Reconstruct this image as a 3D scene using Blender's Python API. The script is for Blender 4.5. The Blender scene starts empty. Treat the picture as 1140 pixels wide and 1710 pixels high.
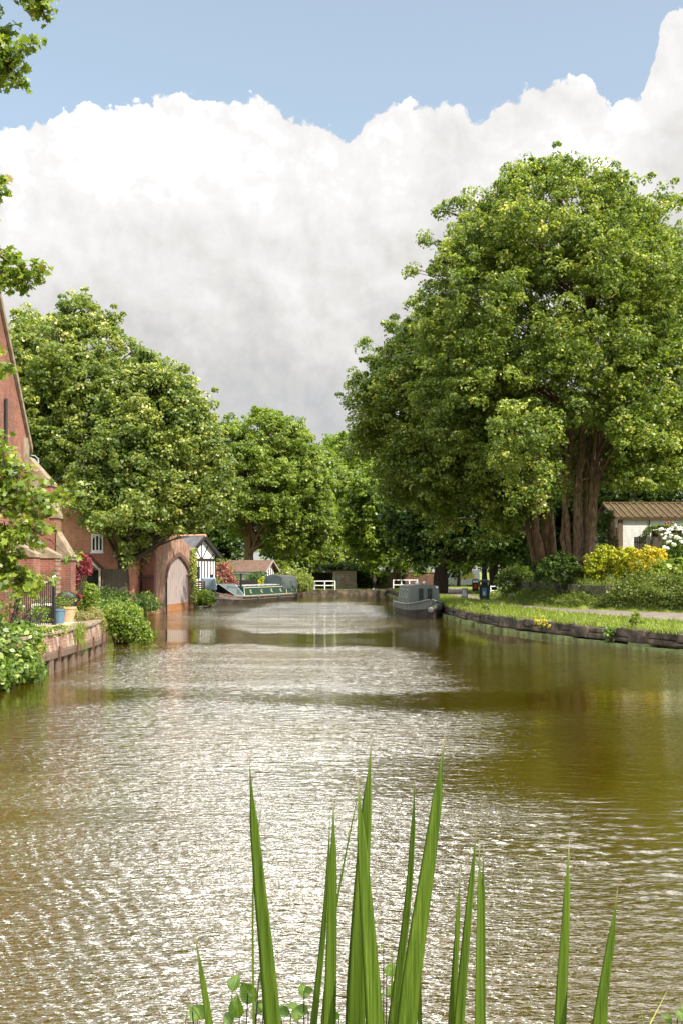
import bpy, math, random
import numpy as np
from mathutils import Vector, Matrix

random.seed(4)
RNG = np.random.default_rng(11)
scene = bpy.context.scene
COL = scene.collection
FPX, HCAM, YHOR = 1660.0, 2.5, 955.0
SUN_TO = Vector((0.56, -0.50, 0.72)).normalized()


def PX(px, py, y):
    """a point at depth y seen at photograph pixel (px, py)"""
    return ((px - 570.0) / FPX * y, y, HCAM - (py - YHOR) / FPX * y)


def XP(px, y):
    return (px - 570.0) / FPX * y


def ZP(py, y):
    return HCAM - (py - YHOR) / FPX * y


# ------------------------------------------------------------------ objects
def tag(o, label=None, cat=None, group=None, kind=None):
    if label:
        o['label'] = label
    if cat:
        o['category'] = cat
    if group:
        o['group'] = group
    if kind:
        o['kind'] = kind
    return o


def thing(name, label, cat, loc=(0, 0, 0), rz=0.0, group=None):
    o = bpy.data.objects.new(name, None)
    o.empty_display_size = 0.3
    COL.objects.link(o)
    o.location = loc
    o.rotation_euler = (0, 0, rz)
    return tag(o, label, cat, group)


def link_mesh(name, me, mat=None, parent=None):
    o = bpy.data.objects.new(name, me)
    COL.objects.link(o)
    if mat is not None:
        me.materials.append(mat)
    if parent is not None:
        o.parent = parent
    return o


class MB:
    """collects shapes into one mesh"""

    def __init__(s):
        s.v, s.f = [], []

    def add(s, vs, fs):
        k = len(s.v)
        s.v += [tuple(p) for p in vs]
        s.f += [tuple(i + k for i in f) for f in fs]
        return s

    def box(s, x0, y0, z0, x1, y1, z1):
        v = [(x0, y0, z0), (x1, y0, z0), (x1, y1, z0), (x0, y1, z0), (x0, y0, z1), (x1, y0, z1), (x1, y1, z1), (x0, y1, z1)]
        return s.add(v, [(3, 2, 1, 0), (4, 5, 6, 7), (0, 1, 5, 4), (1, 2, 6, 5), (2, 3, 7, 6), (3, 0, 4, 7)])

    def hexa(s, bot, top):
        v = list(bot) + list(top)
        return s.add(v, [(3, 2, 1, 0), (4, 5, 6, 7), (0, 1, 5, 4), (1, 2, 6, 5), (2, 3, 7, 6), (3, 0, 4, 7)])

    def bar(s, p, q, w, h=None, up=(0, 0, 1)):
        """rectangular bar from p to q, w across and h along up"""
        h = w if h is None else h
        p, q, up = Vector(p), Vector(q), Vector(up)
        d = (q - p).normalized()
        if abs(d.dot(up)) > .95:
            up = Vector((1, 0, 0))
        a = d.cross(up).normalized()
        b = a.cross(d).normalized()
        c = [(-.5, -.5), (.5, -.5), (.5, .5), (-.5, .5)]
        return s.hexa([p + a * (i * w) + b * (j * h) for i, j in c], [q + a * (i * w) + b * (j * h) for i, j in c])

    def tube(s, pts, rad, n=7, cap=True):
        pts = [Vector(p) for p in pts]
        if not hasattr(rad, '__len__'):
            rad = [rad] * len(pts)
        k0 = len(s.v)
        ref = None
        for i, p in enumerate(pts):
            d = (pts[min(i + 1, len(pts) - 1)] - pts[max(i - 1, 0)])
            d = d.normalized() if d.length > 1e-9 else Vector((0, 0, 1))
            if ref is None:
                ref = Vector((1, 0, 0)) if abs(d.x) < .8 else Vector((0, 1, 0))
            a = (ref - d * ref.dot(d)).normalized()
            b = d.cross(a)
            ref = a
            for j in range(n):
                t = 2 * math.pi * j / n
                s.v.append(tuple(p + (a * math.cos(t) + b * math.sin(t)) * rad[i]))
        for i in range(len(pts) - 1):
            for j in range(n):
                s.f.append((k0 + i * n + j, k0 + i * n + (j + 1) % n, k0 + (i + 1) * n + (j + 1) % n, k0 + (i + 1) * n + j))
        if cap:
            s.f.append(tuple(k0 + j for j in reversed(range(n))))
            s.f.append(tuple(k0 + (len(pts) - 1) * n + j for j in range(n)))
        return s

    def lathe(s, c, prof, n=20, axis='z', cap=True):
        k0 = len(s.v)
        for r, h in prof:
            for j in range(n):
                t = 2 * math.pi * j / n
                u, w = r * math.cos(t), r * math.sin(t)
                s.v.append({'z': (c[0] + u, c[1] + w, c[2] + h), 'y': (c[0] + u, c[1] + h, c[2] + w), 'x': (c[0] + h, c[1] + u, c[2] + w)}[axis])
        for i in range(len(prof) - 1):
            for j in range(n):
                s.f.append((k0 + i * n + j, k0 + i * n + (j + 1) % n, k0 + (i + 1) * n + (j + 1) % n, k0 + (i + 1) * n + j))
        if cap:
            s.f.append(tuple(k0 + j for j in reversed(range(n))))
            s.f.append(tuple(k0 + (len(prof) - 1) * n + j for j in range(n)))
        return s

    def prism(s, poly, off):
        """polygon (3D points) thickened by the vector off"""
        n = len(poly)
        a = [Vector(p) for p in poly]
        b = [p + Vector(off) for p in a]
        return s.add(a + b, [tuple(reversed(range(n))), tuple(range(n, 2 * n))] + [(i, (i + 1) % n, n + (i + 1) % n, n + i) for i in range(n)])

    def ball(s, c, r, n=10, m=7, sx=1, sy=1, sz=1):
        pr = [(max(1e-4, math.sin(math.pi * i / m)), -math.cos(math.pi * i / m)) for i in range(m + 1)]
        k = len(s.v)
        s.lathe((0, 0, 0), pr, n, cap=False)
        s.v[k:] = [(c[0] + x * r * sx, c[1] + y * r * sy, c[2] + z * r * sz) for x, y, z in s.v[k:]]
        return s

    def build(s, name, mat, parent=None, smooth=False, bevel=0.0, off=None):
        me = bpy.data.meshes.new(name)
        v = s.v
        if off is not None:
            v = [(x - off[0], y - off[1], z - off[2]) for x, y, z in v]
        me.from_pydata(v, [], s.f)
        me.update()
        uv_box(me)
        if smooth:
            me.polygons.foreach_set('use_smooth', [True] * len(me.polygons))
        o = link_mesh(name, me, mat, parent)
        if bevel:
            m = o.modifiers.new('bevel', 'BEVEL')
            m.width = bevel
            m.segments = 2
            m.limit_method = 'ANGLE'
        return o


def uv_box(me):
    """metre-scaled box projection, horizontal direction of each wall along u"""
    uv = me.uv_layers.new(name='UVMap')
    for p in me.polygons:
        n = p.normal
        if abs(n.z) > .8:
            for li in p.loop_indices:
                c = me.vertices[me.loops[li].vertex_index].co
                uv.data[li].uv = (c.x, c.y)
        else:
            h = Vector((-n.y, n.x, 0)).normalized()
            for li in p.loop_indices:
                c = me.vertices[me.loops[li].vertex_index].co
                uv.data[li].uv = (c.x * h.x + c.y * h.y, c.z)


def np_mesh(name, verts, faces, tint=None, smooth=False):
    """verts (N,3), faces (M,k) -> mesh, with one random number per face"""
    me = bpy.data.meshes.new(name)
    N, (M, k) = len(verts), faces.shape
    me.vertices.add(N)
    me.vertices.foreach_set('co', np.ascontiguousarray(verts, dtype=np.float32).ravel())
    me.loops.add(M * k)
    me.loops.foreach_set('vertex_index', np.ascontiguousarray(faces, dtype=np.int32).ravel())
    me.polygons.add(M)
    me.polygons.foreach_set('loop_start', np.arange(0, M * k, k, dtype=np.int32))
    me.polygons.foreach_set('loop_total', np.full(M, k, dtype=np.int32))
    if smooth:
        me.polygons.foreach_set('use_smooth', np.ones(M, dtype=bool))
    if tint is not None:
        a = me.attributes.new('tint', 'FLOAT', 'FACE')
        a.data.foreach_set('value', np.ascontiguousarray(tint, dtype=np.float32))
    me.update(calc_edges=True)
    me.validate()
    return me


# ------------------------------------------------------------------ materials
def new_mat(name):
    m = bpy.data.materials.new(name)
    m.use_nodes = True
    nt = m.node_tree
    nt.nodes.clear()
    out = nt.nodes.new('ShaderNodeOutputMaterial')
    return m, nt, out


def N(nt, t, **kw):
    n = nt.nodes.new(t)
    for k, v in kw.items():
        if k.startswith('i_'):
            key = k[2:]
            n.inputs[int(key) if key.isdigit() else key.replace('_', ' ')].default_value = v
        else:
            setattr(n, k, v)
    return n


def ramp(nt, fac, stops, interp='LINEAR'):
    r = nt.nodes.new('ShaderNodeValToRGB')
    r.color_ramp.interpolation = interp
    e = r.color_ramp.elements
    while len(e) < len(stops):
        e.new(.5)
    for i, (p, c) in enumerate(stops):
        e[i].position = p
        e[i].color = (c[0], c[1], c[2], 1)
    nt.links.new(fac, r.inputs[0])
    return r.outputs[0]


def mixc(nt, fac, a, b, mode='MIX'):
    m = nt.nodes.new('ShaderNodeMix')
    m.data_type = 'RGBA'
    m.blend_type = mode
    for s, v in ((m.inputs[0], fac), (m.inputs[6], a), (m.inputs[7], b)):
        if hasattr(v, 'links'):
            nt.links.new(v, s)
        else:
            s.default_value = v if not isinstance(v, tuple) else (v[0], v[1], v[2], 1)
    return m.outputs[2]


def math_(nt, op, a, b=0.0, c=None):
    m = nt.nodes.new('ShaderNodeMath')
    m.operation = op
    for s, v in zip(m.inputs, (a, b, c)):
        if v is None:
            continue
        if hasattr(v, 'links'):
            nt.links.new(v, s)
        else:
            s.default_value = v
    return m.outputs[0]


def noise(nt, vec, scale, detail=4, rough=.55, dist=0.0):
    n = N(nt, 'ShaderNodeTexNoise', i_Scale=scale, i_Detail=detail, i_Roughness=rough, i_Distortion=dist)
    if vec is not None:
        nt.links.new(vec, n.inputs['Vector'])
    return n.outputs[0]


def pos(nt, scale=(1, 1, 1), rot=0.0):
    g = nt.nodes.new('ShaderNodeNewGeometry')
    m = N(nt, 'ShaderNodeMapping')
    m.inputs['Scale'].default_value = scale
    m.inputs['Rotation'].default_value = (0, 0, rot)
    nt.links.new(g.outputs['Position'], m.inputs[0])
    return m.outputs[0]


def bump(nt, h, strength=.4, dist=.02):
    b = N(nt, 'ShaderNodeBump', i_Strength=strength, i_Distance=dist)
    nt.links.new(h, b.inputs['Height'])
    return b.outputs[0]


def principled(nt, out, col, rough=.7, nrm=None, metal=0.0, spec=.4):
    p = N(nt, 'ShaderNodeBsdfPrincipled')
    p.inputs['Metallic'].default_value = metal
    p.inputs['Specular IOR Level'].default_value = spec
    for k, v in (('Base Color', col), ('Roughness', rough)):
        if hasattr(v, 'links'):
            nt.links.new(v, p.inputs[k])
        else:
            p.inputs[k].default_value = v if k == 'Roughness' else (v[0], v[1], v[2], 1)
    if nrm is not None:
        nt.links.new(nrm, p.inputs['Normal'])
    nt.links.new(p.outputs[0], out.inputs[0])
    return p


def mat_rough(name, a, b, scale=3.0, rough=.8, stretch=(1, 1, 1), bumps=.3, bdist=.01, spec=.3, detail=6, lo=.3, hi=.7, c=None):
    """two- or three-tone weathered surface"""
    m, nt, out = new_mat(name)
    n = noise(nt, pos(nt, stretch), scale, detail, .6)
    st = [(lo, a), (hi, b)] if c is None else [(lo, a), ((lo + hi) / 2, c), (hi, b)]
    col = ramp(nt, n, st)
    n2 = noise(nt, pos(nt, stretch), scale * 6, 3)
    principled(nt, out, col, rough, bump(nt, n2, bumps, bdist), spec=spec)
    return m


def mat_brick(name, c1, c2, mortar, stain=(.05, .045, .035), amount=.5, w=.225, h=.075, msize=.009, green=None, pale=None):
    m, nt, out = new_mat(name)
    uv = nt.nodes.new('ShaderNodeUVMap')
    uv.uv_map = 'UVMap'
    b = N(nt, 'ShaderNodeTexBrick', i_Scale=1.0)
    b.inputs['Color1'].default_value = (*c1, 1)
    b.inputs['Color2'].default_value = (*c2, 1)
    b.inputs['Mortar'].default_value = (*mortar, 1)
    b.inputs['Mortar Size'].default_value = msize
    b.inputs['Mortar Smooth'].default_value = .3
    b.inputs['Bias'].default_value = 0
    b.inputs['Brick Width'].default_value = w
    b.inputs['Row Height'].default_value = h
    nt.links.new(uv.outputs[0], b.inputs['Vector'])
    n = noise(nt, pos(nt), 1.1, 8, .65)
    n2 = noise(nt, pos(nt, (1, 1, .35)), 4.0, 6, .6)
    col = mixc(nt, math_(nt, 'MULTIPLY', ramp(nt, n, [(.42, (0, 0, 0)), (.68, (1, 1, 1))]), amount), b.outputs[0], stain)
    if pale:
        col = mixc(nt, math_(nt, 'MULTIPLY', ramp(nt, n2, [(.52, (0, 0, 0)), (.66, (1, 1, 1))]), .75), col, pale)
    if green:
        n3 = noise(nt, pos(nt), 2.3, 6, .6)
        col = mixc(nt, math_(nt, 'MULTIPLY', ramp(nt, n3, [(.55, (0, 0, 0)), (.7, (1, 1, 1))]), .8), col, green)
    hsv = N(nt, 'ShaderNodeHueSaturation')
    nt.links.new(col, hsv.inputs['Color'])
    nt.links.new(math_(nt, 'ADD', math_(nt, 'MULTIPLY', n2, .9), .55), hsv.inputs['Value'])
    hgt = math_(nt, 'SUBTRACT', math_(nt, 'MULTIPLY', n2, .5), b.outputs['Fac'])
    principled(nt, out, hsv.outputs[0], .9, bump(nt, hgt, .6, .008), spec=.2)
    return m


def mat_plain(name, c, rough=.4, metal=0.0, spec=.5, var=.18, scale=5.0):
    """painted or glazed surface with slight dirt"""
    m, nt, out = new_mat(name)
    n = noise(nt, pos(nt, (1, 1, .5)), scale, 6, .6)
    k = 1 - var
    col = ramp(nt, n, [(.35, tuple(x * k for x in c)), (.7, tuple(min(1, x * (1 + var * .5)) for x in c))])
    principled(nt, out, col, math_(nt, 'ADD', math_(nt, 'MULTIPLY', n, .25), rough - .1), None, metal, spec)
    return m


def mat_leaf(name, stops, trans=.45, rough=.42, spec=.55, tcol=(1.25, 1.3, .55)):
    """leaf colour by the random number of its face; thin enough to pass light"""
    m, nt, out = new_mat(name)
    a = N(nt, 'ShaderNodeAttribute', attribute_name='tint')
    col = ramp(nt, a.outputs['Fac'], stops)
    p = N(nt, 'ShaderNodeBsdfPrincipled', i_Roughness=rough)
    p.inputs['Specular IOR Level'].default_value = spec
    nt.links.new(col, p.inputs['Base Color'])
    t = N(nt, 'ShaderNodeBsdfTranslucent')
    nt.links.new(mixc(nt, 1.0, col, tcol, 'MULTIPLY'), t.inputs[0])
    mx = N(nt, 'ShaderNodeMixShader')
    mx.inputs[0].default_value = trans
    nt.links.new(p.outputs[0], mx.inputs[1])
    nt.links.new(t.outputs[0], mx.inputs[2])
    nt.links.new(mx.outputs[0], out.inputs[0])
    return m


M = {}
M['brick'] = mat_brick('church_brick', (.27, .10, .065), (.20, .07, .048), (.25, .17, .13), amount=.5)
M['brick_quay'] = mat_brick('quay_brick', (.34, .165, .115), (.22, .105, .075), (.28, .24, .2), amount=.6, green=(.13, .12, .05), pale=(.44, .37, .32))
M['brick_gate'] = mat_brick('boathouse_brick', (.37, .17, .105), (.27, .115, .072), (.30, .24, .19), amount=.4, pale=(.42, .34, .27))
M['brick_house'] = mat_brick('house_brick', (.46, .17, .10), (.36, .12, .07), (.36, .28, .22), amount=.3)
M['brick_dark'] = mat_brick('garden_wall_brick', (.17, .075, .055), (.12, .055, .04), (.14, .11, .09), amount=.6)
M['brick_white'] = mat_brick('white_painted_brick', (.60, .59, .565), (.55, .54, .52), (.50, .485, .46), amount=.2, stain=(.4, .38, .33), w=.45, h=.15, msize=.016)
M['stone'] = mat_rough('sandstone', (.13, .10, .062), (.30, .235, .155), 3.5, .9, bumps=.4)
M['stone_dark'] = mat_rough('dark_stone', (.022, .018, .013), (.17, .125, .09), 1.7, .9, bumps=1, bdist=.05, c=(.062, .048, .034), lo=.32, hi=.66)
M['stone_pale'] = mat_brick('rough_pale_stone', (.55, .45, .36), (.42, .33, .26), (.2, .17, .14), amount=.6, w=.42, h=.2, msize=.02, stain=(.12, .1, .07))
M['slime'] = mat_rough('green_slime_stone', (.05, .06, .018), (.27, .30, .11), 3, .7, bumps=.8, bdist=.04, c=(.14, .16, .055))
M['slate'] = mat_brick('slate_roof', (.13, .125, .135), (.10, .098, .108), (.05, .05, .052), amount=.35, w=.3, h=.2, msize=.012)
M['tile_moss'] = mat_rough('mossy_roof', (.035, .02, .011), (.10, .08, .024), 4, .95, bumps=.8, bdist=.03, c=(.07, .036, .017))
M['tile_moss2'] = mat_rough('moss_roll', (.06, .05, .014), (.15, .125, .032), 5, .95, bumps=.5)
M['tile_brown'] = mat_brick('brown_tiles', (.20, .12, .085), (.15, .09, .065), (.06, .04, .03), amount=.4, w=.25, h=.18, msize=.012)
M['timber_black'] = mat_rough('black_timber', (.012, .011, .01), (.035, .03, .026), 6, .7)
M['timber_pale'] = mat_rough('weathered_boards', (.17, .135, .12), (.42, .35, .32), 3, .85, stretch=(7, 7, .5), c=(.31, .25, .225))
M['timber_brown'] = mat_rough('wet_timber', (.055, .035, .022), (.16, .11, .075), 3, .75, stretch=(5, 5, .5), bumps=.6)
M['timber_rust'] = mat_rough('rusty_foot_board', (.20, .075, .025), (.33, .15, .06), 4, .9)
M['timber_fence'] = mat_rough('dark_fence_wood', (.04, .032, .025), (.10, .08, .06), 3, .9, stretch=(6, 6, .5))
M['render_white'] = mat_rough('white_render', (.66, .64, .60), (.80, .79, .76), 2, .9)
M['white'] = mat_plain('white_paint', (.78, .78, .75), .4)
M['cream'] = mat_plain('cream_paint', (.50, .44, .26), .4)
M['black'] = mat_plain('black_paint', (.014, .014, .015), .35)
M['iron'] = mat_plain('black_iron', (.012, .012, .013), .4)
M['green_boat'] = mat_plain('dark_green_boat_paint', (.012, .045, .032), .25)
M['hull_dark'] = mat_rough('black_hull', (.012, .011, .01), (.06, .045, .035), 2, .5, c=(.03, .024, .02))
M['gunwale_brown'] = mat_rough('brown_gunwale', (.09, .07, .055), (.17, .13, .10), 3, .6)
M['red_paint'] = mat_plain('red_boat_paint', (.13, .02, .018), .35)
M['olive'] = mat_plain('olive_grey_boat_paint', (.105, .115, .098), .4, var=.12, scale=2)
M['olive_pale'] = mat_plain('pale_olive_boat_paint', (.19, .205, .175), .4, var=.2, scale=2)
M['canvas'] = mat_rough('grey_canvas', (.045, .05, .052), (.075, .082, .085), 3, .8)
M['sheet'] = mat_plain('pale_roof_sheet', (.40, .39, .38), .6)
M['terracotta'] = mat_rough('terracotta', (.50, .24, .13), (.62, .36, .22), 3, .85)
M['blue_glaze'] = mat_plain('blue_glaze', (.09, .17, .23), .25)
M['tar'] = mat_plain('dark_plastic', (.02, .021, .024), .45)
M['teal_plastic'] = mat_plain('blue_grey_cover', (.16, .21, .25), .5)
M['bark'] = mat_rough('bark', (.07, .042, .025), (.42, .28, .18), 3.2, .95, stretch=(5, 5, .9), bumps=1, bdist=.09, c=(.23, .142, .086))
M['bark_dark'] = mat_rough('dark_bark', (.028, .021, .016), (.09, .065, .045), 2.4, .95, stretch=(5, 5, .7), bumps=.9, bdist=.04)
M['bark_red'] = mat_rough('reddish_bark', (.07, .040, .024), (.34, .21, .13), 2.4, .95, stretch=(4, 4, .8), bumps=.8, bdist=.03)
M['grass_base'] = mat_rough('grass_ground', (.085, .115, .014), (.19, .22, .03), 1.3, .95, bumps=.6, bdist=.03, c=(.13, .165, .02))
M['path'] = mat_rough('gravel_path', (.13, .10, .085), (.22, .175, .15), 1.6, .95, bumps=.5, c=(.175, .138, .115))
M['paving'] = mat_rough('quay_paving_stone', (.30, .25, .19), (.47, .40, .31), 1.8, .9, bumps=.4, c=(.38, .32, .25))
M['skin'] = mat_plain('skin', (.52, .33, .25), .5, var=.08)
M['jacket'] = mat_plain('beige_jacket', (.33, .235, .165), .8)
M['trouser'] = mat_plain('black_trousers', (.012, .012, .014), .8)
M['hair'] = mat_plain('brown_hair', (.10, .05, .025), .5)
M['steel'] = mat_plain('galvanised_steel', (.38, .40, .42), .4, metal=.6)
M['car_silver'] = mat_plain('silver_car_paint', (.55, .56, .58), .25, var=.06)
M['car_white'] = mat_plain('white_van_paint', (.75, .76, .76), .25, var=.06)
M['yellow'] = mat_plain('yellow_panel', (.65, .55, .04), .4)
M['red_sign'] = mat_plain('red_sign_paint', (.55, .06, .04), .4)
M['blue_sign'] = mat_plain('blue_poster', (.12, .32, .50), .5)
M['white_flower'] = mat_plain('white_petals', (.80, .79, .74), .6, var=.06)
M['yellow_flower'] = mat_plain('yellow_petals', (.75, .55, .03), .6, var=.1)
M['pink_flower'] = mat_plain('dark_pink_petals', (.35, .05, .08), .6)


def mat_glass(name, tint=(.02, .025, .03)):
    m, nt, out = new_mat(name)
    n = noise(nt, pos(nt), 1.5, 3)
    p = principled(nt, out, tint, .06, bump(nt, n, .15, .01), spec=.6)
    return m


M['glass'] = mat_glass('window_glass')
M['glass_pale'] = mat_glass('pale_cratch_glass', (.06, .085, .08))

# foliage: real leaf albedos
M['lf_syc'] = mat_leaf('sycamore_leaves', [(0, (0.084, 0.126, 0.023)), (.45, (0.184, 0.252, 0.042)), (.8, (0.321, 0.364, 0.061)), (.93, (0.559, 0.506, 0.130)), (1, (0.700, 0.700, 0.257))], .47)
M['lf_left'] = mat_leaf('pale_tipped_leaves', [(0, (0.088, 0.137, 0.030)), (.45, (0.200, 0.262, 0.056)), (.75, (0.355, 0.384, 0.088)), (.92, (0.679, 0.606, 0.198)), (1, (0.700, 0.700, 0.397))], .47)
M['lf_mid'] = mat_leaf('olive_green_leaves', [(0, (0.087, 0.137, 0.022)), (.5, (0.194, 0.266, 0.040)), (.85, (0.300, 0.367, 0.061)), (1, (0.484, 0.513, 0.107))], .47)
M['lf_bright'] = mat_leaf('bright_green_leaves', [(0, (0.084, 0.138, 0.017)), (.5, (0.189, 0.268, 0.028)), (1, (0.358, 0.422, 0.051))], .42)
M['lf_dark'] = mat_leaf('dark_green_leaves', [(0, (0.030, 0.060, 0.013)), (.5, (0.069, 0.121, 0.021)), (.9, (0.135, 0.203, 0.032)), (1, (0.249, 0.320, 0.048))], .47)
M['lf_maple'] = mat_leaf('near_sycamore_leaves', [(0, (0.086, 0.140, 0.018)), (.5, (0.197, 0.265, 0.028)), (.88, (0.343, 0.399, 0.050)), (.96, (0.288, 0.211, 0.040)), (1, (0.288, 0.133, 0.048))], .42)
M['lf_shrub'] = mat_leaf('shrub_leaves', [(0, (0.053, 0.100, 0.015)), (.5, (0.134, 0.217, 0.028)), (.85, (0.253, 0.328, 0.050)), (1, (0.401, 0.434, 0.113))], .38)
M['lf_red'] = mat_leaf('red_acer_leaves', [(0, (0.127, 0.021, 0.025)), (.5, (0.253, 0.040, 0.052)), (1, (0.414, 0.098, 0.098))], .4, tcol=(1.3, .6, .6))
M['lf_rust'] = mat_leaf('rusty_acer_leaves', [(0, (0.168, 0.054, 0.042)), (.5, (0.300, 0.108, 0.078)), (1, (0.432, 0.204, 0.132))], .35, tcol=(1.2, .8, .6))
M['lf_gold'] = mat_leaf('golden_leaves', [(0, (0.130, 0.190, 0.012)), (.4, (0.340, 0.360, 0.016)), (.8, (0.600, 0.490, 0.014)), (1, (0.740, 0.530, 0.030))], .35, tcol=(1.1, 1.1, .5))
M['lf_lime'] = mat_leaf('lime_leaves', [(0, (0.153, 0.216, 0.016)), (.5, (0.384, 0.432, 0.022)), (1, (0.700, 0.621, 0.032))], .35, tcol=(1.1, 1.1, .5))
M['lf_ivy'] = mat_leaf('ivy_leaves', [(0, (0.065, 0.113, 0.018)), (.5, (0.182, 0.237, 0.032)), (1, (0.429, 0.416, 0.062))], .25)
M['lf_dry'] = mat_leaf('dry_weeds', [(0, (0.130, 0.140, 0.030)), (.5, (0.280, 0.250, 0.100)), (1, (0.450, 0.380, 0.200))], .47)
M['lf_grass'] = mat_leaf('grass_blades', [(0, (0.095, 0.136, 0.015)), (.5, (0.189, 0.245, 0.025)), (1, (0.361, 0.381, 0.050))], .4)
M['lf_weed'] = mat_leaf('bank_weeds', [(0, (0.091, 0.138, 0.023)), (.5, (0.192, 0.244, 0.045)), (.9, (0.323, 0.341, 0.081)), (1, (0.607, 0.488, 0.193))], .47)

# ------------------------------------------------------------------ foliage
def unit(v):
    return v / np.maximum(np.linalg.norm(v, axis=1, keepdims=True), 1e-9)


def rand_dirs(n):
    return unit(RNG.normal(size=(n, 3)))


MAPLE = np.array([(0, -.5), (.16, -.30), (.42, -.34), (.33, -.12), (.52, .10), (.24, .10), (.17, .22), (0, .55), (-.17, .22), (-.24, .10), (-.52, .10), (-.33, -.12), (-.42, -.34), (-.16, -.30)])
OVAL = np.array([(0, -.5), (.24, -.28), (.34, 0), (.22, .28), (0, .52), (-.22, .28), (-.34, 0), (-.24, -.28)])


def leaf_mesh(name, p, n, s, tint, shape='quad', aspect=.40, tdir=None):
    """one small folded leaf per point p, facing n, of length s"""
    k = len(p)
    t = rand_dirs(k) if tdir is None else tdir + .5 * rand_dirs(k)
    t = unit(t - n * np.sum(t * n, axis=1, keepdims=True))
    b = np.cross(n, t)
    s = s[:, None]
    if shape == 'quad':
        v = np.stack([p - t * s * .5, p + b * s * aspect + n * s * .10, p + t * s * .5 - n * s * .12, p - b * s * aspect + n * s * .10], axis=1)
        return np_mesh(name, v.reshape(-1, 3), np.arange(4 * k).reshape(k, 4), tint)
    tpl = MAPLE if shape == 'maple' else OVAL
    q = len(tpl)
    v = np.empty((k, q, 3))
    for i, (u, w) in enumerate(tpl):
        v[:, i] = p + b * s * u + t * s * w + n * s * (abs(u) * .35 - max(0, w) ** 2 * .5)
    return np_mesh(name, v.reshape(-1, 3), np.arange(q * k).reshape(k, q), tint)


def clump_leaves(cc, cr, per, up=.55, shell=.55, flat=.75, spread=.22, bright=0.0):
    """leaf points, facings and tints for clumps at cc with radii cr"""
    k = len(cc)
    n = k * per
    c = np.repeat(cc, per, axis=0)
    r = np.repeat(cr, per)[:, None]
    d = rand_dirs(n)
    d[:, 2] = np.abs(d[:, 2]) * np.where(RNG.random(n) < .78, 1, -1)
    rad = shell + (1 - shell) * RNG.random((n, 1)) ** .6
    p = c + d * r * rad * np.array([1, 1, flat])
    nn = unit(d * .75 + np.array([0, 0, up * .75]) + .5 * RNG.normal(size=(n, 3)))
    tint = np.repeat(np.clip(RNG.normal(.42 + bright, .13, k), 0, 1), per) + RNG.normal(0, spread, n)
    return p, nn, np.clip(tint, 0, 1)


def bez(a, b, c, n):
    out = []
    for i in range(n + 1):
        t = i / n
        out.append(a * ((1 - t) ** 2) + b * (2 * t * (1 - t)) + c * (t * t))
    return out


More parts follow.
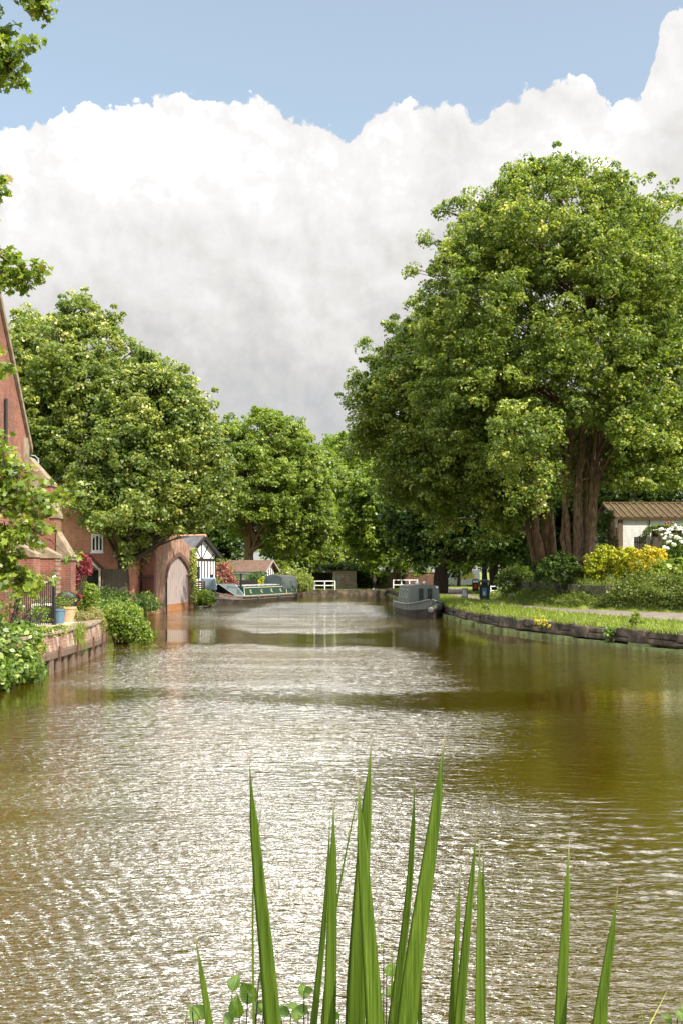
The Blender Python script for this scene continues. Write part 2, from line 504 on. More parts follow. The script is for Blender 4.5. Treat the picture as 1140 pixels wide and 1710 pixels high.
def tree(name, label, base, y0, prof, boughs, clumps, per, leaf, lmat, bmat, stems, group=None, extra=(), bough_r=(1.3, 2.3), clump_r=(.38, .75), squash=.8, limb=.10, holes=0.0, up=.55, bright=0.0, depth=1.0, droop=0.0, clear=(), gaps=()):
    """trunk and limbs (one part) and a crown of leaves (one part) filling the outline prof = rows of (pixel y, left x, right x) at depth y0.
    stems = polylines of (px, py, dy, radius in m)"""
    T = thing(name, label, 'tree', base, 0, group)
    bx, by, bz = base
    rows = sorted([(ZP(py, y0), XP((l + r) / 2, y0), (r - l) / 2 / FPX * y0) for py, l, r in prof])
    zz, cx, rr = (np.array(c) for c in zip(*rows))
    inset = min(bough_r[0] * .3, .5)
    rr = np.maximum(rr - inset * .6, .3)
    zz = np.where(np.arange(len(zz)) == len(zz) - 1, zz - inset * 1.5, zz)
    zz[-1] = max(zz[-1], zz[-2] + .1)
    # boughs through the crown's volume
    zs = np.linspace(zz[0], zz[-1], 60)
    w = np.interp(zs, zz, rr) ** 1.5
    z = RNG.choice(zs, boughs, p=w / w.sum()) + RNG.normal(0, .2, boughs)
    R = np.interp(z, zz, rr)
    br = RNG.uniform(*bough_r, boughs)
    br = np.minimum(br, np.maximum(R * .75, .5))
    rad = np.maximum(R - br * .85, 0) * np.sqrt(RNG.uniform(.12, 1, boughs))
    th = RNG.uniform(0, 2 * np.pi, boughs)
    bc = np.stack([np.interp(z, zz, cx) + rad * np.cos(th), y0 + rad * np.sin(th) * depth, z - br * .3], axis=1)
    # boughs that carry the outline itself
    ze = np.linspace(zz[0], zz[-1], 15)[1:]
    ze = np.repeat(ze, 2) + RNG.normal(0, .2, 28)
    se = np.tile([1.0, -1.0], 14)
    be = np.minimum(RNG.uniform(bough_r[0] * .8, np.mean(bough_r), 28), np.maximum(np.interp(ze, zz, rr) * .7, .4))
    re_ = np.maximum(np.interp(ze, zz, rr) - be * .8, 0)
    bc = np.vstack([bc, np.stack([np.interp(ze, zz, cx) + se * re_, y0 + RNG.normal(0, 1, 28), ze - be * .4], axis=1)])
    br = np.concatenate([br, be])
    if len(extra):
        e = np.array([[*PX(px, py, y0 + dy)] for px, py, dy, r in extra])
        bc = np.vstack([bc, e])
        br = np.concatenate([br, [q[3] for q in extra]])
    # clumps on the upper and outer side of each bough
    nb = len(bc)
    axis = np.stack([np.interp(bc[:, 2], zz, cx), np.full(nb, y0), bc[:, 2] - 1.0], axis=1)
    outw = unit(bc - axis)
    cc, cr, tb = [], [], []
    for i in range(nb):
        m = max(5, int(clumps * (br[i] / np.mean(bough_r)) ** 1.6))
        d = unit(rand_dirs(m) + outw[i] * .55 + np.array([0, 0, .35]))
        q = bc[i] + d * br[i] * (RNG.uniform(.35, 1.08, (m, 1))) * np.array([1, 1, squash])
        if droop:
            q[:, 2] -= droop * (np.linalg.norm(q[:, :2] - bc[i][:2], axis=1) / br[i]) ** 2
        cc.append(q)
        cr.append(RNG.uniform(*clump_r, m))
    # loose clumps over the whole surface, so that the boughs do not read as separate balls
    ml = int(sum(len(q) for q in cc) * .22)
    zl = RNG.choice(zs, ml, p=w / w.sum()) + RNG.normal(0, .5, ml)
    tl = RNG.uniform(0, 2 * np.pi, ml)
    rl = np.interp(zl, zz, rr) * np.sqrt(RNG.uniform(.45, 1.0, ml)) * (1 + .10 * np.sin(5 * tl + zl * 1.1) + .08 * np.sin(9 * tl - zl * 1.9))
    cc.append(np.stack([np.interp(zl, zz, cx) + rl * np.cos(tl), y0 + rl * np.sin(tl) * depth, zl], axis=1))
    cr.append(RNG.uniform(clump_r[0] * .7, clump_r[1] * .9, ml))
    cc, cr = np.vstack(cc), np.concatenate(cr)
    if holes:
        hc = bc[RNG.choice(nb, max(1, int(nb * .25)))] + RNG.normal(0, .8, (max(1, int(nb * .25)), 3))
        dd = np.min(np.linalg.norm(cc[:, None] - hc[None], axis=2), axis=1)
        keep = dd > holes
        cc, cr = cc[keep], cr[keep]
    # openings that show the trunks, and gaps of sky
    vx, vy = 570 + FPX * cc[:, 0] / cc[:, 1], YHOR - FPX * (cc[:, 2] - HCAM) / cc[:, 1]
    keep = np.ones(len(cc), bool)
    for xa, ya, xb, yb, front in clear:
        keep &= ~((vx > xa) & (vx < xb) & (vy > ya) & (vy < yb) & (cc[:, 1] < y0 + front))
    for xa, ya, r_ in gaps:
        keep &= np.hypot(vx - xa, (vy - ya) * 1.2) > r_ * RNG.uniform(.75, 1.3, len(cc))
    cc, cr = cc[keep], cr[keep]
    # a few longer shoots that stick out
    ns = len(cc) // 9
    idx = RNG.choice(len(cc), ns)
    ax = np.stack([np.interp(cc[idx, 2], zz, cx), np.full(ns, y0), cc[idx, 2] - 2], axis=1)
    sh = cc[idx] + unit(cc[idx] - ax) * RNG.uniform(.2, .75, (ns, 1))
    cc = np.vstack([cc, sh])
    cr = np.concatenate([cr, RNG.uniform(.13, .3, ns)])
    p, n, t = clump_leaves(cc, cr, per, up=up, bright=bright)
    # whole sprays differ in tone: some in pale seed or young leaf, some dark
    t = np.clip(t + .17 * np.sin(p[:, 0] * 1.1 + 1.7 * np.sin(p[:, 2] * .8)) * np.sin(p[:, 2] * 1.25 + p[:, 1] * .9 + 2 * np.sin(p[:, 0] * .45)), 0, 1)
    s = RNG.uniform(.7, 1.25, len(p)) * leaf
    me = leaf_mesh(name + '_crown', p - np.array(base), n, s, t)
    # trunk, limbs
    mb = MB()
    axes = []
    for st in stems:
        pts = [Vector(PX(px, py, y0 + dy)) for px, py, dy, r in st]
        rad_ = [q[3] for q in st]
        # subdivide with a little wander
        P2, R2 = [], []
        for i in range(len(pts) - 1):
            for k in range(4):
                f = k / 4
                P2.append(pts[i].lerp(pts[i + 1], f) + Vector(RNG.normal(0, rad_[i] * .12, 3)))
                R2.append((rad_[i] * (1 - f) + rad_[i + 1] * f) * RNG.uniform(.92, 1.1))
        P2.append(pts[-1])
        R2.append(rad_[-1])
        if abs(P2[0].z - bz) < 1.2:
            R2[0] *= 1.3
            R2[1] *= 1.1
        mb.tube(P2, R2, 11)
        axes.append((P2, R2))
    for i in range(nb):
        c = Vector(bc[i])
        best = None
        for P2, R2 in axes:
            for q, r_ in zip(P2, R2):
                if q.z < zz[0] - .4 and q is not P2[-1]:
                    continue
                hor = math.hypot(c.x - q.x, c.y - q.y)
                want = c.z - .55 * hor - .6
                score = hor * .8 + abs(q.z - want) * 1.2
                if best is None or score < best[0]:
                    best = (score, q, r_)
        a, r_ = best[1], min(best[2] * .6, limb)
        midp = a.lerp(c, .5) + Vector((0, 0, .12 * (c - a).length)) + Vector(RNG.normal(0, .25, 3))
        L = bez(a, midp, c, 6)
        mb.tube(L, [r_ * (1 - .75 * k / 6) for k in range(7)], 5, cap=False)
        for k in range(3):
            e = c + Vector(rand_dirs(1)[0]) * br[i] * .8
            mb.tube([L[4], L[4].lerp(e, .5) + Vector((0, 0, .1)), e], [r_ * .35, r_ * .2, r_ * .08], 4, cap=False)
    mb.build('trunk', bmat, T, smooth=True, off=base)
    link_mesh('crown', me, lmat, T)
    return T


def shrub(name, label, cat, base, blobs, clumps, per, leaf, lmat, group=None, clump_r=(.10, .2), shape='quad', stems=True, up=.5, bright=0.0, bmat=None, stem_name='stem', part='foliage'):
    """blobs = (x, y, z, rx, ry, rz) in world metres"""
    T = thing(name, label, cat, base, 0, group)
    cc, cr = [], []
    mb = MB()
    for x, y, z, rx, ry, rz in blobs:
        d = rand_dirs(clumps)
        d[:, 2] = np.abs(d[:, 2]) * np.where(RNG.random(clumps) < .75, 1, -1)
        q = np.array([x, y, z]) + d * np.array([rx, ry, rz]) * RNG.uniform(.55, 1.05, (clumps, 1))
        cc.append(q)
        cr.append(RNG.uniform(*clump_r, clumps))
        if stems:
            for k in range(5):
                e = Vector(q[k])
                a = Vector((base[0] + RNG.normal(0, .08), base[1] + RNG.normal(0, .08), base[2]))
                mb.tube(bez(a, Vector((a.x * .4 + e.x * .6, a.y * .4 + e.y * .6, a.z * .6 + e.z * .4)), e, 4), [.03, .025, .02, .014, .008], 5, cap=False)
    cc, cr = np.vstack(cc), np.concatenate(cr)
    p, n, t = clump_leaves(cc, cr, per, up=up, bright=bright, flat=.9)
    p[:, 2] = np.maximum(p[:, 2], base[2] + .02)
    me = leaf_mesh(name + '_foliage', p - np.array(base), n, RNG.uniform(.7, 1.3, len(p)) * leaf, t, shape)
    link_mesh(part, me, lmat, T)
    if stems:
        mb.build(stem_name, bmat or M['bark_dark'], T, off=base)
    return T


def blades(name, p, h, wd, mat, lean=.35, kind='stuff', nseg=1):
    """tufts of grass: one bent two-part blade per point"""
    k = len(p)
    a = RNG.uniform(0, 2 * np.pi, k)
    side = np.stack([np.cos(a), np.sin(a), np.zeros(k)], axis=1) * (wd / 2)[:, None]
    ln = RNG.normal(0, lean, (k, 2))
    l3 = np.concatenate([ln, np.zeros((k, 1))], axis=1)
    hh = h[:, None]
    mid = p + np.array([0, 0, 1]) * hh * .55 + l3 * hh * .3
    tip = p + np.array([0, 0, 1]) * hh * (1 - .25 * np.sum(ln ** 2, axis=1, keepdims=True).clip(0, 1)) + l3 * hh
    v = np.stack([p - side, p + side, mid + side * .8, mid - side * .8, tip + side * .1, tip - side * .1], axis=1).reshape(-1, 3)
    i0 = np.arange(k)[:, None] * 6
    f = np.concatenate([i0 + np.array([[0, 1, 2, 3]]), i0 + np.array([[3, 2, 4, 5]])])
    t = np.clip(RNG.normal(.45, .25, k), 0, 1)
    me = np_mesh(name, v, f, np.concatenate([t, t]))
    o = link_mesh(name, me, mat)
    return o


def big_leaves(name, P, Nn, T_, S, mat, parent, off, curl=.35):
    """close-up leaves: curved two-sided blades with a midrib, wavy edge and vein coordinates"""
    nu, nv = 6, 9
    V, F, A_, B_ = [], [], [], []
    for p, n, t, s in zip(P, Nn, T_, S):
        p, n, t = Vector(p), Vector(n).normalized(), Vector(t)
        t = (t - n * t.dot(n)).normalized()
        b = n.cross(t)
        k = len(V)
        ph, cu = RNG.uniform(0, 6), curl * RNG.uniform(.4, 1.5)
        for j in range(nv + 1):
            v = j / nv
            wdt = .40 * math.sin(math.pi * min(1, v ** .75 * 1.0)) ** .8 + .004
            for i in range(nu + 1):
                u = i / nu * 2 - 1
                wv = .018 * math.sin(ph + v * 26) * abs(u) ** 2
                h = .16 * abs(u) * wdt / .4 - cu * (v - .3) ** 2 + .025 * math.sin(ph + v * 9 + u * 3)
                q = p + b * s * (u * wdt + wv) + t * s * v + n * s * h
                V.append(tuple(q - Vector(off)))
                A_.append(abs(u))
                B_.append(v)
        for j in range(nv):
            for i in range(nu):
                a = k + j * (nu + 1) + i
                F.append((a, a + 1, a + nu + 2, a + nu + 1))
    me = bpy.data.meshes.new(name)
    me.from_pydata(V, [], F)
    me.polygons.foreach_set('use_smooth', [True] * len(F))
    for nm, dat in (('across', A_), ('along', B_)):
        at = me.attributes.new(nm, 'FLOAT', 'POINT')
        at.data.foreach_set('value', np.array(dat, dtype=np.float32))
    me.update()
    return link_mesh('leaves', me, mat, parent)


def mat_big_leaf(name, dark, light):
    m, nt, out = new_mat(name)
    a = N(nt, 'ShaderNodeAttribute', attribute_name='across')
    v = N(nt, 'ShaderNodeAttribute', attribute_name='along')
    ph = math_(nt, 'SUBTRACT', math_(nt, 'MULTIPLY', v.outputs['Fac'], 52.0), math_(nt, 'MULTIPLY', a.outputs['Fac'], 16.0))
    vein = math_(nt, 'POWER', math_(nt, 'ABSOLUTE', math_(nt, 'COSINE', math_(nt, 'MULTIPLY', ph, .5))), 14.0)
    rib = ramp(nt, a.outputs['Fac'], [(.03, (1, 1, 1)), (.10, (0, 0, 0))])
    vv = math_(nt, 'MAXIMUM', math_(nt, 'MULTIPLY', vein, .7), rib)
    n = noise(nt, pos(nt), 40, 4)
    base = ramp(nt, n, [(.3, dark), (.7, light)])
    col = mixc(nt, math_(nt, 'MULTIPLY', vv, .45), base, tuple(min(1, x * 1.7 + .03) for x in light))
    p = N(nt, 'ShaderNodeBsdfPrincipled', i_Roughness=.42)
    nt.links.new(col, p.inputs['Base Color'])
    nt.links.new(bump(nt, math_(nt, 'MULTIPLY', vv, -1.0), .5, .0015), p.inputs['Normal'])
    t = N(nt, 'ShaderNodeBsdfTranslucent')
    nt.links.new(mixc(nt, 1.0, col, (1.2, 1.3, .4), 'MULTIPLY'), t.inputs[0])
    mx = N(nt, 'ShaderNodeMixShader')
    mx.inputs[0].default_value = .45
    nt.links.new(p.outputs[0], mx.inputs[1])
    nt.links.new(t.outputs[0], mx.inputs[2])
    nt.links.new(mx.outputs[0], out.inputs[0])
    return m


M['lf_sap'] = mat_big_leaf('sapling_leaf', (.060, .115, .010), (.13, .20, .022))

# ------------------------------------------------------------------ the lie of the land
def lerpf(pts):
    a = np.array(sorted(pts))
    return lambda y: np.interp(y, a[:, 0], a[:, 1])


bankR = lerpf([(-60, 26), (-30, 22), (15, 16.0), (22, 13.2), (30.3, 10.4), (36, 8.4), (41.9, 6.8), (47, 6.25), (53, 5.95), (70, 5.7), (110, 5.2), (400, 5.2)])
bankL = lerpf([(-60, -11), (15, -7.8), (20, -7.35), (23.7, -7.12), (29, -7.2), (31.2, -7.45), (33, -8.5), (36, -9.6), (45, -10.4), (58.5, -11.1), (69.5, -10.32), (73, -11.4), (92, -6.5), (100, -5.4), (110, -4.9), (400, -4.9)])
pathR = lerpf([(-60, 45), (20, 28), (30, 22), (38, 18), (43.5, 15), (49.5, 10.7), (58, 9.9), (75, 9.8), (95, 12), (110, 13), (400, 13)])
pathL = lerpf([(-60, 30), (25, 17), (36, 12.5), (46, 9.6), (55, 8.7), (70, 8.2), (90, 7.2), (104, 6.6), (400, 6.6)])
YFAR, YNEAR = 109.5, 2.7


def sstep(a, b, x):
    t = np.clip((x - a) / (b - a), 0, 1)
    return t * t * (3 - 2 * t)


def zright(x, y):
    d, d2 = x - bankR(y), x - pathR(y)
    base = .58 + .09 * np.clip(d / 2.5, 0, 1)
    slope = np.interp(d2, [0, .5, 1.5, 1.6, 5, 12, 40], [0, .08, .6, 1.15, 1.5, 2.3, 2.6])
    return base + slope * (1 - sstep(63, 74, y)) * sstep(20, 32, y)


def zleft(x, y):
    k = sstep(32.2, 33.4, y)
    z = (1 - k) * .98 + k * (.35 + .55 * np.clip((bankL(y) - x) / 3.0, 0, 1))
    far = sstep(70, 76, y)
    return z * (1 - far) + .6 * far


def ground_z(x, y):
    if x >= bankR(y):
        return float(zright(x, y))
    return float(zleft(x, y)) if x <= bankL(y) else .5


ys = [-60, -30, -12, -4, 0, 1, 2, YNEAR - .02, YNEAR] + list(np.arange(4, 109, 1.25)) + [YFAR - .02, YFAR, 111, 114, 118, 124, 135, 150, 175, 210, 280, 500, 1200, 3000]
offL = [1500, 500, 160, 70, 40, 25, 18, 13, 10, 8, 6.5, 5, 4, 3, 2.2, 1.5, .8, .3, 0]
offR = [0, .3, .8, 1.4] + list(np.arange(2, 14, .5)) + [15, 17, 20, 25, 32, 45, 70, 160, 500, 1500]
V, F = [], []
for y in ys:
    canal = YNEAR - .001 < y < YFAR - .001
    row = [(bankL(y) - o - .3, y, float(zleft(bankL(y) - o - .3, y)) if y < YFAR else .5) for o in offL]
    mid = np.linspace(bankL(y) - .3, bankR(y) + .3, 9)
    zc = -1.2 if canal else (.9 if y < 50 else .5)
    row += [(x, y, zc) for x in mid]
    row += [(bankR(y) + o + .3, y, float(zright(bankR(y) + o + .3, y)) if y < YFAR else float(max(.5, zright(bankR(y) + o, y)))) for o in offR]
    V += row
nc = len(V) // len(ys)
for j in range(len(ys) - 1):
    for i in range(nc - 1):
        a = j * nc + i
        F.append((a, a + 1, a + nc + 1, a + nc))
g = MB()
g.add(V, F)
tag(g.build('ground', M['grass_base'], smooth=False), kind='structure')

# towpath and the space by the bridge, draped just above the ground
mb = MB()
pv, yy = [], list(np.arange(10, 112, 1.0))
for y in yy:
    for k in range(6):
        x = pathL(y) + (pathR(y) - pathL(y)) * k / 5 + .12 * math.sin(y * 1.3 + (0 if k < 3 else 2)) * (1 if k in (0, 5) else 0)
        pv.append((x, y, float(zright(x, y)) + .02))
mb.add(pv, [(j * 6 + i, j * 6 + i + 1, j * 6 + 7 + i, j * 6 + 6 + i) for j in range(len(yy) - 1) for i in range(5)])
tag(mb.build('towpath', M['path']), kind='structure')
mb = MB()
for i in range(13):
    x0 = -9 + i * 1.4
    mb.add([(x0, 110.7, .525), (x0 + 1.4, 110.7, .525), (x0 + 1.4, 112.0, .525), (x0, 112.0, .525)], [(0, 1, 2, 3)])
tag(mb.build('footpath', M['path']), kind='structure')
mb = MB()
mb.add([(-20, 128, .53), (160, 128, .53), (160, 139, .53), (-20, 139, .53)], [(0, 1, 2, 3)])
tag(mb.build('road', mat_rough('asphalt', (.04, .04, .042), (.065, .065, .066), 2, .9)), kind='structure')

# ------------------------------------------------------------------ water
def mat_water():
    m, nt, out = new_mat('canal_water')
    g = nt.nodes.new('ShaderNodeNewGeometry')
    sep = nt.nodes.new('ShaderNodeSeparateXYZ')
    nt.links.new(g.outputs['Position'], sep.inputs[0])
    # lanes of wind: calm bands lie between rippled ones, their edges wandering
    wob = noise(nt, pos(nt, (.09, .05, 1), .10), 1.0, 3, .5, .4)
    yy = math_(nt, 'ADD', sep.outputs['Y'], math_(nt, 'MULTIPLY', math_(nt, 'SUBTRACT', wob, .5), 16.0))
    lane = ramp(nt, math_(nt, 'DIVIDE', yy, 120.0), [(0, (1, 1, 1)), (.142, (1, 1, 1)), (.155, (.25, .25, .25)), (.170, (.25, .25, .25)), (.185, (1, 1, 1)), (.265, (1, 1, 1)), (.285, (.10, .10, .10)), (.345, (.10, .10, .10)), (.375, (1, 1, 1)), (.60, (.9, .9, .9)), (.70, (.25, .25, .25)), (1, (.1, .1, .1))])
    pat = ramp(nt, noise(nt, pos(nt, (.16, .45, 1), .05), 1.0, 3, .5, .5), [(.34, (.45, .45, .45)), (.60, (1, 1, 1))])
    # the water under the right bank's trees lies in their lee
    lee = N(nt, 'ShaderNodeMapRange')
    lee.interpolation_type = 'SMOOTHSTEP'
    lee.inputs[1].default_value, lee.inputs[2].default_value = .6, 3.6
    lee.inputs[3].default_value, lee.inputs[4].default_value = 1, .12
    nt.links.new(math_(nt, 'ADD', sep.outputs['X'], math_(nt, 'MULTIPLY', math_(nt, 'SUBTRACT', wob, .5), 3.0)), lee.inputs[0])
    leel = N(nt, 'ShaderNodeMapRange')                 # and under the left quay
    leel.interpolation_type = 'SMOOTHSTEP'
    leel.inputs[1].default_value, leel.inputs[2].default_value = -6.6, -3.6
    leel.inputs[3].default_value, leel.inputs[4].default_value = .22, 1
    nt.links.new(math_(nt, 'ADD', sep.outputs['X'], math_(nt, 'MULTIPLY', math_(nt, 'SUBTRACT', wob, .5), 3.0)), leel.inputs[0])
    wind = math_(nt, 'MULTIPLY', math_(nt, 'MULTIPLY', math_(nt, 'MULTIPLY', lane, pat), lee.outputs[0]), leel.outputs[0])
    a = noise(nt, pos(nt, (3.6, 11.0, 1), .05), 1.0, 2, .5, .35)
    b = noise(nt, pos(nt, (11, 30.0, 1), -.08), 1.0, 2, .55, .3)
    farw = N(nt, 'ShaderNodeMapRange')
    farw.inputs[1].default_value, farw.inputs[2].default_value = 10, 24
    farw.inputs[3].default_value, farw.inputs[4].default_value = .12, 1
    nt.links.new(sep.outputs['Y'], farw.inputs[0])
    h = math_(nt, 'MULTIPLY', math_(nt, 'MULTIPLY', a, .18), farw.outputs[0])
    h = math_(nt, 'ADD', h, math_(nt, 'MULTIPLY', b, .022))
    h = math_(nt, 'MULTIPLY', h, wind)
    bp = N(nt, 'ShaderNodeBump', i_Strength=1.0, i_Distance=1.0)
    nt.links.new(h, bp.inputs['Height'])
    mud = noise(nt, pos(nt), .12, 4)
    col = ramp(nt, mud, [(.3, (.042, .0265, .0003)), (.7, (.060, .039, .0005))])
    body = N(nt, 'ShaderNodeBsdfDiffuse')
    nt.links.new(col, body.inputs[0])
    gl = N(nt, 'ShaderNodeBsdfGlossy', i_Roughness=.03)
    gl.inputs[0].default_value = (1.0, .965, .90, 1)
    fr = N(nt, 'ShaderNodeLayerWeight', i_Blend=.5)
    for n_ in (gl, fr):
        nt.links.new(bp.outputs[0], n_.inputs['Normal'])
    refl = math_(nt, 'ADD', math_(nt, 'MULTIPLY', math_(nt, 'POWER', fr.outputs['Facing'], 2.25), .96), .02)
    mx = N(nt, 'ShaderNodeMixShader')
    nt.links.new(refl, mx.inputs[0])
    nt.links.new(body.outputs[0], mx.inputs[1])
    nt.links.new(gl.outputs[0], mx.inputs[2])
    nt.links.new(mx.outputs[0], out.inputs[0])
    return m


MW = mat_water()
YA, YB_ = 3.6, 27.0
rows_ = [YA]
while rows_[-1] < YB_:
    rows_.append(rows_[-1] + max(.008, .00030 * rows_[-1] ** 2))
wy = np.array(rows_)
cols = np.concatenate([np.linspace(-1.0, -.38, 170)[:-1], np.linspace(-.38, .38, 690), np.linspace(.38, 1.0, 170)[1:]])
Yg = np.repeat(wy[:, None], len(cols), axis=1)
Xg = Yg * cols[None, :]
Xg = np.clip(Xg, bankL(wy)[:, None] - .25, bankR(wy)[:, None] + .25)
Zg = np.zeros_like(Xg)
step_y, step_x = np.gradient(wy)[:, None], (wy * .0016)[:, None]
wx = Xg + .05 * np.sin(Yg * 2.3 + 1.0) * np.sin(Xg * 1.7) + .02 * np.sin(Xg * 7 + Yg * 5)
wz = Yg + .06 * np.sin(Xg * 1.9 + .6 * Yg) + .025 * np.sin(Xg * 6.1 - Yg * 3.7)
for k in range(80):
    lam = .045 * (.45 / .045) ** (RNG.random())
    th = RNG.normal(0, .42 if lam < .18 else .22) + .06
    kx, ky = math.sin(th) * 2 * math.pi / lam, math.cos(th) * 2 * math.pi / lam
    amp = .043 * lam / (2 * math.pi) * (1.25 if lam < .2 else .55)
    att = np.clip(lam / (3.2 * np.maximum(step_y, step_x * .5)) - .6, 0, 1)
    env = .65 + .5 * np.sin(Xg * RNG.uniform(.5, 1.5) + Yg * RNG.uniform(.5, 1.6) + RNG.uniform(0, 6))
    Zg += amp * att * env * np.sin(kx * wx + ky * wz + RNG.uniform(0, 6.283))
fade = np.clip((YB_ - Yg) / 5, 0, 1) * np.clip((Yg - YA) / .3, 0, 1) * np.clip((1.0 - np.abs(cols))[None, :] / .05, 0, 1)
gust = .72 + .28 * np.sin(Xg * .55 + 1.5 * np.sin(Yg * .35)) * np.sin(Yg * .8 + Xg * .2)
calm = 1 - .72 * np.exp(-((Yg - 19.3 - .5 * np.sin(Xg * .9)) / 1.3) ** 2)
lee_ = 1 - .82 * sstep(.8, 4.2, Xg) * sstep(9, 16, Yg)
leeL_ = 1 - .75 * (1 - sstep(-4.6, -2.4, Xg)) * sstep(7, 13, Yg)
Zg *= fade * gust * calm * lee_ * leeL_
nr, ncol = Xg.shape
idx = np.arange((nr - 1) * ncol).reshape(nr - 1, ncol)[:, :-1].ravel()
tag(link_mesh('water', np_mesh('water', np.stack([Xg, Yg, Zg], axis=2).reshape(-1, 3), np.stack([idx, idx + 1, idx + ncol + 1, idx + ncol], axis=1), smooth=True), MW), kind='structure')
# the rest of the canal round the rippled part
mb = MB()
for ya_, yb_ in zip(np.arange(wy[-1], YFAR + .2, 2.0), np.arange(wy[-1] + 2, YFAR + 2.2, 2.0)):
    mb.add([(bankL(ya_) - .25, ya_, 0), (bankR(ya_) + .25, ya_, 0), (bankR(yb_) + .25, yb_, 0), (bankL(yb_) - .25, yb_, 0)], [(0, 1, 2, 3)])
ws = list(np.arange(YNEAR - .1, YA, .3)) + list(np.arange(YA, wy[-1], 1.2)) + [wy[-1]]
for ya_, yb_ in zip(ws[:-1], ws[1:]):
    if yb_ <= YA + .01:
        mb.add([(bankL(ya_) - .25, ya_, 0), (bankR(ya_) + .25, ya_, 0), (bankR(yb_) + .25, yb_, 0), (bankL(yb_) - .25, yb_, 0)], [(0, 1, 2, 3)])
        continue
    for s_, bk in ((-1, bankL), (1, bankR)):
        a0, a1 = s_ * 1.0 * max(ya_, YA), s_ * 1.0 * yb_
        b0, b1 = float(bk(ya_)) + s_ * .25, float(bk(yb_)) + s_ * .25
        if s_ * b0 > s_ * a0 and s_ * b1 > s_ * a1:
            q_ = [(a0, ya_, 0), (b0, ya_, 0), (b1, yb_, 0), (a1, yb_, 0)]
            mb.add(q_ if s_ > 0 else q_[::-1], [(0, 1, 2, 3)])
tag(mb.build('water', MW), kind='structure')

# ------------------------------------------------------------------ canal walls
def bank_wall(name, label, fn, y0, y1, sign, ztop, mat_top, mat_foot, blk=1.1):
    """rough stone bank wall: blocks of uneven face along the edge, slimy foot at the water"""
    T = thing(name, label, 'canal wall', (float(fn(y0)), y0, 0))
    off = (float(fn(y0)), y0, 0)
    mb, ft = MB(), MB()
    y = y0
    r = random.Random(5)
    while y < y1:
        L = r.uniform(.6, 1.4) * blk
        y2 = min(y1, y + L)
        for (za, zb) in ((.18, .18 + (ztop - .18) * (kk := r.uniform(.28, .6))), (.18 + (ztop - .18) * kk + .012, ztop)) if r.random() < .6 else ((.18, ztop),):
            j = r.uniform(-.09, .08)
            a, b = fn(y) - sign * (.10 + j), fn(y2 - .015) - sign * (.10 + j + r.uniform(-.02, .02))
            c, d = fn(y2 - .015) + sign * .5, fn(y) + sign * .5
            dz = r.uniform(-.07, .05) if zb == ztop else 0
            ys_ = (y, y2 - .015, y2 - .015, y)
            mb.hexa([(x, q, za) for x, q in zip((a, b, c, d), ys_)], [(x, q, zb + dz) for x, q in zip((a, b, c, d), ys_)])
        y = y2
    y = y0
    while y < y1:
        y2 = min(y1, y + r.uniform(.5, 1.2))
        j = r.uniform(.16, .34)
        xs_ = (fn(y) - sign * j, fn(y2) - sign * (j + r.uniform(-.05, .05)), fn(y2) + sign * .3, fn(y) + sign * .3)
        zt = r.uniform(.10, .2)
        ft.hexa([(x - sign * .06 * (k < 2), q, -.4) for k, (x, q) in enumerate(zip(xs_, (y, y2, y2, y)))], [(x, q, zt) for x, q in zip(xs_, (y, y2, y2, y))])
        y = y2
    o = mb.build('stone_blocks', mat_top, T, bevel=.05, off=off)
    ft.build('slimy_foot', mat_foot, T, off=off)
    return T


bank_wall('canal_wall', 'dark stone towpath wall with green slimy foot running along the right bank', bankR, 12.0, 109.4, 1, .6, M['stone_dark'], M['slime'])
T = thing('canal_wall', 'low dark stone wall across the far end of the canal', 'canal wall', (0, YFAR, 0))
mb = MB()
x = -4.9
while x < 5.2:
    L = random.uniform(.7, 1.5)
    x2 = min(5.2, x + L)
    mb.box(x, -.12 + random.uniform(-.03, .03), -.5, x2 - .015, .4, .52 + random.uniform(-.02, .02))
    x = x2
mb.build('stone_blocks', M['stone_dark'], T, bevel=.02)
# left bank edging between quay and boathouse, and beyond it
T = thing('canal_wall', 'mossy stone edging below the moored green boat and shrubs', 'canal wall', (float(bankL(71)), 71, 0))
mb = MB()
for y in np.arange(71, 109, 1.3):
    a, b = float(bankL(y)), float(bankL(y + 1.28))
    mb.hexa([(a - .4, y, -.4), (a + .1, y, -.4), (b + .1, y + 1.28, -.4), (b - .4, y + 1.28, -.4)], [(a - .4, y, .58), (a + .06, y, .6), (b + .06, y + 1.28, .6), (b - .4, y + 1.28, .58)])
mb.build('stone_blocks', M['stone_dark'], T, bevel=.03, off=(float(bankL(71)), 71, 0))

# low stone wall holding up the garden
T = thing('garden_wall', 'low rough stone wall holding the garden bank behind the towpath', 'garden wall', (float(pathR(44)) + 1.5, 44, 1.2))
off = (float(pathR(44)) + 1.5, 44, 1.2)
mb = MB()
fw = lambda y: float(pathR(y)) + 1.5
y = 40.0
while y < 67:
    y2 = y + random.uniform(.35, .8)
    zt = 1.86 - .7 * float(sstep(62, 69, y)) + random.uniform(-.05, .05)
    for za, zb in ((1.0, 1.5), (1.51, zt)):
        j = random.uniform(-.05, .05)
        mb.hexa([(fw(y) - .12 + j, y, za), (fw(y2 - .02) - .12 + j, y2 - .02, za), (fw(y2 - .02) + .4, y2 - .02, za), (fw(y) + .4, y, za)],
                [(fw(y) - .1 + j, y, zb), (fw(y2 - .02) - .1 + j, y2 - .02, zb), (fw(y2 - .02) + .4, y2 - .02, zb), (fw(y) + .4, y, zb)])
    y = y2
mb.build('stone_blocks', mat_rough('lichen_stone', (.06, .05, .04), (.22, .18, .14), 2, .9, bumps=.8, bdist=.03, c=(.10, .10, .05)), T, bevel=.03, off=off)

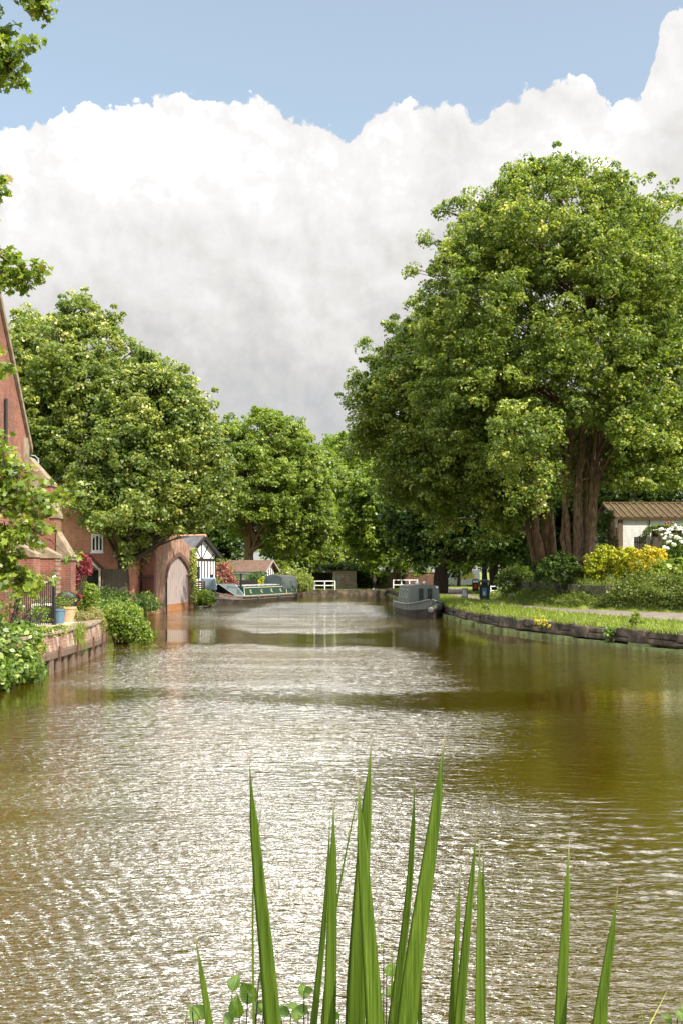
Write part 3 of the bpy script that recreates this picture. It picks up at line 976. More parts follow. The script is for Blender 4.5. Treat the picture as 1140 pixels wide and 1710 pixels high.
# ------------------------------------------------------------------ left side: church, quay
XW = -10.7                                            # the wall that faces the canal
T = thing('brick_church', 'tall red brick church with steep gable and stone capped buttresses at the left edge', 'church', (XW, 28, 1.0))
off = (XW, 28, 1.0)
ye, ya, ze, za = 34.0, 27.6, 6.8, 15.6                # far eave, apex
yn = 2 * ya - ye
mb = MB()
mb.prism([(XW, yn, .6), (XW, ye, .6), (XW, ye, ze), (XW, ya, za), (XW, yn, ze)], (-.5, 0, 0))
mb.box(-24, ye - .5, .6, XW - .5, ye, ze)
mb.box(-24, yn, .6, XW - .5, yn + .5, ze)
mb.build('wall', M['brick'], T, off=off)
mb = MB()
sl = (za - ze) / (ye - ya)
for s in (1, -1):
    e = ya + s * (ye - ya + .25)
    zz_ = ze - .25 * sl
    mb.prism([(XW + .02, e, zz_ + .04), (XW + .02, ya, za + .04), (XW + .02, ya, za + .22), (XW + .02, e + s * .12, zz_ + .22)], (-14, 0, 0))
rf = mb.build('roof', M['slate'], T, off=off)
mb = MB()
for s in (1, -1):
    n_ = 16
    for k in range(n_):
        f0, f1 = k / n_, (k + .97) / n_
        y0_, y1_ = ya + s * (ye - ya + .2) * (1 - f0), ya + s * (ye - ya + .2) * (1 - f1)
        z0_, z1_ = za - sl * abs(y0_ - ya), za - sl * abs(y1_ - ya)
        mb.prism([(XW + .10, y0_, z0_ + .05), (XW + .10, y1_, z1_ + .05), (XW + .10, y1_, z1_ + .30), (XW + .10, y0_, z0_ + .30)], (-.42, 0, 0))
mb.build('coping', M['stone'], T, off=off)
mb = MB()
mb.box(XW - .3, ye - .55, ze - .75, XW + .035, ye + .03, ze + .25)
mb.build('kneeler_stone', M['stone'], T, off=off)
for yw in (32.45,):
    mb = MB()
    mb.box(XW - .2, yw - .55, 6.05, XW + .05, yw + .60, 6.42)
    mb.build('lintel', M['stone'], T, off=off)
    w = MB().box(XW - .1, yw - .42, 4.5, XW + .012, yw + .42, 6.05).build('window', M['glass'], T, off=off)
    fr = MB()
    for q in (-.42, -.14, .14, .42):
        fr.box(XW, yw + q - .02, 4.5, XW + .03, yw + q + .02, 6.05)
    for q in (4.5, 5.0, 5.5, 6.03):
        fr.box(XW, yw - .42, q - .015, XW + .026, yw + .42, q + .015)
    fr.build('frame', M['timber_black'], w, off=off)
    MB().box(XW - .1, yw - .6, 4.35, XW + .09, yw + .6, 4.498).build('sill', M['stone'], T, off=off)
mb = MB()
mb.tube([(XW + .07, 31.55, 6.6), (XW + .07, 31.55, 8.0)], .05, 8)
mb.build('downpipe', M['iron'], T, off=off)


def buttress(y, w, stages):
    """stages from the ground up: (projection, z bottom, z shoulder, z cap top, next projection)"""
    mb, cp = MB(), MB()
    for p, z0, z1, z2, pn in stages:
        mb.box(XW + .002, y - w / 2, z0, XW + p, y + w / 2, z1)
        # stone cap: a sloping weathering slab with a triangular cheek
        cp.prism([(XW + p + .05, y - w / 2 - .05, z1), (XW + p + .05, y - w / 2 - .05, z1 + .10), (XW + pn + .003, y - w / 2 - .05, z2 + .10), (XW + pn + .003, y - w / 2 - .05, z1)], (0, w + .1, 0))
    b = mb.build('buttress', M['brick'], T, off=off)
    cp.build('cap', M['stone'], b, off=off)


for y in (23.6, 25.8, 28.1, 30.4):
    buttress(y, .62, [(1.4, .8, 2.95, 3.75, 0)])
buttress(32.7, .55, [(1.4, .8, 2.95, 3.75, 0)])
# the far corner buttress: three set-offs
mb, cp = MB(), MB()
buttress(34.35, .6, [(1.45, .8, 2.9, 3.8, .95), (.95, 2.95, 4.35, 5.0, .75), (.75, 4.4, 5.45, 6.35, 0)])
# corner quoins of pale brick on the outer edge of one buttress
mb = MB()
for k in range(13):
    z = 1.05 + k * .15
    mb.box(XW + 1.37, 32.7 - .29, z, XW + 1.412, 32.7 + (.1 if k % 2 else .29), z + .085)
mb.build('quoins', M['stone'], T, off=off)
mb = MB()
mb.hexa([(XW - 1.2, 34.2, 5.25), (XW + .5, 34.2, 5.25), (XW + .5, 36.5, 5.25), (XW - 1.2, 36.5, 5.25)], [(XW - 1.2, 34.2, 6.5), (XW - .55, 34.2, 6.5), (XW - .55, 36.5, 6.5), (XW - 1.2, 36.5, 6.5)])
mb.build('lean_to_roof', M['slate'], T, off=off)
MB().box(XW - 1.2, 34.1, .8, XW + .3, 36.2, 5.24).build('wall', M['brick'], T, off=off)

# street lamp behind the church
lx, ly = XP(64.5, 45), 45
T = thing('street_lamp', 'slim grey street lamp beside the church roof', 'street lamp', (lx, ly, .9))
mb = MB()
mb.tube([(0, 0, 0), (0, 0, 3), (0, 0, 6.75)], [.08, .06, .04], 8)
mb.tube([(0, 0, 6.7), (-.15, 0, 6.85), (-.5, 0, 6.88)], .03, 7)
mb.build('post', M['steel'], T)
mb = MB()
mb.prism([(-.42, -.07, 6.82), (-.5, -.07, 6.93), (-.9, -.07, 6.90), (-.95, -.07, 6.84)], (0, .14, 0))
mb.build('lamp_head', M['steel'], T, bevel=.01)

# quay in front of the church
QY = [(18, None), (20.5, None), (23.0, None), (25.0, None), (27.0, None), (29.0, None), (30.4, None), (31.3, None), (32.0, -7.85), (32.4, -8.6)]
Q = [(float(bankL(y)) if x is None else x, y) for y, x in QY]
T = thing('quay_wall', 'bulging weathered red brick quay wall standing on timber piles at the left', 'quay wall', (Q[3][0], Q[3][1], 0))
off = (Q[3][0], Q[3][1], 0)
mb, cp = MB(), MB()
for (xa, ya_), (xb, yb) in zip(Q[:-1], Q[1:]):
    bl = .05
    mb.hexa([(xa - .5, ya_, .42), (xa + .04, ya_, .42), (xb + .04, yb, .42), (xb - .5, yb, .42)], [(xa - .55, ya_, .94), (xa - bl, ya_, .94), (xb - bl, yb, .94), (xb - .55, yb, .94)])
    L = math.hypot(xb - xa, yb - ya_)
    m_ = max(1, int(L / .6))
    for k in range(m_):
        f0, f1 = k / m_, (k + .97) / m_
        p0 = (xa + (xb - xa) * f0, ya_ + (yb - ya_) * f0)
        p1 = (xa + (xb - xa) * f1, ya_ + (yb - ya_) * f1)
        j = random.uniform(-.03, .03)
        zt = 1.02 + random.uniform(-.012, .012)
        cp.hexa([(p0[0] - .5, p0[1], .945), (p0[0] + .02 + j, p0[1], .945), (p1[0] + .02 + j, p1[1], .945), (p1[0] - .5, p1[1], .945)],
                [(p0[0] - .5, p0[1], zt), (p0[0] + .02 + j, p0[1], zt), (p1[0] + .02 + j, p1[1], zt), (p1[0] - .5, p1[1], zt)])
mb.build('brickwork', M['brick_quay'], T, off=off)
cp.build('coping', M['stone'], T, bevel=.012, off=off)
wl = MB()
for (xa, ya_), (xb, yb) in zip(Q[1:8], Q[2:9]):
    wl.bar((xa + .07, ya_, .45), (xb + .07, yb, .45), .16, .16)
wl.build('waling_beam', M['timber_brown'], T, bevel=.015, off=off)
pl_y = list(np.arange(20.6, 31.2, .72))
for y in pl_y:
    x = float(bankL(y)) + random.uniform(-.02, .03)
    p = MB()
    dx = random.uniform(-.03, .03)
    w = random.uniform(.13, .2)
    p.hexa([(x - .1, y - w, -.6), (x + .06, y - w, -.6), (x + .06, y + w, -.6), (x - .1, y + w, -.6)], [(x - .1 + dx, y - w * .9, .39), (x + .05 + dx, y - w * .9, .39), (x + .05 + dx, y + w * .9, .39), (x - .1 + dx, y + w * .9, .39)])
    p.build('pile', M['timber_brown'], T, bevel=.02, off=off)
p = MB()
for y in np.arange(20.4, 31.3, .5):
    x = float(bankL(y))
    p.box(x - .4, y, -.6, x - .13, y + .49, .41)
p.build('back_boards', M['timber_black'], T, off=off)
bb = MB()
for y in (24.6, 26.4, 28.2, 29.6, 30.6):
    x = float(bankL(y))
    bb.box(x + .152, y - .04, .28, x + .185, y + .04, .66)
bb.build('iron_straps', mat_rough('rusty_iron', (.05, .022, .014), (.12, .05, .03), 6, .8), T, off=off)
mb = MB()
pv = []
for x, y in Q:
    pv += [(x - .45, y, 1.0), (-10.6, y, 1.0)]
mb.add(pv, [(2 * i + 1, 2 * i, 2 * i + 2, 2 * i + 3) for i in range(len(Q) - 1)])
tag(mb.build('quay_paving', M['paving']), kind='structure')

# railing on the quay
ra, rb = Vector((XP(27, 26.4), 26.4, 1.0)), Vector((XP(91, 28.2), 28.2, 1.0))
T = thing('iron_railing', 'black iron railing with thin upright bars and a white ball finial on the brick quay', 'railing', rb)
d = rb - ra
for k, q in enumerate((ra, rb)):
    mb = MB()
    mb.tube([q, q + Vector((0, 0, 1.28))], .045, 10)
    mb.lathe(q, [(.07, 0), (.07, .04), (.05, .06)], 12)
    p = mb.build('post', M['iron'], T, off=rb)
    if k == 1:
        MB().ball(q + Vector((0, 0, 1.34)), .065).build('finial', M['white'], p, smooth=True, off=rb)
for z in (.10, 1.20):
    MB().bar(ra + Vector((0, 0, z)), rb + Vector((0, 0, z)), .03, .045).build('rail', M['iron'], T, off=rb)
nb = 19
for k in range(1, nb):
    q = ra + d * (k / nb)
    MB().tube([q + Vector((0, 0, .03)), q + Vector((0, 0, 1.2))], .011, 6).build('bar', M['iron'], T, off=rb)


def pot(name, label, loc, r, h, mat, lf, leaves=22, size=.06, tall=.35, cat='plant pot'):
    T = thing(name, label, cat, loc)
    mb = MB()
    mb.lathe((0, 0, 0), [(r * .68, 0), (r * .95, h * .86), (r * 1.06, h * .87), (r * 1.06, h), (r * .9, h), (r * .88, h * .9)], 20)
    mb.build('pot', mat, T, smooth=False)
    cc = np.array([(RNG.normal(0, r * .6), RNG.normal(0, r * .6), h + abs(RNG.normal(.1, tall * .5))) for _ in range(leaves)])
    p, n, t = clump_leaves(cc, np.full(leaves, .09), 10)
    link_mesh('plant', leaf_mesh('pot_plant', p, n, RNG.uniform(.6, 1.2, len(p)) * size, t), lf, T)
    return T


pot('plant_pot', 'blue grey glazed pot of small plants beside the railing post', (XP(99.5, 28.9), 28.9, 1.0), .19, .42, M['blue_glaze'], M['lf_shrub'], tall=.55)
pot('plant_pot', 'pale terracotta pot of flowers next to the blue pot', (XP(114, 29.9), 29.9, 1.0), .24, .45, M['terracotta'], M['lf_shrub'], tall=.5)
T = thing('planter', 'dark square planter behind the iron railing', 'planter', (XP(78, 29.3), 29.3, 1.0))
mb = MB()
mb.hexa([(-.24, -.18, 0), (.24, -.18, 0), (.24, .18, 0), (-.24, .18, 0)], [(-.32, -.24, .5), (.32, -.24, .5), (.32, .24, .5), (-.32, .24, .5)])
mb.build('box', mat_plain('brown_planter', (.05, .028, .02), .6), T, bevel=.015)
cc = np.array([(RNG.uniform(-.25, .25), RNG.uniform(-.18, .18), .55 + abs(RNG.normal(0, .1))) for _ in range(16)])
p, n, t = clump_leaves(cc, np.full(16, .08), 10)
link_mesh('plant', leaf_mesh('planter_plant', p, n, RNG.uniform(.04, .08, len(p)), t), M['lf_shrub'], T)
T = thing('planter', 'white slatted planter box behind the iron railing', 'planter', (XP(70, 29.8), 29.8, 1.0))
mb = MB()
for k in range(6):
    mb.box(-.24 + k * .08, -.2, 0, -.17 + k * .08, -.17, .55)
    mb.box(-.24 + k * .08, .17, 0, -.17 + k * .08, .2, .55)
mb.box(-.23, -.169, .04, .23, .169, .48)
mb.build('box', M['white'], T)
cc = np.array([(RNG.uniform(-.18, .18), RNG.uniform(-.12, .12), .6 + abs(RNG.normal(0, .1))) for _ in range(10)])
p, n, t = clump_leaves(cc, np.full(10, .08), 10)
link_mesh('plant', leaf_mesh('planter_plant', p, n, RNG.uniform(.04, .08, len(p)), t), M['lf_shrub'], T)
# round dark dish on a stand
dx, dy = XP(122, 32.6), 31.9
T = thing('dish', 'dark grey round dish tilted on a short stand behind the pots', 'dish', (dx, dy, 1.0))
mb = MB()
prof = [(.02, 0), (.14, -.015), (.26, -.06), (.34, -.12), (.355, -.115), (.27, -.045), (.15, .005), (.02, .02)]
k0 = len(mb.v)
mb.lathe((0, 0, 0), prof, 28)
R_ = Matrix.Rotation(math.radians(115), 4, 'X') @ Matrix.Rotation(math.radians(20), 4, 'Y')
mb.v = [tuple(R_ @ Vector(p) + Vector((0, 0, .52))) for p in mb.v]
mb.build('bowl', M['tar'], T, smooth=True)
mb = MB()
mb.tube([(0, .1, 0), (0, .08, .5)], .025, 8)
mb.lathe((0, .1, 0), [(.16, 0), (.16, .03), (.03, .05)], 14)
mb.build('stand', M['tar'], T)

# ------------------------------------------------------------------ behind the quay: house, outbuilding, boathouse
T = thing('brick_house', 'red brick house with white arched window and a lean-to porch, behind the trees', 'house', (-14.5, 57, .9))
off = (-14.5, 57, .9)
hy = 57.0
mb = MB()
mb.prism([(-19, hy, .8), (-11.9, hy, .8), (-11.9, hy, 5.8), (-15.4, hy, 8.2), (-19, hy, 5.8)], (0, 7, 0))
mb.build('wall', M['brick_house'], T, off=off)
mb = MB()
for s in (1, -1):
    xe = -15.4 + s * 3.85
    mb.prism([(xe, hy - .3, 5.62), (-15.4, hy - .3, 8.25), (-15.4, hy - .3, 8.42), (xe + s * .05, hy - .3, 5.78)], (0, 7.6, 0))
mb.build('roof', M['slate'], T, off=off)
wx0, wx1, wz0, wz1 = XP(154.5, hy), XP(172, hy), ZP(920, hy), ZP(893, hy)
w = MB().box(wx0, hy - .03, wz0, wx1, hy + .1, wz1).build('window', M['glass'], T, off=off)
fr = MB()
wc = (wx0 + wx1) / 2
for x in (wx0, wx1, wc - .10, wc + .10):
    fr.box(x - .035, hy - .08, wz0, x + .035, hy - .032, wz1)
for z in (wz0, wz1):
    fr.box(wx0 - .03, hy - .084, z - .04, wx1 + .03, hy - .034, z + .04)
arc = [(wc + (wx1 - wx0) / 2 * math.cos(a), hy - .06, wz1 - .35 + .3 * math.sin(a)) for a in np.linspace(0, math.pi, 12)]
fr.tube(arc, .03, 5)
fr.build('frame', M['white'], w, off=off)
MB().box(wx0 - .08, hy - .14, wz0 - .14, wx1 + .08, hy - .002, wz0 - .045).build('sill', M['white'], w, off=off)
mb = MB()
px0, px1 = XP(144, hy), XP(171, hy)
mb.prism([(px0, hy - 1.6, ZP(950, hy)), (px1 + .15, hy - 1.6, ZP(950, hy)), (XP(152, hy), hy - 1.6, ZP(926, hy)), (px0 - .2, hy - 1.6, ZP(926, hy))], (0, 1.59, 0))
mb.build('porch_roof', M['tile_brown'], T, off=off)
mb = MB()
mb.bar((XP(152, hy), hy - 1.63, ZP(926, hy)), (px1 + .2, hy - 1.63, ZP(950.5, hy)), .05, .12)
mb.build('bargeboard', M['timber_pale'], T, off=off)
for px in (144.5, 178):
    MB().box(XP(px, hy) - .05, hy - 1.62, .85, XP(px, hy) + .05, hy - 1.52, ZP(949, hy)).build('porch_post', M['timber_pale'], T, off=off)
MB().box(XP(146, hy), hy - .05, .9, XP(170, hy), hy - .003, ZP(953, hy)).build('door', M['timber_black'], T, off=off)
mb = MB()
for k in range(15):  # fence widened with dark boards that stand in for shade under the tree
    x = XP(181, hy) + k * .09
    mb.box(x, hy - 1.4, .88, x + .08, hy - 1.36, ZP(950, hy))
tag(mb.build('timber_fence', M['timber_fence']), 'upright board fence beside the porch post, dark boards added for shade', 'fence')

T = thing('outbuilding', 'pale stone outbuilding with a black window under the dark tree', 'outbuilding', (-12.9, 60, .9))
off = (-12.9, 60, .9)
mb = MB()
mb.prism([(-14.3, 60, .7), (-11.35, 60, .7), (-11.35, 60, 3.4), (-12.8, 60, 4.4), (-14.3, 60, 3.4)], (0, 5, 0))
mb.build('wall', M['stone_pale'], T, off=off)
mb = MB()
for s in (1, -1):
    xe = -12.82 + s * 1.7
    mb.prism([(xe, 59.7, 3.22), (-12.82, 59.7, 4.42), (-12.82, 59.7, 4.55), (xe, 59.7, 3.36)], (0, 5.6, 0))
mb.build('roof', M['slate'], T, off=off)
w = MB().box(XP(210, 60), 59.96, ZP(979, 60), XP(229, 60), 60.1, ZP(964, 60)).build('window', M['glass'], T, off=off)
MB().box(XP(208, 60), 59.93, ZP(964, 60), XP(231, 60), 60.1, ZP(961, 60)).build('lintel', M['stone'], T, off=off)
T = thing('iron_fence', 'black iron fence on a low wall between the outbuilding and the boathouse pier', 'fence', (XP(200, 58.3), 58.3, .9))
off = (XP(200, 58.3), 58.3, .9)
mb = MB()
xa, xb = XP(200, 58.3), XP(256, 58.3)
for z in (1.2, 2.15):
    MB().bar((xa, 58.3, z), (xb, 58.3, z), .03, .05).build('rail', M['iron'], T, off=off)
for k in range(19):
    x = xa + (xb - xa) * k / 18
    MB().tube([(x, 58.3, .88), (x, 58.3, 2.35)], .014, 5).build('bar', M['iron'], T, off=off)
MB().box(xa, 58.42, .6, xb, 58.62, 1.1).build('plinth_wall', M['brick_dark'], T, off=off)

# boathouse gable standing in the water
A, B = Vector((-11.1, 59.0, 0)), Vector((-10.32, 69.5, 0))
T = thing('brick_boathouse', 'red brick boathouse gable with a tall pointed plank door opening on the canal', 'boathouse', A, math.atan2((B - A).y, (B - A).x))
L = (B - A).length                                    # local x along the wall, local -y towards the canal


def s_at(px):
    k = (px - 570) / FPX
    D = (B - A) / L
    return (k * A.y - A.x) / (D.x - k * D.y)


ztop = lambda s: np.interp(s, [0, L * .42, L], [4.1, 5.35, 4.0])
dc, dw, dz = (s_at(279) + s_at(318.5)) / 2, (s_at(318.5) - s_at(279)) / 2, 3.55


def arch(t):
    """height of the pointed arch at offset t from the middle"""
    k = min(1, abs(t) / dw)
    return 1.9 + (dz - 1.9) * math.sqrt(max(0, 4 - (1 + k) ** 2)) / math.sqrt(3)


mb = MB()
xs = sorted(set([0.0, L * .42, L] + list(np.linspace(0, dc - dw, 5)) + list(np.linspace(dc + dw, L, 5)) + list(np.linspace(dc - dw, dc + dw, 25))))
for a, b in zip(xs[:-1], xs[1:]):
    m_ = (a + b) / 2
    za_ = arch(a - dc) if dc - dw < m_ < dc + dw else -.5
    zb_ = arch(b - dc) if dc - dw < m_ < dc + dw else -.5
    mb.hexa([(a, 0, za_), (b, 0, zb_), (b, .5, zb_), (a, .5, za_)], [(a, 0, ztop(a)), (b, 0, ztop(b)), (b, .5, ztop(b)), (a, .5, ztop(a))])
mb.box(0, .5, -.5, .4, 7, 3.9)
mb.box(L - .4, .5, -.5, L, 7, 3.9)
mb.build('wall', M['brick_gate'], T)
mb = MB()
ap = L * .42
mb.prism([(-.15, .5, 3.9), (ap, .5, 5.2), (ap, .5, 5.36), (-.2, .5, 4.05)], (0, 7, 0))
mb.prism([(L + .15, .5, 3.85), (ap, .5, 5.2), (ap, .5, 5.36), (L + .2, .5, 4.0)], (0, 7, 0))
mb.build('roof', M['slate'], T)
dr = MB()
npl = 13
for k in range(npl):
    a, b = dc - dw + .03 + k * (2 * dw - .06) / npl, dc - dw + .03 + (k + .88) * (2 * dw - .06) / npl
    dr.hexa([(a, .12, .42), (b, .12, .42), (b, .18, .42), (a, .18, .42)], [(a, .12, arch(a - dc) - .03), (b, .12, arch(b - dc) - .03), (b, .18, arch(b - dc) - .03), (a, .18, arch(a - dc) - .03)])
dr.box(dc - dw + .05, .19, .3, dc + dw - .05, .23, 2.2)
door = dr.build('door', M['timber_pale'], T)
MB().box(dc - dw + .03, .10, -.1, dc + dw - .03, .2, .41).build('foot_board', M['timber_rust'], door)
for s in (-1, 1):
    for z in (2.2,):
        hg = MB().box(dc + s * dw - (.05 if s < 0 else .75), .085, z, dc + s * dw + (.75 if s < 0 else .05), .118, z + .07)
        hg.build('hinge', M['iron'], door)
ar = MB()
tt = np.linspace(-dw, dw, 32)
for a, b in zip(tt[:-1], tt[1:]):
    ar.hexa([(dc + a, -.03, arch(a)), (dc + b, -.03, arch(b)), (dc + b, .1, arch(b)), (dc + a, .1, arch(a))], [(dc + a * 1.13, -.03, arch(a) + .26), (dc + b * 1.13, -.03, arch(b) + .26), (dc + b * 1.13, .1, arch(b) + .26), (dc + a * 1.13, .1, arch(a) + .26)])
ar.build('brick_arch', M['brick_dark'], T)
pr = MB()
pr.box(-.5, -.12, -.5, -.003, .55, 3.95)
for z in (1.0, 2.45):
    pr.box(-.56, -.18, z, .05, .6, z + .12)
pr.hexa([(-.55, -.17, 3.95), (.04, -.17, 3.95), (.04, .6, 3.95), (-.55, .6, 3.95)], [(-.3, -.02, 4.3), (.0, -.02, 4.3), (.0, .5, 4.3), (-.3, .5, 4.3)])
pr.build('corner_pier', mat_brick('dark_pier_brick', (.22, .075, .05), (.16, .06, .045), (.16, .11, .09), amount=.5), T)
MB().tube([(dc - dw - .28, -.06, .0), (dc - dw - .28, -.06, 1.9)], .045, 8).build('downpipe', M['iron'], T)

# timber-framed house
T = thing('timber_framed_house', 'black and white timber-framed gable with slate roof beyond the boathouse', 'house', (XP(337, 76), 76, .7), math.radians(59))
hw = 1.75
zr, ze_ = ZP(897, 76) - .7, ZP(927, 76) - .7
mb = MB()                                             # local: gable in the plane y = 0, ridge runs along +y
mb.prism([(-hw, 0, 0), (hw, 0, 0), (hw, 0, ze_ + .1), (0, 0, zr - .1), (-hw, 0, ze_ + .1)], (0, 6, 0))
mb.build('wall', M['render_white'], T)
mb = MB()
for s in (1, -1):
    sl_ = (zr - ze_) / hw
    mb.prism([(s * (hw + .3), -.35, ze_ - .3 * sl_), (0, -.35, zr), (0, -.35, zr + .14), (s * (hw + .36), -.35, ze_ - .3 * sl_ + .1)], (0, 6.7, 0))
roof = mb.build('roof', M['slate'], T)
mb = MB()
for k in range(17):
    mb.tube([(0, -.4 + k * .4, zr + .12), (0, -.02 + k * .4, zr + .12)], .1, 8)
mb.build('ridge_tiles', M['terracotta'], roof)
mb = MB()
for s in (1, -1):
    mb.bar((s * (hw + .36), -.37, ze_ - .3 * sl_ - .02), (0, -.37, zr), .05, .26, up=(0, 0, 1))
mb.build('bargeboard', M['timber_black'], T)
mb = MB()
zb = ze_ - .35
mb.box(-hw, -.035, zb - .1, hw, -.003, zb + .1)
zt_ = lambda x: ze_ + .1 + (zr - .2 - ze_) * (1 - abs(x) / hw)
for x in (-hw + .06, hw - .06):
    mb.box(x - .06, -.03, 0, x + .06, -.004, ze_)
mb.bar((0, -.02, zb), (0, -.02, zt_(0) - .05), .10, .03, up=(0, 1, 0))
for s in (1, -1):
    mb.bar((s * .08, -.019, zb + .05), (s * .75, -.019, zt_(.75) - .08), .09, .03, up=(0, 1, 0))
    mb.bar((s * (hw - .25), -.0185, zt_(hw - .1) - .05), (s * 1.0, -.0185, zb + .05), .08, .03, up=(0, 1, 0))
for x in np.linspace(-hw, hw, 11)[1:-1]:
    mb.box(x - .055, -.028, 0, x + .055, -.0035, zb - .1)
mb.box(-hw, -.032, 1.0, hw, -.0025, 1.12)
mb.build('timbers', M['timber_black'], T)
w = MB().box(-1.5, -.06, 1.3, -.3, -.036, 2.1).build('window', M['glass'], T)
fr = MB()
for x in (-1.5, -1.1, -.7, -.3):
    fr.box(x - .03, -.075, 1.3, x + .03, -.061, 2.1)
fr.box(-1.55, -.10, 2.1, -.25, -.003, 2.2)
fr.build('frame', M['timber_black'], w)
MB().box(1.0, -.05, 1.3, 1.3, -.036, 1.6).build('window', M['glass'], T)

# garden shed with tiled roof
T = thing('garden_shed', 'small shed with brown tiled roof and white boarded gable among garden shrubs', 'shed', (XP(418, 99), 99, .6), math.radians(-20))
mb = MB()
mb.prism([(-2.3, -1.3, 0), (-2.3, 1.3, 0), (-2.3, 1.3, 2.0), (-2.3, 0, 2.9), (-2.3, -1.3, 2.0)], (4.4, 0, 0))
mb.build('wall', M['render_white'], T)
mb = MB()
for s in (1, -1):
    mb.prism([(-2.6, s * 1.65, 1.82), (-2.6, 0, 2.95), (-2.6, 0, 3.07), (-2.6, s * 1.7, 1.92)], (5.1, 0, 0))
mb.build('roof', M['tile_brown'], T)
mb = MB()
mb.box(-2.6, -1.75, 1.72, 2.5, -1.66, 1.84)
mb.build('gutter', M['teal_plastic'], T)
mb = MB()
for s in (1, -1):
    mb.bar((2.52, s * 1.7, 1.86), (2.52, 0, 3.02), .05, .16)
mb.build('bargeboard', M['timber_pale'], T)
mb = MB()
for y in (-1.2, -.7, -.2, .3, .8, 1.2):
    mb.box(2.102, y - .08, 0, 2.13, y + .08, 2.05 + .5 * (1 - abs(y) / 1.3))
mb.box(2.103, -1.28, 1.3, 2.14, 1.28, 1.45)
mb.build('timbers', M['timber_black'], T)

# ------------------------------------------------------------------ boats


def hull(mb, st):
    """st = (x, half width, gunwale z); both sides, transom and bow closed"""
    k = len(mb.v)
    for x, w, g in st:
        mb.v += [(x, -w * .55, -.5), (x, -w * .93, -.02), (x, -w, g * .55), (x, -w, g), (x, w, g), (x, w, g * .55), (x, w * .93, -.02), (x, w * .55, -.5)]
    for i in range(len(st) - 1):
        for j in range(7):
            a = k + i * 8 + j
            mb.f.append((a, a + 1, a + 9, a + 8))
    mb.f.append(tuple(k + j for j in reversed(range(8))))
    mb.f.append(tuple(k + (len(st) - 1) * 8 + j for j in range(8)))


def loft(mb, a, b):
    """solid between cross-sections a and b, lists of (x, y, z)"""
    n = len(a)
    k = len(mb.v)
    mb.v += [tuple(p) for p in list(a) + list(b)]
    mb.f += [(k + i, k + (i + 1) % n, k + n + (i + 1) % n, k + n + i) for i in range(n)]
    mb.f += [tuple(k + i for i in reversed(range(n))), tuple(k + n + i for i in range(n))]


def cabin_sec(x, wb, wt, z0, z1, camber=.06):
    return [(x, -wb, z0), (x, -wt, z1), (x, -wt * .5, z1 + camber * .8), (x, 0, z1 + camber), (x, wt * .5, z1 + camber * .8), (x, wt, z1), (x, wb, z0)]


# green narrowboat moored on the left; local x from the bow to the stern, visible side is local -y
bow = Vector((-9.85, 75.3, 0))
dirb = Vector((.292, .956, 0)).normalized()
T = thing('narrowboat', 'long dark green narrowboat with cream lines and glazed bow cover moored on the left', 'narrowboat', bow, math.atan2(dirb.y, dirb.x))
mb = MB()
ST = [(0, .06, 1.0), (.5, .38, .86), (1.1, .66, .74), (2.0, .9, .63), (3.2, 1.02, .55), (4.5, 1.04, .52), (9, 1.04, .5), (15.5, 1.04, .5), (16.8, .98, .54), (17.4, .78, .58), (17.8, .4, .6)]
hull(mb, ST)
mb.build('hull', M['hull_dark'], T)
mb = MB()
for s in (1, -1):
    mb.tube([(x, s * (w + .015), g) for x, w, g in ST], .045, 6)
    mb.tube([(x, s * (w + .012), g * .55 + .02) for x, w, g in ST], .03, 6)
mb.build('rubbing_strake', M['gunwale_brown'], T)
mb = MB()
for s in (-1,):
    k = len(mb.v)
    mb.add([(.55, s * .43, .83), (1.15, s * .70, .71), (2.1, s * .94, .59), (3.6, s * 1.055, .51), (3.6, s * 1.055, .36), (2.1, s * .935, .38), (1.15, s * .70, .47), (.55, s * .43, .58)], [(0, 7, 6, 1), (1, 6, 5, 2), (2, 5, 4, 3)])
mb.build('side_band', M['gunwale_brown'], T)
mb = MB()
mb.prism([(1.2, -.56, .73), (3.6, -.88, .6), (3.6, -.86, .76), (1.4, -.6, .84)], (0, .05, 0))
mb.prism([(1.2, .56, .73), (3.6, .88, .6), (3.6, .86, .76), (1.4, .6, .84)], (0, -.05, 0))
mb.build('bow_panel', M['red_paint'], T)
mb = MB()
loft(mb, cabin_sec(4.3, .92, .82, .5, 1.30), cabin_sec(16.9, .92, .82, .48, 1.28))
mb.build('cabin', M['green_boat'], T)
mb = MB()
side = lambda z: -(.92 - .10 * (z - .5) / .8) - .006
for za_, zb_ in ((.565, .605), (1.205, 1.25)):
    mb.hexa([(4.4, side(za_) + .006, za_), (16.85, side(za_) + .006, za_), (16.85, side(zb_) + .006, zb_), (4.4, side(zb_) + .006, zb_)], [(4.4, side(za_) - .008, za_), (16.85, side(za_) - .008, za_), (16.85, side(zb_) - .008, zb_), (4.4, side(zb_) - .008, zb_)])
for x in (4.4, 14.1, 16.78):
    mb.hexa([(x, side(.62) + .006, .62), (x + .1, side(.62) + .006, .62), (x + .1, side(1.2) + .006, 1.2), (x, side(1.2) + .006, 1.2)], [(x, side(.62) - .007, .62), (x + .1, side(.62) - .007, .62), (x + .1, side(1.2) - .007, 1.2), (x, side(1.2) - .007, 1.2)])
mb.build('coach_line', M['cream'], T)
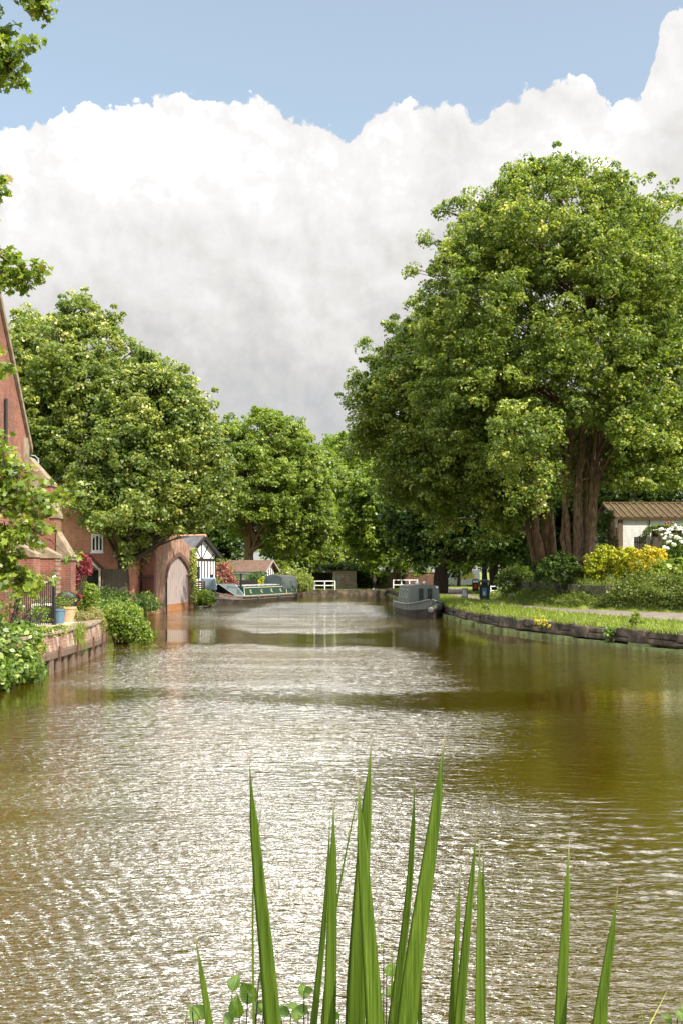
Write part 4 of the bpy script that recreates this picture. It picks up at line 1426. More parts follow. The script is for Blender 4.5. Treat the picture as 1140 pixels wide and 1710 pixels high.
for x in (5.7, 8.1, 10.4, 12.6, 15.6):
    z = .93
    w = MB()
    w.lathe((x, side(z) - .02, z), [(.10, 0), (.10, .03), (.02, .032)], 18, axis='y')
    w = w.build('porthole', M['glass'], T)
    r = MB()
    arc = [(x + .115 * math.cos(a), side(z) - .02, z + .115 * math.sin(a)) for a in np.linspace(0, 2 * math.pi, 20)]
    r.tube(arc, .022, 6)
    r.tube([(x + .12, side(z - .13) - .02, z - .13), (x + .18, side(z - .18) - .02, z - .18), (x + .26, side(z - .1) - .02, z - .12)], .018, 5)
    r.build('rim', M['cream'], w)
mb = MB()
for k in range(9):
    x = 4.7 + k * 1.0 + random.uniform(0, .3)
    mb.box(x, -.6, 1.345, x + random.uniform(.6, .95), .5, 1.38 + random.uniform(0, .06))
mb.build('roof_sheets', M['sheet'], T, bevel=.01)
mb = MB()
mb.tube([(4.75, -.45, 1.3), (4.75, -.45, 2.35)], .075, 12)
mb.lathe((4.75, -.45, 2.3), [(.1, 0), (.1, .06), (.06, .1)], 12)
mb.build('chimney', M['iron'], T)
# sloping bow cover over the well: glazed sides on a ridge
mb = MB()
for s in (1, -1):
    mb.prism([(2.5, s * .96, .62), (4.32, s * 1.0, .56), (4.32, s * .15, 1.50), (1.3, s * .10, 1.52)], (0, -s * .03, 0))
mb.build('bow_cover', M['glass_pale'], T)
mb = MB()
for s in (1, -1):
    mb.tube([(2.5, s * .97, .62), (1.3, s * .11, 1.53)], .03, 6)
    mb.tube([(2.5, s * .97, .62), (4.32, s * 1.01, .56)], .03, 6)
    mb.tube([(4.32, s * 1.01, .56), (4.32, s * .16, 1.51)], .03, 6)
mb.tube([(1.25, 0, 1.54), (4.35, 0, 1.52)], .035, 6)
mb.build('bow_cover_frame', M['steel'], T)
# stern hood
mb = MB()
sec = lambda x, k: [(x, -.92, 1.0), (x, -.90, 1.75), (x, -.74, 2.10 * k), (x, -.3, 2.24 * k), (x, .3, 2.24 * k), (x, .74, 2.10 * k), (x, .90, 1.75), (x, .92, 1.0)]
loft(mb, sec(13.2, 1), sec(16.9, .985))
hood = mb.build('stern_hood', M['canvas'], T, bevel=.03)
for x in (13.6, 15.2):
    MB().hexa([(x, -.925, 1.2), (x + 1.3, -.925, 1.2), (x + 1.3, -.912, 1.75), (x, -.912, 1.75)], [(x, -.945, 1.2), (x + 1.3, -.945, 1.2), (x + 1.3, -.93, 1.75), (x, -.93, 1.75)]).build('hood_window', M['glass_pale'], hood)
MB().box(13.16, -.6, 1.3, 13.19, .6, 1.95).build('hood_window', M['glass_pale'], hood)

for x in (6.9, 11.6):
    mb = MB()
    mb.tube([(x, -1.13, .12), (x, -1.13, .2), (x, -1.13, .42), (x, -1.13, .5)], [.04, .075, .075, .03], 9)
    mb.tube([(x, -1.13, .48), (x, -1.06, .58)], .012, 5)
    mb.build('side_fender', M['tar'], T)
mb = MB()
mb.tube(bez(Vector((.5, .3, .86)), Vector((.2, 1.0, .55)), Vector((.1, 1.7, .62)), 8), .02, 6)
mb.build('mooring_rope', mat_rough('old_rope', (.14, .12, .09), (.26, .23, .18), 8, .95), T)
# grey boat at the right bank, bow towards the camera
bow = Vector((4.88, 54.6, 0))
dirg = Vector((-.06, .998, 0)).normalized()
T = thing('narrowboat', 'short olive grey boat moored bow-on against the right towpath wall', 'narrowboat', bow, math.atan2(dirg.y, dirg.x))
ST = [(0, .05, .95), (.4, .34, .86), (1.0, .68, .76), (1.8, .92, .68), (2.6, 1.04, .64), (7.2, 1.05, .6), (8.3, 1.0, .62), (9.0, .7, .64)]
mb = MB()
hull(mb, ST)
mb.build('hull', M['hull_dark'], T)
mb = MB()
for s in (1, -1):
    k = len(mb.v)
    for x, w, g in ST:
        mb.v += [(x, s * (w + .012), g * .5), (x, s * (w + .012), g - .02)]
    for i in range(len(ST) - 1):
        mb.f.append((k + 2 * i, k + 2 * i + 2, k + 2 * i + 3, k + 2 * i + 1))
mb.build('side_band', M['olive'], T)
mb = MB()
k = len(mb.v)
for x, w, g in ST:
    mb.v += [(x, -w, g + .005), (x, w, g + .005)]
mb.f += [(2 * i, 2 * i + 2, 2 * i + 3, 2 * i + 1) for i in range(len(ST) - 1)]
mb.build('deck', M['olive_pale'], T)
mb = MB()
for s in (1, -1):
    mb.tube([(x, s * (w + .02), g + .02) for x, w, g in ST], .05, 6)
mb.build('rubbing_strake', M['olive_pale'], T)
mb = MB()
loft(mb, cabin_sec(2.35, .93, .80, .6, 1.70, .09), cabin_sec(7.7, .93, .80, .6, 1.66, .09))
mb.build('cabin', M['olive'], T)
for s in (-.30, .20):
    MB().box(2.30, s - .13, .78, 2.345, s + .13, 1.55).build('door_window', M['glass'], T)
mb = MB()
for s in (-.47, -.05, .37):
    mb.box(2.315, s - .025, .68, 2.348, s + .025, 1.62)
mb.build('door_frame', M['olive'], T)
sideg = lambda z: .93 - .13 * (z - .6) / 1.1
for x in (3.2, 4.7, 6.2):
    w = MB()
    z = 1.2
    w.hexa([(x, sideg(1.0) - .01, 1.0), (x + .75, sideg(1.0) - .01, 1.0), (x + .75, sideg(1.42) - .01, 1.42), (x, sideg(1.42) - .01, 1.42)], [(x, sideg(1.0) + .012, 1.0), (x + .75, sideg(1.0) + .012, 1.0), (x + .75, sideg(1.42) + .012, 1.42), (x, sideg(1.42) + .012, 1.42)])
    w = w.build('window', M['glass'], T)
    r = MB()
    c4 = [(x - .03, sideg(.97) + .014, .97), (x + .78, sideg(.97) + .014, .97), (x + .78, sideg(1.45) + .014, 1.45), (x - .03, sideg(1.45) + .014, 1.45)]
    for i in range(4):
        r.tube([c4[i], c4[(i + 1) % 4]], .028, 6)
    r.build('frame', M['steel'], w)
for x, y in ((3.0, .35), (4.6, -.3)):
    mb = MB()
    mb.tube([(x, y, 1.7), (x, y, 1.86)], .04, 8)
    mb.lathe((x, y, 1.84), [(.11, 0), (.11, .03), (.06, .08), (.01, .1)], 14)
    mb.build('roof_vent', M['white'], T)
mb = MB()
mb.tube([(2.32, -.7, 1.62), (2.26, -.7, 1.62)], .06, 10)
mb.build('headlamp', M['white'], T)
mb = MB()
mb.ball((-.02, 0, .42), .16, sx=.6)
mb.tube([(-.02, 0, .42), (.02, 0, .95)], .02, 6)
mb.build('bow_fender', mat_rough('rope', (.16, .15, .12), (.3, .28, .24), 8, .95), T)
mb = MB()
rp = [(2.0, -.85, .72), (1.9, -1.3, .55), (1.7, -1.85, .66)]
mb.tube(bez(Vector(rp[0]), Vector(rp[1]), Vector(rp[2]), 8), .018, 6)
mb.build('mooring_rope', mat_rough('rope_dark', (.05, .05, .045), (.12, .11, .1), 8, .95), T)

# ------------------------------------------------------------------ trees
def gz(x, y):
    return ground_z(x, y)


# the great sycamore on the right
Y0 = 54.0
bx = XP(962, Y0)
tree('sycamore_tree', 'huge rounded sycamore with yellow-green seed clusters and tall reddish trunks on the right bank', (bx, Y0, gz(bx, Y0)), Y0,
     [(276, 895, 960), (288, 850, 1010), (308, 810, 1062), (345, 775, 1108), (400, 735, 1140), (460, 705, 1165), (540, 690, 1195), (620, 690, 1205), (690, 700, 1205), (740, 740, 1200), (780, 790, 1195), (800, 840, 1185)],
     190, 28, 52, .155, M['lf_syc'], M['bark'],
     [[(970, 985, 0, .38), (965, 920, 0, .29), (962, 840, 0, .24), (970, 740, 0, .21), (985, 600, .3, .22), (990, 450, 0, .10)],
      [(980, 975, -.5, .26), (988, 880, -.6, .21), (996, 780, -.5, .18), (1006, 680, -.3, .15), (1040, 520, 0, .10)],
      [(961, 980, .3, .2), (948, 900, .3, .16), (941, 830, 0, .14), (955, 730, 0, .14), (930, 560, 0, .08)],
      [(975, 950, -.2, .13), (984, 860, -.5, .11), (988, 780, -.7, .10), (998, 680, -.9, .08)],
      [(955, 985, .5, .17), (938, 900, .5, .14), (946, 820, .5, .11), (950, 740, .4, .08)],
      [(974, 960, .3, .15), (976, 860, .4, .13), (980, 760, .4, .10), (1000, 640, .4, .07)]],
     extra=[(742, 352, 0, .45), (790, 322, 0, .5), (715, 402, 0, .5), (692, 448, 0, .4), (770, 335, -.5, .4), (868, 308, 0, .45), (918, 296, 0, .4), (962, 298, 0, .45), (1002, 308, 0, .4), (1070, 338, 0, .4), (1128, 385, 0, .5), (850, 720, -6.5, 1.5), (880, 760, -6.2, 1.4), (905, 715, -6.5, 1.3), (870, 830, -5, 1.1), (900, 860, -4.5, .9), (915, 800, -5, 1.1), (840, 770, -5.5, 1.1), (1050, 720, -5, 1.3), (1100, 745, -4, 1.2)],
     bough_r=(1.2, 2.2), clump_r=(.30, .62), limb=.13, droop=.4, depth=.8, clear=[(938, 715, 1012, 1000, 1.0), (870, 855, 938, 1000, 2.0), (1005, 815, 1200, 1000, 9.0)], gaps=[(985, 400, 10), (880, 330, 8), (985, 300, 9), (955, 640, 9), (1030, 560, 8)])
# its darker neighbour that leans out over the water
Y0 = 61.0
bx = XP(900, Y0)
tree('sycamore_tree', 'darker spreading sycamore left of the great one, low boughs reaching out over the water', (bx, Y0, gz(bx, Y0)), Y0,
     [(505, 700, 800), (540, 665, 850), (590, 620, 880), (640, 592, 900), (690, 596, 905), (740, 605, 910), (790, 630, 910), (840, 690, 905), (880, 760, 900)],
     100, 28, 48, .17, M['lf_syc'], M['bark_red'],
     [[(914, 985, 0, .36), (898, 910, -.3, .27), (886, 830, -.3, .23), (875, 700, 0, .18), (830, 600, 0, .10)],
      [(922, 985, .2, .36), (912, 900, 0, .31), (906, 820, 0, .26), (900, 700, 0, .18), (880, 600, 0, .1)],
      [(906, 985, .3, .28), (884, 900, 0, .20), (874, 840, 0, .16), (850, 760, 0, .12), (760, 700, 0, .08)],
      [(926, 970, -.3, .2), (921, 880, -.3, .17), (914, 800, -.3, .13)]],
     extra=[(612, 575, 0, .5), (655, 540, 0, .5), (592, 640, 0, .5), (585, 668, 0, .4), (598, 700, 0, .5), (628, 600, 0, .5), (690, 510, 0, .5), (640, 640, -1, 1.3), (610, 660, -1, 1.0), (620, 720, 0, 1.3), (680, 790, 0, 1.4), (600, 745, 1, 1.1)],
     bough_r=(1.1, 2.0), clump_r=(.30, .62), limb=.12, droop=.7, clear=[(868, 860, 940, 1000, 1.0)], gaps=[(640, 735, 10), (660, 690, 8), (612, 705, 8)])
# trees along the towpath further back
Y0 = 84.0
bx = XP(735, Y0)
tree('dark_tree', 'dark broad tree with a thick black trunk beside the grey boat and the path', (bx, Y0, gz(bx, Y0)), Y0,
     [(700, 720, 850), (740, 670, 900), (800, 640, 920), (860, 640, 920), (905, 660, 900), (935, 700, 860)],
     80, 24, 30, .30, M['lf_dark'], M['bark_dark'],
     [[(735, 990, 0, .62), (735, 940, 0, .55), (738, 860, 0, .45), (760, 760, 0, .2)], [(742, 940, 0, .35), (800, 860, 0, .2), (850, 790, 0, .1)]],
     bough_r=(1.4, 2.5), clump_r=(.4, .8), droop=.8)
Y0 = 92.0
bx = XP(668, 113)
tree('lime_tree', 'bright yellow-green tree with drooping low boughs above the white barrier and far wall', (bx, 113, .5), 113,
     [(770, 600, 700), (810, 575, 730), (860, 570, 740), (895, 580, 735), (920, 600, 720), (938, 640, 700)],
     75, 26, 30, .30, M['lf_bright'], M['bark_dark'],
     [[(664, 987, 0, .28), (664, 930, 0, .24), (660, 850, 0, .16), (650, 790, 0, .08)], [(672, 987, .4, .22), (674, 930, .2, .2), (690, 850, 0, .12)]],
     bough_r=(1.5, 2.6), clump_r=(.4, .8), droop=1.1)
bx = XP(808, 98)
tree('park_tree', 'tree with slim dark trunk standing just behind the litter bins', (bx, 98, .7), 98,
     [(800, 760, 850), (840, 730, 890), (880, 735, 890), (915, 760, 870)], 34, 22, 26, .30, M['lf_bright'], M['bark_dark'],
     [[(808, 985, 0, .28), (808, 930, 0, .25), (806, 860, 0, .18)]], bough_r=(1.3, 2.2), clump_r=(.4, .8), droop=.8)
bx = XP(824, 94)
tree('park_tree', 'tree with the thicker dark trunk right of the litter bins', (bx, 94, .7), 94,
     [(770, 790, 900), (820, 770, 930), (870, 780, 930), (915, 800, 900)], 40, 22, 26, .30, M['lf_mid'], M['bark_dark'],
     [[(824, 985, 0, .42), (824, 930, 0, .38), (828, 850, 0, .25)]], bough_r=(1.3, 2.2), clump_r=(.4, .8), droop=.8)
bx = XP(765, 128)
tree('park_tree', 'small light green tree at the road beyond the bridge end', (bx, 126, .5), 126,
     [(840, 735, 790), (880, 715, 805), (920, 720, 800), (950, 735, 790)], 26, 20, 24, .34, M['lf_bright'], M['bark_dark'],
     [[(765, 983, 0, .2), (765, 940, 0, .17), (764, 880, 0, .1)]], bough_r=(1.2, 2.0), clump_r=(.4, .8))
# trees behind the white outbuilding
Y0 = 78.0
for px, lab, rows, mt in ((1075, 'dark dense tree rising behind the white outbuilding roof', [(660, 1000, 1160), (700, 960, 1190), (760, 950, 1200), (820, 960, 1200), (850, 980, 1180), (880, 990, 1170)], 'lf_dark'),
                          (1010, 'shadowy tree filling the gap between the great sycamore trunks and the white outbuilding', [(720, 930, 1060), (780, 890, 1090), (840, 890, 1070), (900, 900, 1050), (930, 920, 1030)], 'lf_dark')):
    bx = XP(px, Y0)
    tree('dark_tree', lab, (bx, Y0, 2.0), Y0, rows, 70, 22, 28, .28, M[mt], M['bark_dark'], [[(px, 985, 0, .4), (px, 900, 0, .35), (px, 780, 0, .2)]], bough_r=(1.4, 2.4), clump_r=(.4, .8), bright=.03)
    Y0 = 88.0

# left side
Y0 = 60.0
bx = XP(130, Y0)
tree('sycamore_tree', 'tall pale green tree rising behind the church, crown thin at the top', (bx, Y0, .9), Y0,
     [(508, 110, 165), (520, 40, 190), (548, 18, 205), (590, 5, 245), (640, 0, 280), (700, 5, 300), (760, 30, 310), (820, 60, 300), (870, 90, 270), (905, 110, 240)],
     110, 26, 44, .18, M['lf_left'], M['bark_dark'],
     [[(130, 985, 0, .5), (132, 900, 0, .45), (128, 760, 0, .36), (120, 640, 0, .22), (110, 540, 0, .1)], [(130, 800, 0, .3), (165, 680, 0, .2), (200, 600, 0, .1)], [(128, 720, 0, .22), (80, 620, 0, .14), (60, 540, 0, .06)]],
     extra=[(35, 530, 0, .4), (110, 516, 0, .4), (160, 524, 0, .35), (188, 532, 0, .35), (228, 585, 0, .4), (262, 618, 0, .4), (60, 535, 0, .6), (140, 532, 0, .5), (170, 538, 0, .5), (90, 526, 0, .5), (180, 555, 0, .8)],
     bough_r=(1.0, 1.9), clump_r=(.28, .6), limb=.13, holes=.75, droop=.4, gaps=[(145, 635, 12), (162, 668, 13), (195, 640, 10), (252, 648, 12), (122, 600, 8), (90, 560, 8), (178, 565, 12), (215, 590, 9), (60, 555, 8)])
Y0 = 53.0
bx = XP(208, Y0 + 4)
tree('sycamore_tree', 'broad dark green tree hanging over the boathouse and quay garden', (bx, Y0 + 4, .8), Y0 + 4,
     [(585, 240, 262), (620, 190, 325), (660, 160, 345), (705, 130, 368), (760, 115, 382), (810, 110, 388), (850, 125, 372), (880, 160, 325), (900, 185, 275), (935, 200, 240)],
     108, 26, 44, .175, M['lf_left'], M['bark_dark'],
     [[(206, 995, 0, .34), (207, 930, 0, .28), (215, 840, 0, .25), (235, 740, 0, .22), (250, 650, 0, .1)], [(214, 850, 0, .26), (280, 770, 0, .16), (330, 720, 0, .08)]],
     extra=[(225, 850, -5, 1.2), (190, 870, -4.5, 1.0), (215, 925, -2, .7), (330, 830, -2, 1.2), (360, 780, -1, 1.2), (262, 855, -3, 1.0)],
     bough_r=(1.0, 2.0), clump_r=(.28, .62), limb=.13, droop=.6, bright=-.04, clear=[(252, 890, 350, 1000, 30.0), (148, 885, 180, 1000, 20.0)], gaps=[(255, 655, 15), (190, 660, 10), (330, 690, 8)])
Y0 = 106.0
bx = XP(415, Y0)
tree('oak_tree', 'wide olive green tree with layered boughs and bare reddish trunk behind the garden shed', (bx, Y0, .7), Y0,
     [(682, 420, 470), (695, 375, 500), (725, 345, 520), (765, 330, 545), (810, 325, 562), (850, 330, 565), (890, 400, 560), (915, 440, 550)],
     120, 24, 40, .26, M['lf_mid'], M['bark_red'],
     [[(417, 990, 0, .55), (416, 930, 0, .48), (417, 870, 0, .45), (418, 840, 0, .4), (440, 780, 0, .2), (450, 720, 0, .1)], [(418, 925, -.2, .3), (434, 905, -.4, .22), (438, 880, -.4, .18), (470, 840, -.4, .1)], [(418, 850, 0, .28), (385, 790, 0, .18), (370, 740, 0, .1)]],
     bough_r=(1.5, 2.7), clump_r=(.35, .75), squash=.42, holes=1.0, limb=.17, bright=.05, clear=[(405, 868, 440, 940, 1.0)], gaps=[(420, 715, 7), (385, 735, 6), (455, 740, 6), (490, 770, 6)])
# the further wood, tree by tree
far = [(500, 132, [(745, 450, 560), (790, 420, 590), (850, 420, 590), (920, 440, 570), (960, 470, 540)], 'lf_mid', 'rounded olive tree far behind the layered one'),
       (575, 140, [(718, 560, 600), (740, 530, 640), (790, 505, 655), (850, 500, 650), (915, 515, 640), (955, 540, 620)], 'lf_bright', 'bright green far tree in the gap at the head of the canal'),
       (660, 148, [(700, 620, 700), (750, 590, 740), (810, 590, 740), (880, 600, 720), (930, 620, 700)], 'lf_mid', 'tall far tree right of the head of the canal'),
       (345, 128, [(770, 300, 400), (820, 280, 430), (880, 290, 420), (930, 310, 400), (965, 320, 390)], 'lf_dark', 'shaded far tree between the timber-framed house and the bare trunk'),
       (270, 112, [(700, 230, 320), (760, 190, 350), (830, 190, 360), (900, 210, 340), (950, 240, 320)], 'lf_mid', 'far tree showing through the gaps behind the boathouse'),
       (60, 100, [(640, 0, 130), (720, -60, 170), (800, -80, 180), (880, -60, 170), (950, -20, 140)], 'lf_mid', 'far tree showing through behind the church'),
       (860, 138, [(720, 800, 920), (780, 770, 960), (850, 770, 960), (910, 790, 940), (950, 810, 930)], 'lf_mid', 'far tree beyond the road and parked cars'),
       (960, 120, [(640, 900, 1040), (720, 850, 1080), (800, 850, 1080), (870, 860, 1060), (925, 890, 1040)], 'lf_dark', 'far dark tree behind the trunks of the great sycamore'),
       (760, 160, [(690, 720, 810), (740, 690, 850), (810, 680, 850), (880, 700, 840), (930, 720, 820)], 'lf_dark', 'far dark tree between the grey boat and the road')]
for px, yy_, rows, mt, lab in far:
    bx = XP(px, yy_)
    tree('woodland_tree', lab, (bx, yy_, .5), yy_, rows, 60, 20, 24, .40, M[mt], M['bark_dark'], [[(px, 978, 0, .35), (px, 900, 0, .3), (px + 6, 800, 0, .15)]], group='trees closing the view at the head of the canal', bough_r=(1.8, 3.0), clump_r=(.5, 1.0), droop=.6)
# one mass of woodland on the skyline beyond
cc = []
for x in np.arange(-95, 120, 2.2):
    hgt = 9 + 3 * math.sin(x * .13) + 2 * math.sin(x * .37)
    for z in np.arange(1, hgt, 1.5):
        cc.append((x + RNG.normal(0, .9), 182 + RNG.normal(0, 2.5), z + RNG.normal(0, .5)))
cc = np.array(cc)
p, n, t = clump_leaves(cc, RNG.uniform(.8, 1.6, len(cc)), 34)
tag(link_mesh('woodland', leaf_mesh('woodland', p, n, RNG.uniform(.35, .7, len(p)), t), M['lf_mid']), 'distant green wood closing the skyline behind everything', 'wood', kind='stuff')

# near sycamore on the left bank whose boughs hang into the picture
YB = 15.5
T = thing('sycamore_tree', 'near sycamore whose leafy boughs reach in from the left edge, in front of the church', 'tree', (-9.4, YB, .95))
base = np.array((-9.4, YB, .95))
mb = MB()
tr = [Vector((-9.4, YB, .9)), Vector((-9.3, YB, 4)), Vector((-9.2, YB + .2, 8)), Vector((-9.0, YB, 12))]
mb.tube(tr, [.5, .38, .28, .14], 12)
cl = []


def bough(a, pts, r0, dens, rad, w=.16):
    """limb through pixel points, leafy twigs from its outer part"""
    P_ = [Vector(a)] + [Vector(PX(px, py, YB + dy)) for px, py, dy in pts]
    mb.tube(P_, [r0 * (1 - .85 * i / (len(P_) - 1)) for i in range(len(P_))], 6)
    for i in range(1, len(P_)):
        for k in range(dens):
            q = P_[i - 1].lerp(P_[i], RNG.random()) + Vector(RNG.normal(0, rad, 3) * np.array([1, 1, .8]))
            c0 = P_[i - 1].lerp(P_[i], .6)
            mb.tube([c0, c0.lerp(q, .5) + Vector((0, 0, .05)), q], [.014, .009, .004], 4, cap=False)
            cl.append((q, RNG.uniform(w * .7, w * 1.4)))


bough((-9.2, YB, 5.5), [(-90, 760, 0), (-20, 820, 0), (40, 850, .3), (85, 830, .3)], .10, 18, .20)
bough((-9.2, YB, 5.5), [(-90, 800, 0), (-20, 880, -.3), (30, 890, 0), (70, 880, 0)], .08, 15, .19)
bough((-9.2, YB, 4.5), [(-90, 860, 0), (-20, 920, 0), (15, 950, 0), (30, 975, .1)], .07, 14, .16)
bough((-9.2, YB, 6.0), [(-90, 730, 0), (-30, 740, 0), (0, 770, 0), (18, 800, 0)], .07, 16, .18)
bough((-9.2, YB, 6.8), [(-90, 600, 0), (-30, 600, 0), (2, 612, 0)], .06, 7, .14)
bough((-9.2, YB, 3.6), [(-90, 960, 0), (-20, 970, 0), (30, 970, 0), (55, 985, .1)], .05, 9, .14)
bough((-9.1, YB, 8.5), [(-120, 440, 0), (-40, 455, 0), (10, 460, 0), (55, 470, 0)], .07, 17, .13)
bough((-9.1, YB, 8.9), [(-120, 380, 0), (-50, 405, 0), (2, 425, 0)], .06, 14, .16)
bough((-9.1, YB, 9.3), [(-120, 280, 0), (-40, 290, 0), (6, 300, 0)], .05, 8, .14)
bough((-9.1, YB, 9.2), [(-120, 320, 0), (-40, 330, 0), (6, 338, 0)], .05, 7, .12)
bough((-9.1, YB, 9.0), [(-120, 360, 0), (-40, 370, 0), (-4, 375, 0)], .04, 3, .08)
bough((-9.0, YB, 11), [(-120, -40, 0), (-40, 20, 0), (5, 80, 0), (20, 130, 0)], .10, 26, .20)
bough((-9.0, YB, 11.6), [(-120, -150, 0), (-20, -70, 0), (50, -25, 0), (75, 25, 0)], .10, 20, .16)
bough((-9.0, YB, 11.6), [(-120, -100, 0), (-60, 40, 0), (-30, 100, 0)], .08, 26, .3)
for k in range(60):                                   # the rest of the crown, outside the photograph
    a, z = RNG.uniform(0, 6.28), RNG.uniform(4.5, 14)
    r_ = RNG.uniform(.5, 2.6)
    q = Vector((-10.6 + r_ * math.cos(a), YB + r_ * math.sin(a) * 1.3, z))
    if q.x / q.y * FPX + 570 < -60:
        for j in range(7):
            cl.append((q + Vector(RNG.normal(0, .5, 3)), .3))
cc = np.array([tuple(q) for q, r in cl])
cr = np.array([r for q, r in cl])
p, n, t = clump_leaves(cc, cr, 14, up=.7, shell=.3, spread=.24, bright=-.02)
mb.build('trunk', M['bark'], T, smooth=True, off=tuple(base))
link_mesh('crown', leaf_mesh('near_crown', p - base, n, RNG.uniform(.075, .155, len(p)), t, 'maple'), M['lf_maple'], T)

# ------------------------------------------------------------------ shrubs and plants, left
x, y = -7.6, 21.6
shrub('waterside_shrub', 'leafy green shrub spilling over the quay into the water at the left edge', 'shrub', (x - .4, y, .0),
      [(-7.75, 21.6, .9, .75, 1.1, .65), (-7.35, 21.9, .45, .5, .9, .5), (-7.9, 21.2, 1.5, .7, .8, .6), (-7.5, 22.4, .3, .38, .5, .38), (-7.3, 20.9, .3, .4, .7, .4), (-7.15, 22.4, .3, .3, .6, .35), (-7.15, 23.0, .1, .2, .5, .25), (-7.45, 23.2, .95, .3, .6, .3)], 90, 14, .12, M['lf_shrub'], clump_r=(.10, .22), shape='oval')
x, y = XP(20, 24.5), 24.5
shrub('climbing_rose', 'thin straggling shrub with small pale buds in front of the railing', 'shrub', (x, y, 1.0),
      [(x, y, 1.5, .35, .35, .6), (x + .2, y + .3, 2.0, .35, .3, .5), (x + .45, y + .8, 1.35, .3, .4, .3)], 42, 7, .07, M['lf_shrub'], clump_r=(.06, .12))
x, y = XP(147, 38), 37.5
shrub('round_bush', 'clipped round bright green bush at the back of the quay', 'bush', (x, y, .98),
      [(x, y, 1.55, .56, .55, .54)], 800, 16, .05, M['lf_bright'], clump_r=(.05, .09))
x, y = XP(122, 37), 36.6
shrub('red_acer', 'crimson leaved ornamental maple beside the church buttress', 'tree', (x, y, .98),
      [(x, y, 2.6, .45, .4, .35), (x + .35, y, 2.85, .45, .4, .28), (x + .05, y - .2, 2.1, .35, .3, .3), (x - .2, y, 1.8, .25, .25, .25), (x + .1, y, 1.55, .3, .3, .2), (x + .55, y, 2.55, .25, .3, .16)], 70, 13, .075, M['lf_red'], clump_r=(.08, .16), stem_name='trunk', part='crown')
x, y = XP(215, 34.8), 34.6
shrub('waterside_bush', 'bright lime green bush growing out of the water beyond the quay', 'bush', (x - .3, y, -.05),
      [(x, y, .55, .72, .7, .55), (x - .35, y, .8, .55, .6, .55), (x + .3, y - .1, .4, .5, .5, .4), (x - .1, y + .3, .95, .5, .5, .4), (x + .55, y, .25, .3, .4, .25)], 190, 13, .075, M['lf_bright'], clump_r=(.07, .16), shape='oval', bright=-.04)
# planting behind it
for px, y, z, r, h, mt, nm, lab in ((190, 44, .55, 1.1, .45, 'lf_shrub', 'garden_plant', 'light green low plants behind the lime bush'), (215, 49, .6, 1.6, .5, 'lf_dark', 'garden_plant', 'dark low ground plants below the outbuilding'),
                                    (175, 52, .8, 1.3, .6, 'lf_dark', 'garden_plant', 'dark shrub beside the porch post'), (248, 57.3, .2, .55, .75, 'lf_ivy', 'ivy', 'ivy hanging over the low wall left of the boathouse pier')):
    x = XP(px, y)
    shrub(nm, lab, 'ivy' if nm == 'ivy' else 'plant', (x, y, z), [(x, y, z + h * .6, r, r * .8, h), (x + r * .4, y, z + h * .3, r * .7, r * .7, h * .8)], 90, 12, .10, M[mt], clump_r=(.1, .2))
x, y = XP(176, 31.2), 31.2
shrub('dry_weeds', 'tuft of straw coloured weeds on the far corner of the quay', 'weeds', (-7.95, 31.3, .5),
      [(-7.85, 31.4, 1.05, .35, .55, .3), (-7.6, 31.0, .8, .22, .5, .35), (-7.9, 30.4, 1.1, .25, .6, .15)], 90, 12, .06, M['lf_dry'], clump_r=(.05, .12))
pts = np.array([(-7.10 + RNG.normal(0, .06), 27.0 + RNG.normal(0, .22), .25 + RNG.random() * .75) for _ in range(420)])
o = blades('quay_grass', pts, RNG.uniform(.12, .34, len(pts)), np.full(len(pts), .014), M['lf_grass'], lean=.7)
tag(o, 'tuft of bright grass growing from the face of the brick quay wall', 'grass tuft', kind='thing')
shrub('ivy', 'ivy trailing over the top of the brick quay wall', 'ivy', (-7.3, 25.0, .2), [(-7.3, 24.4, .95, .18, .8, .18), (-7.25, 25.6, .97, .14, .9, .12), (-7.2, 23.6, .6, .15, .6, .3)], 90, 9, .06, M['lf_ivy'], clump_r=(.05, .1), stems=False)
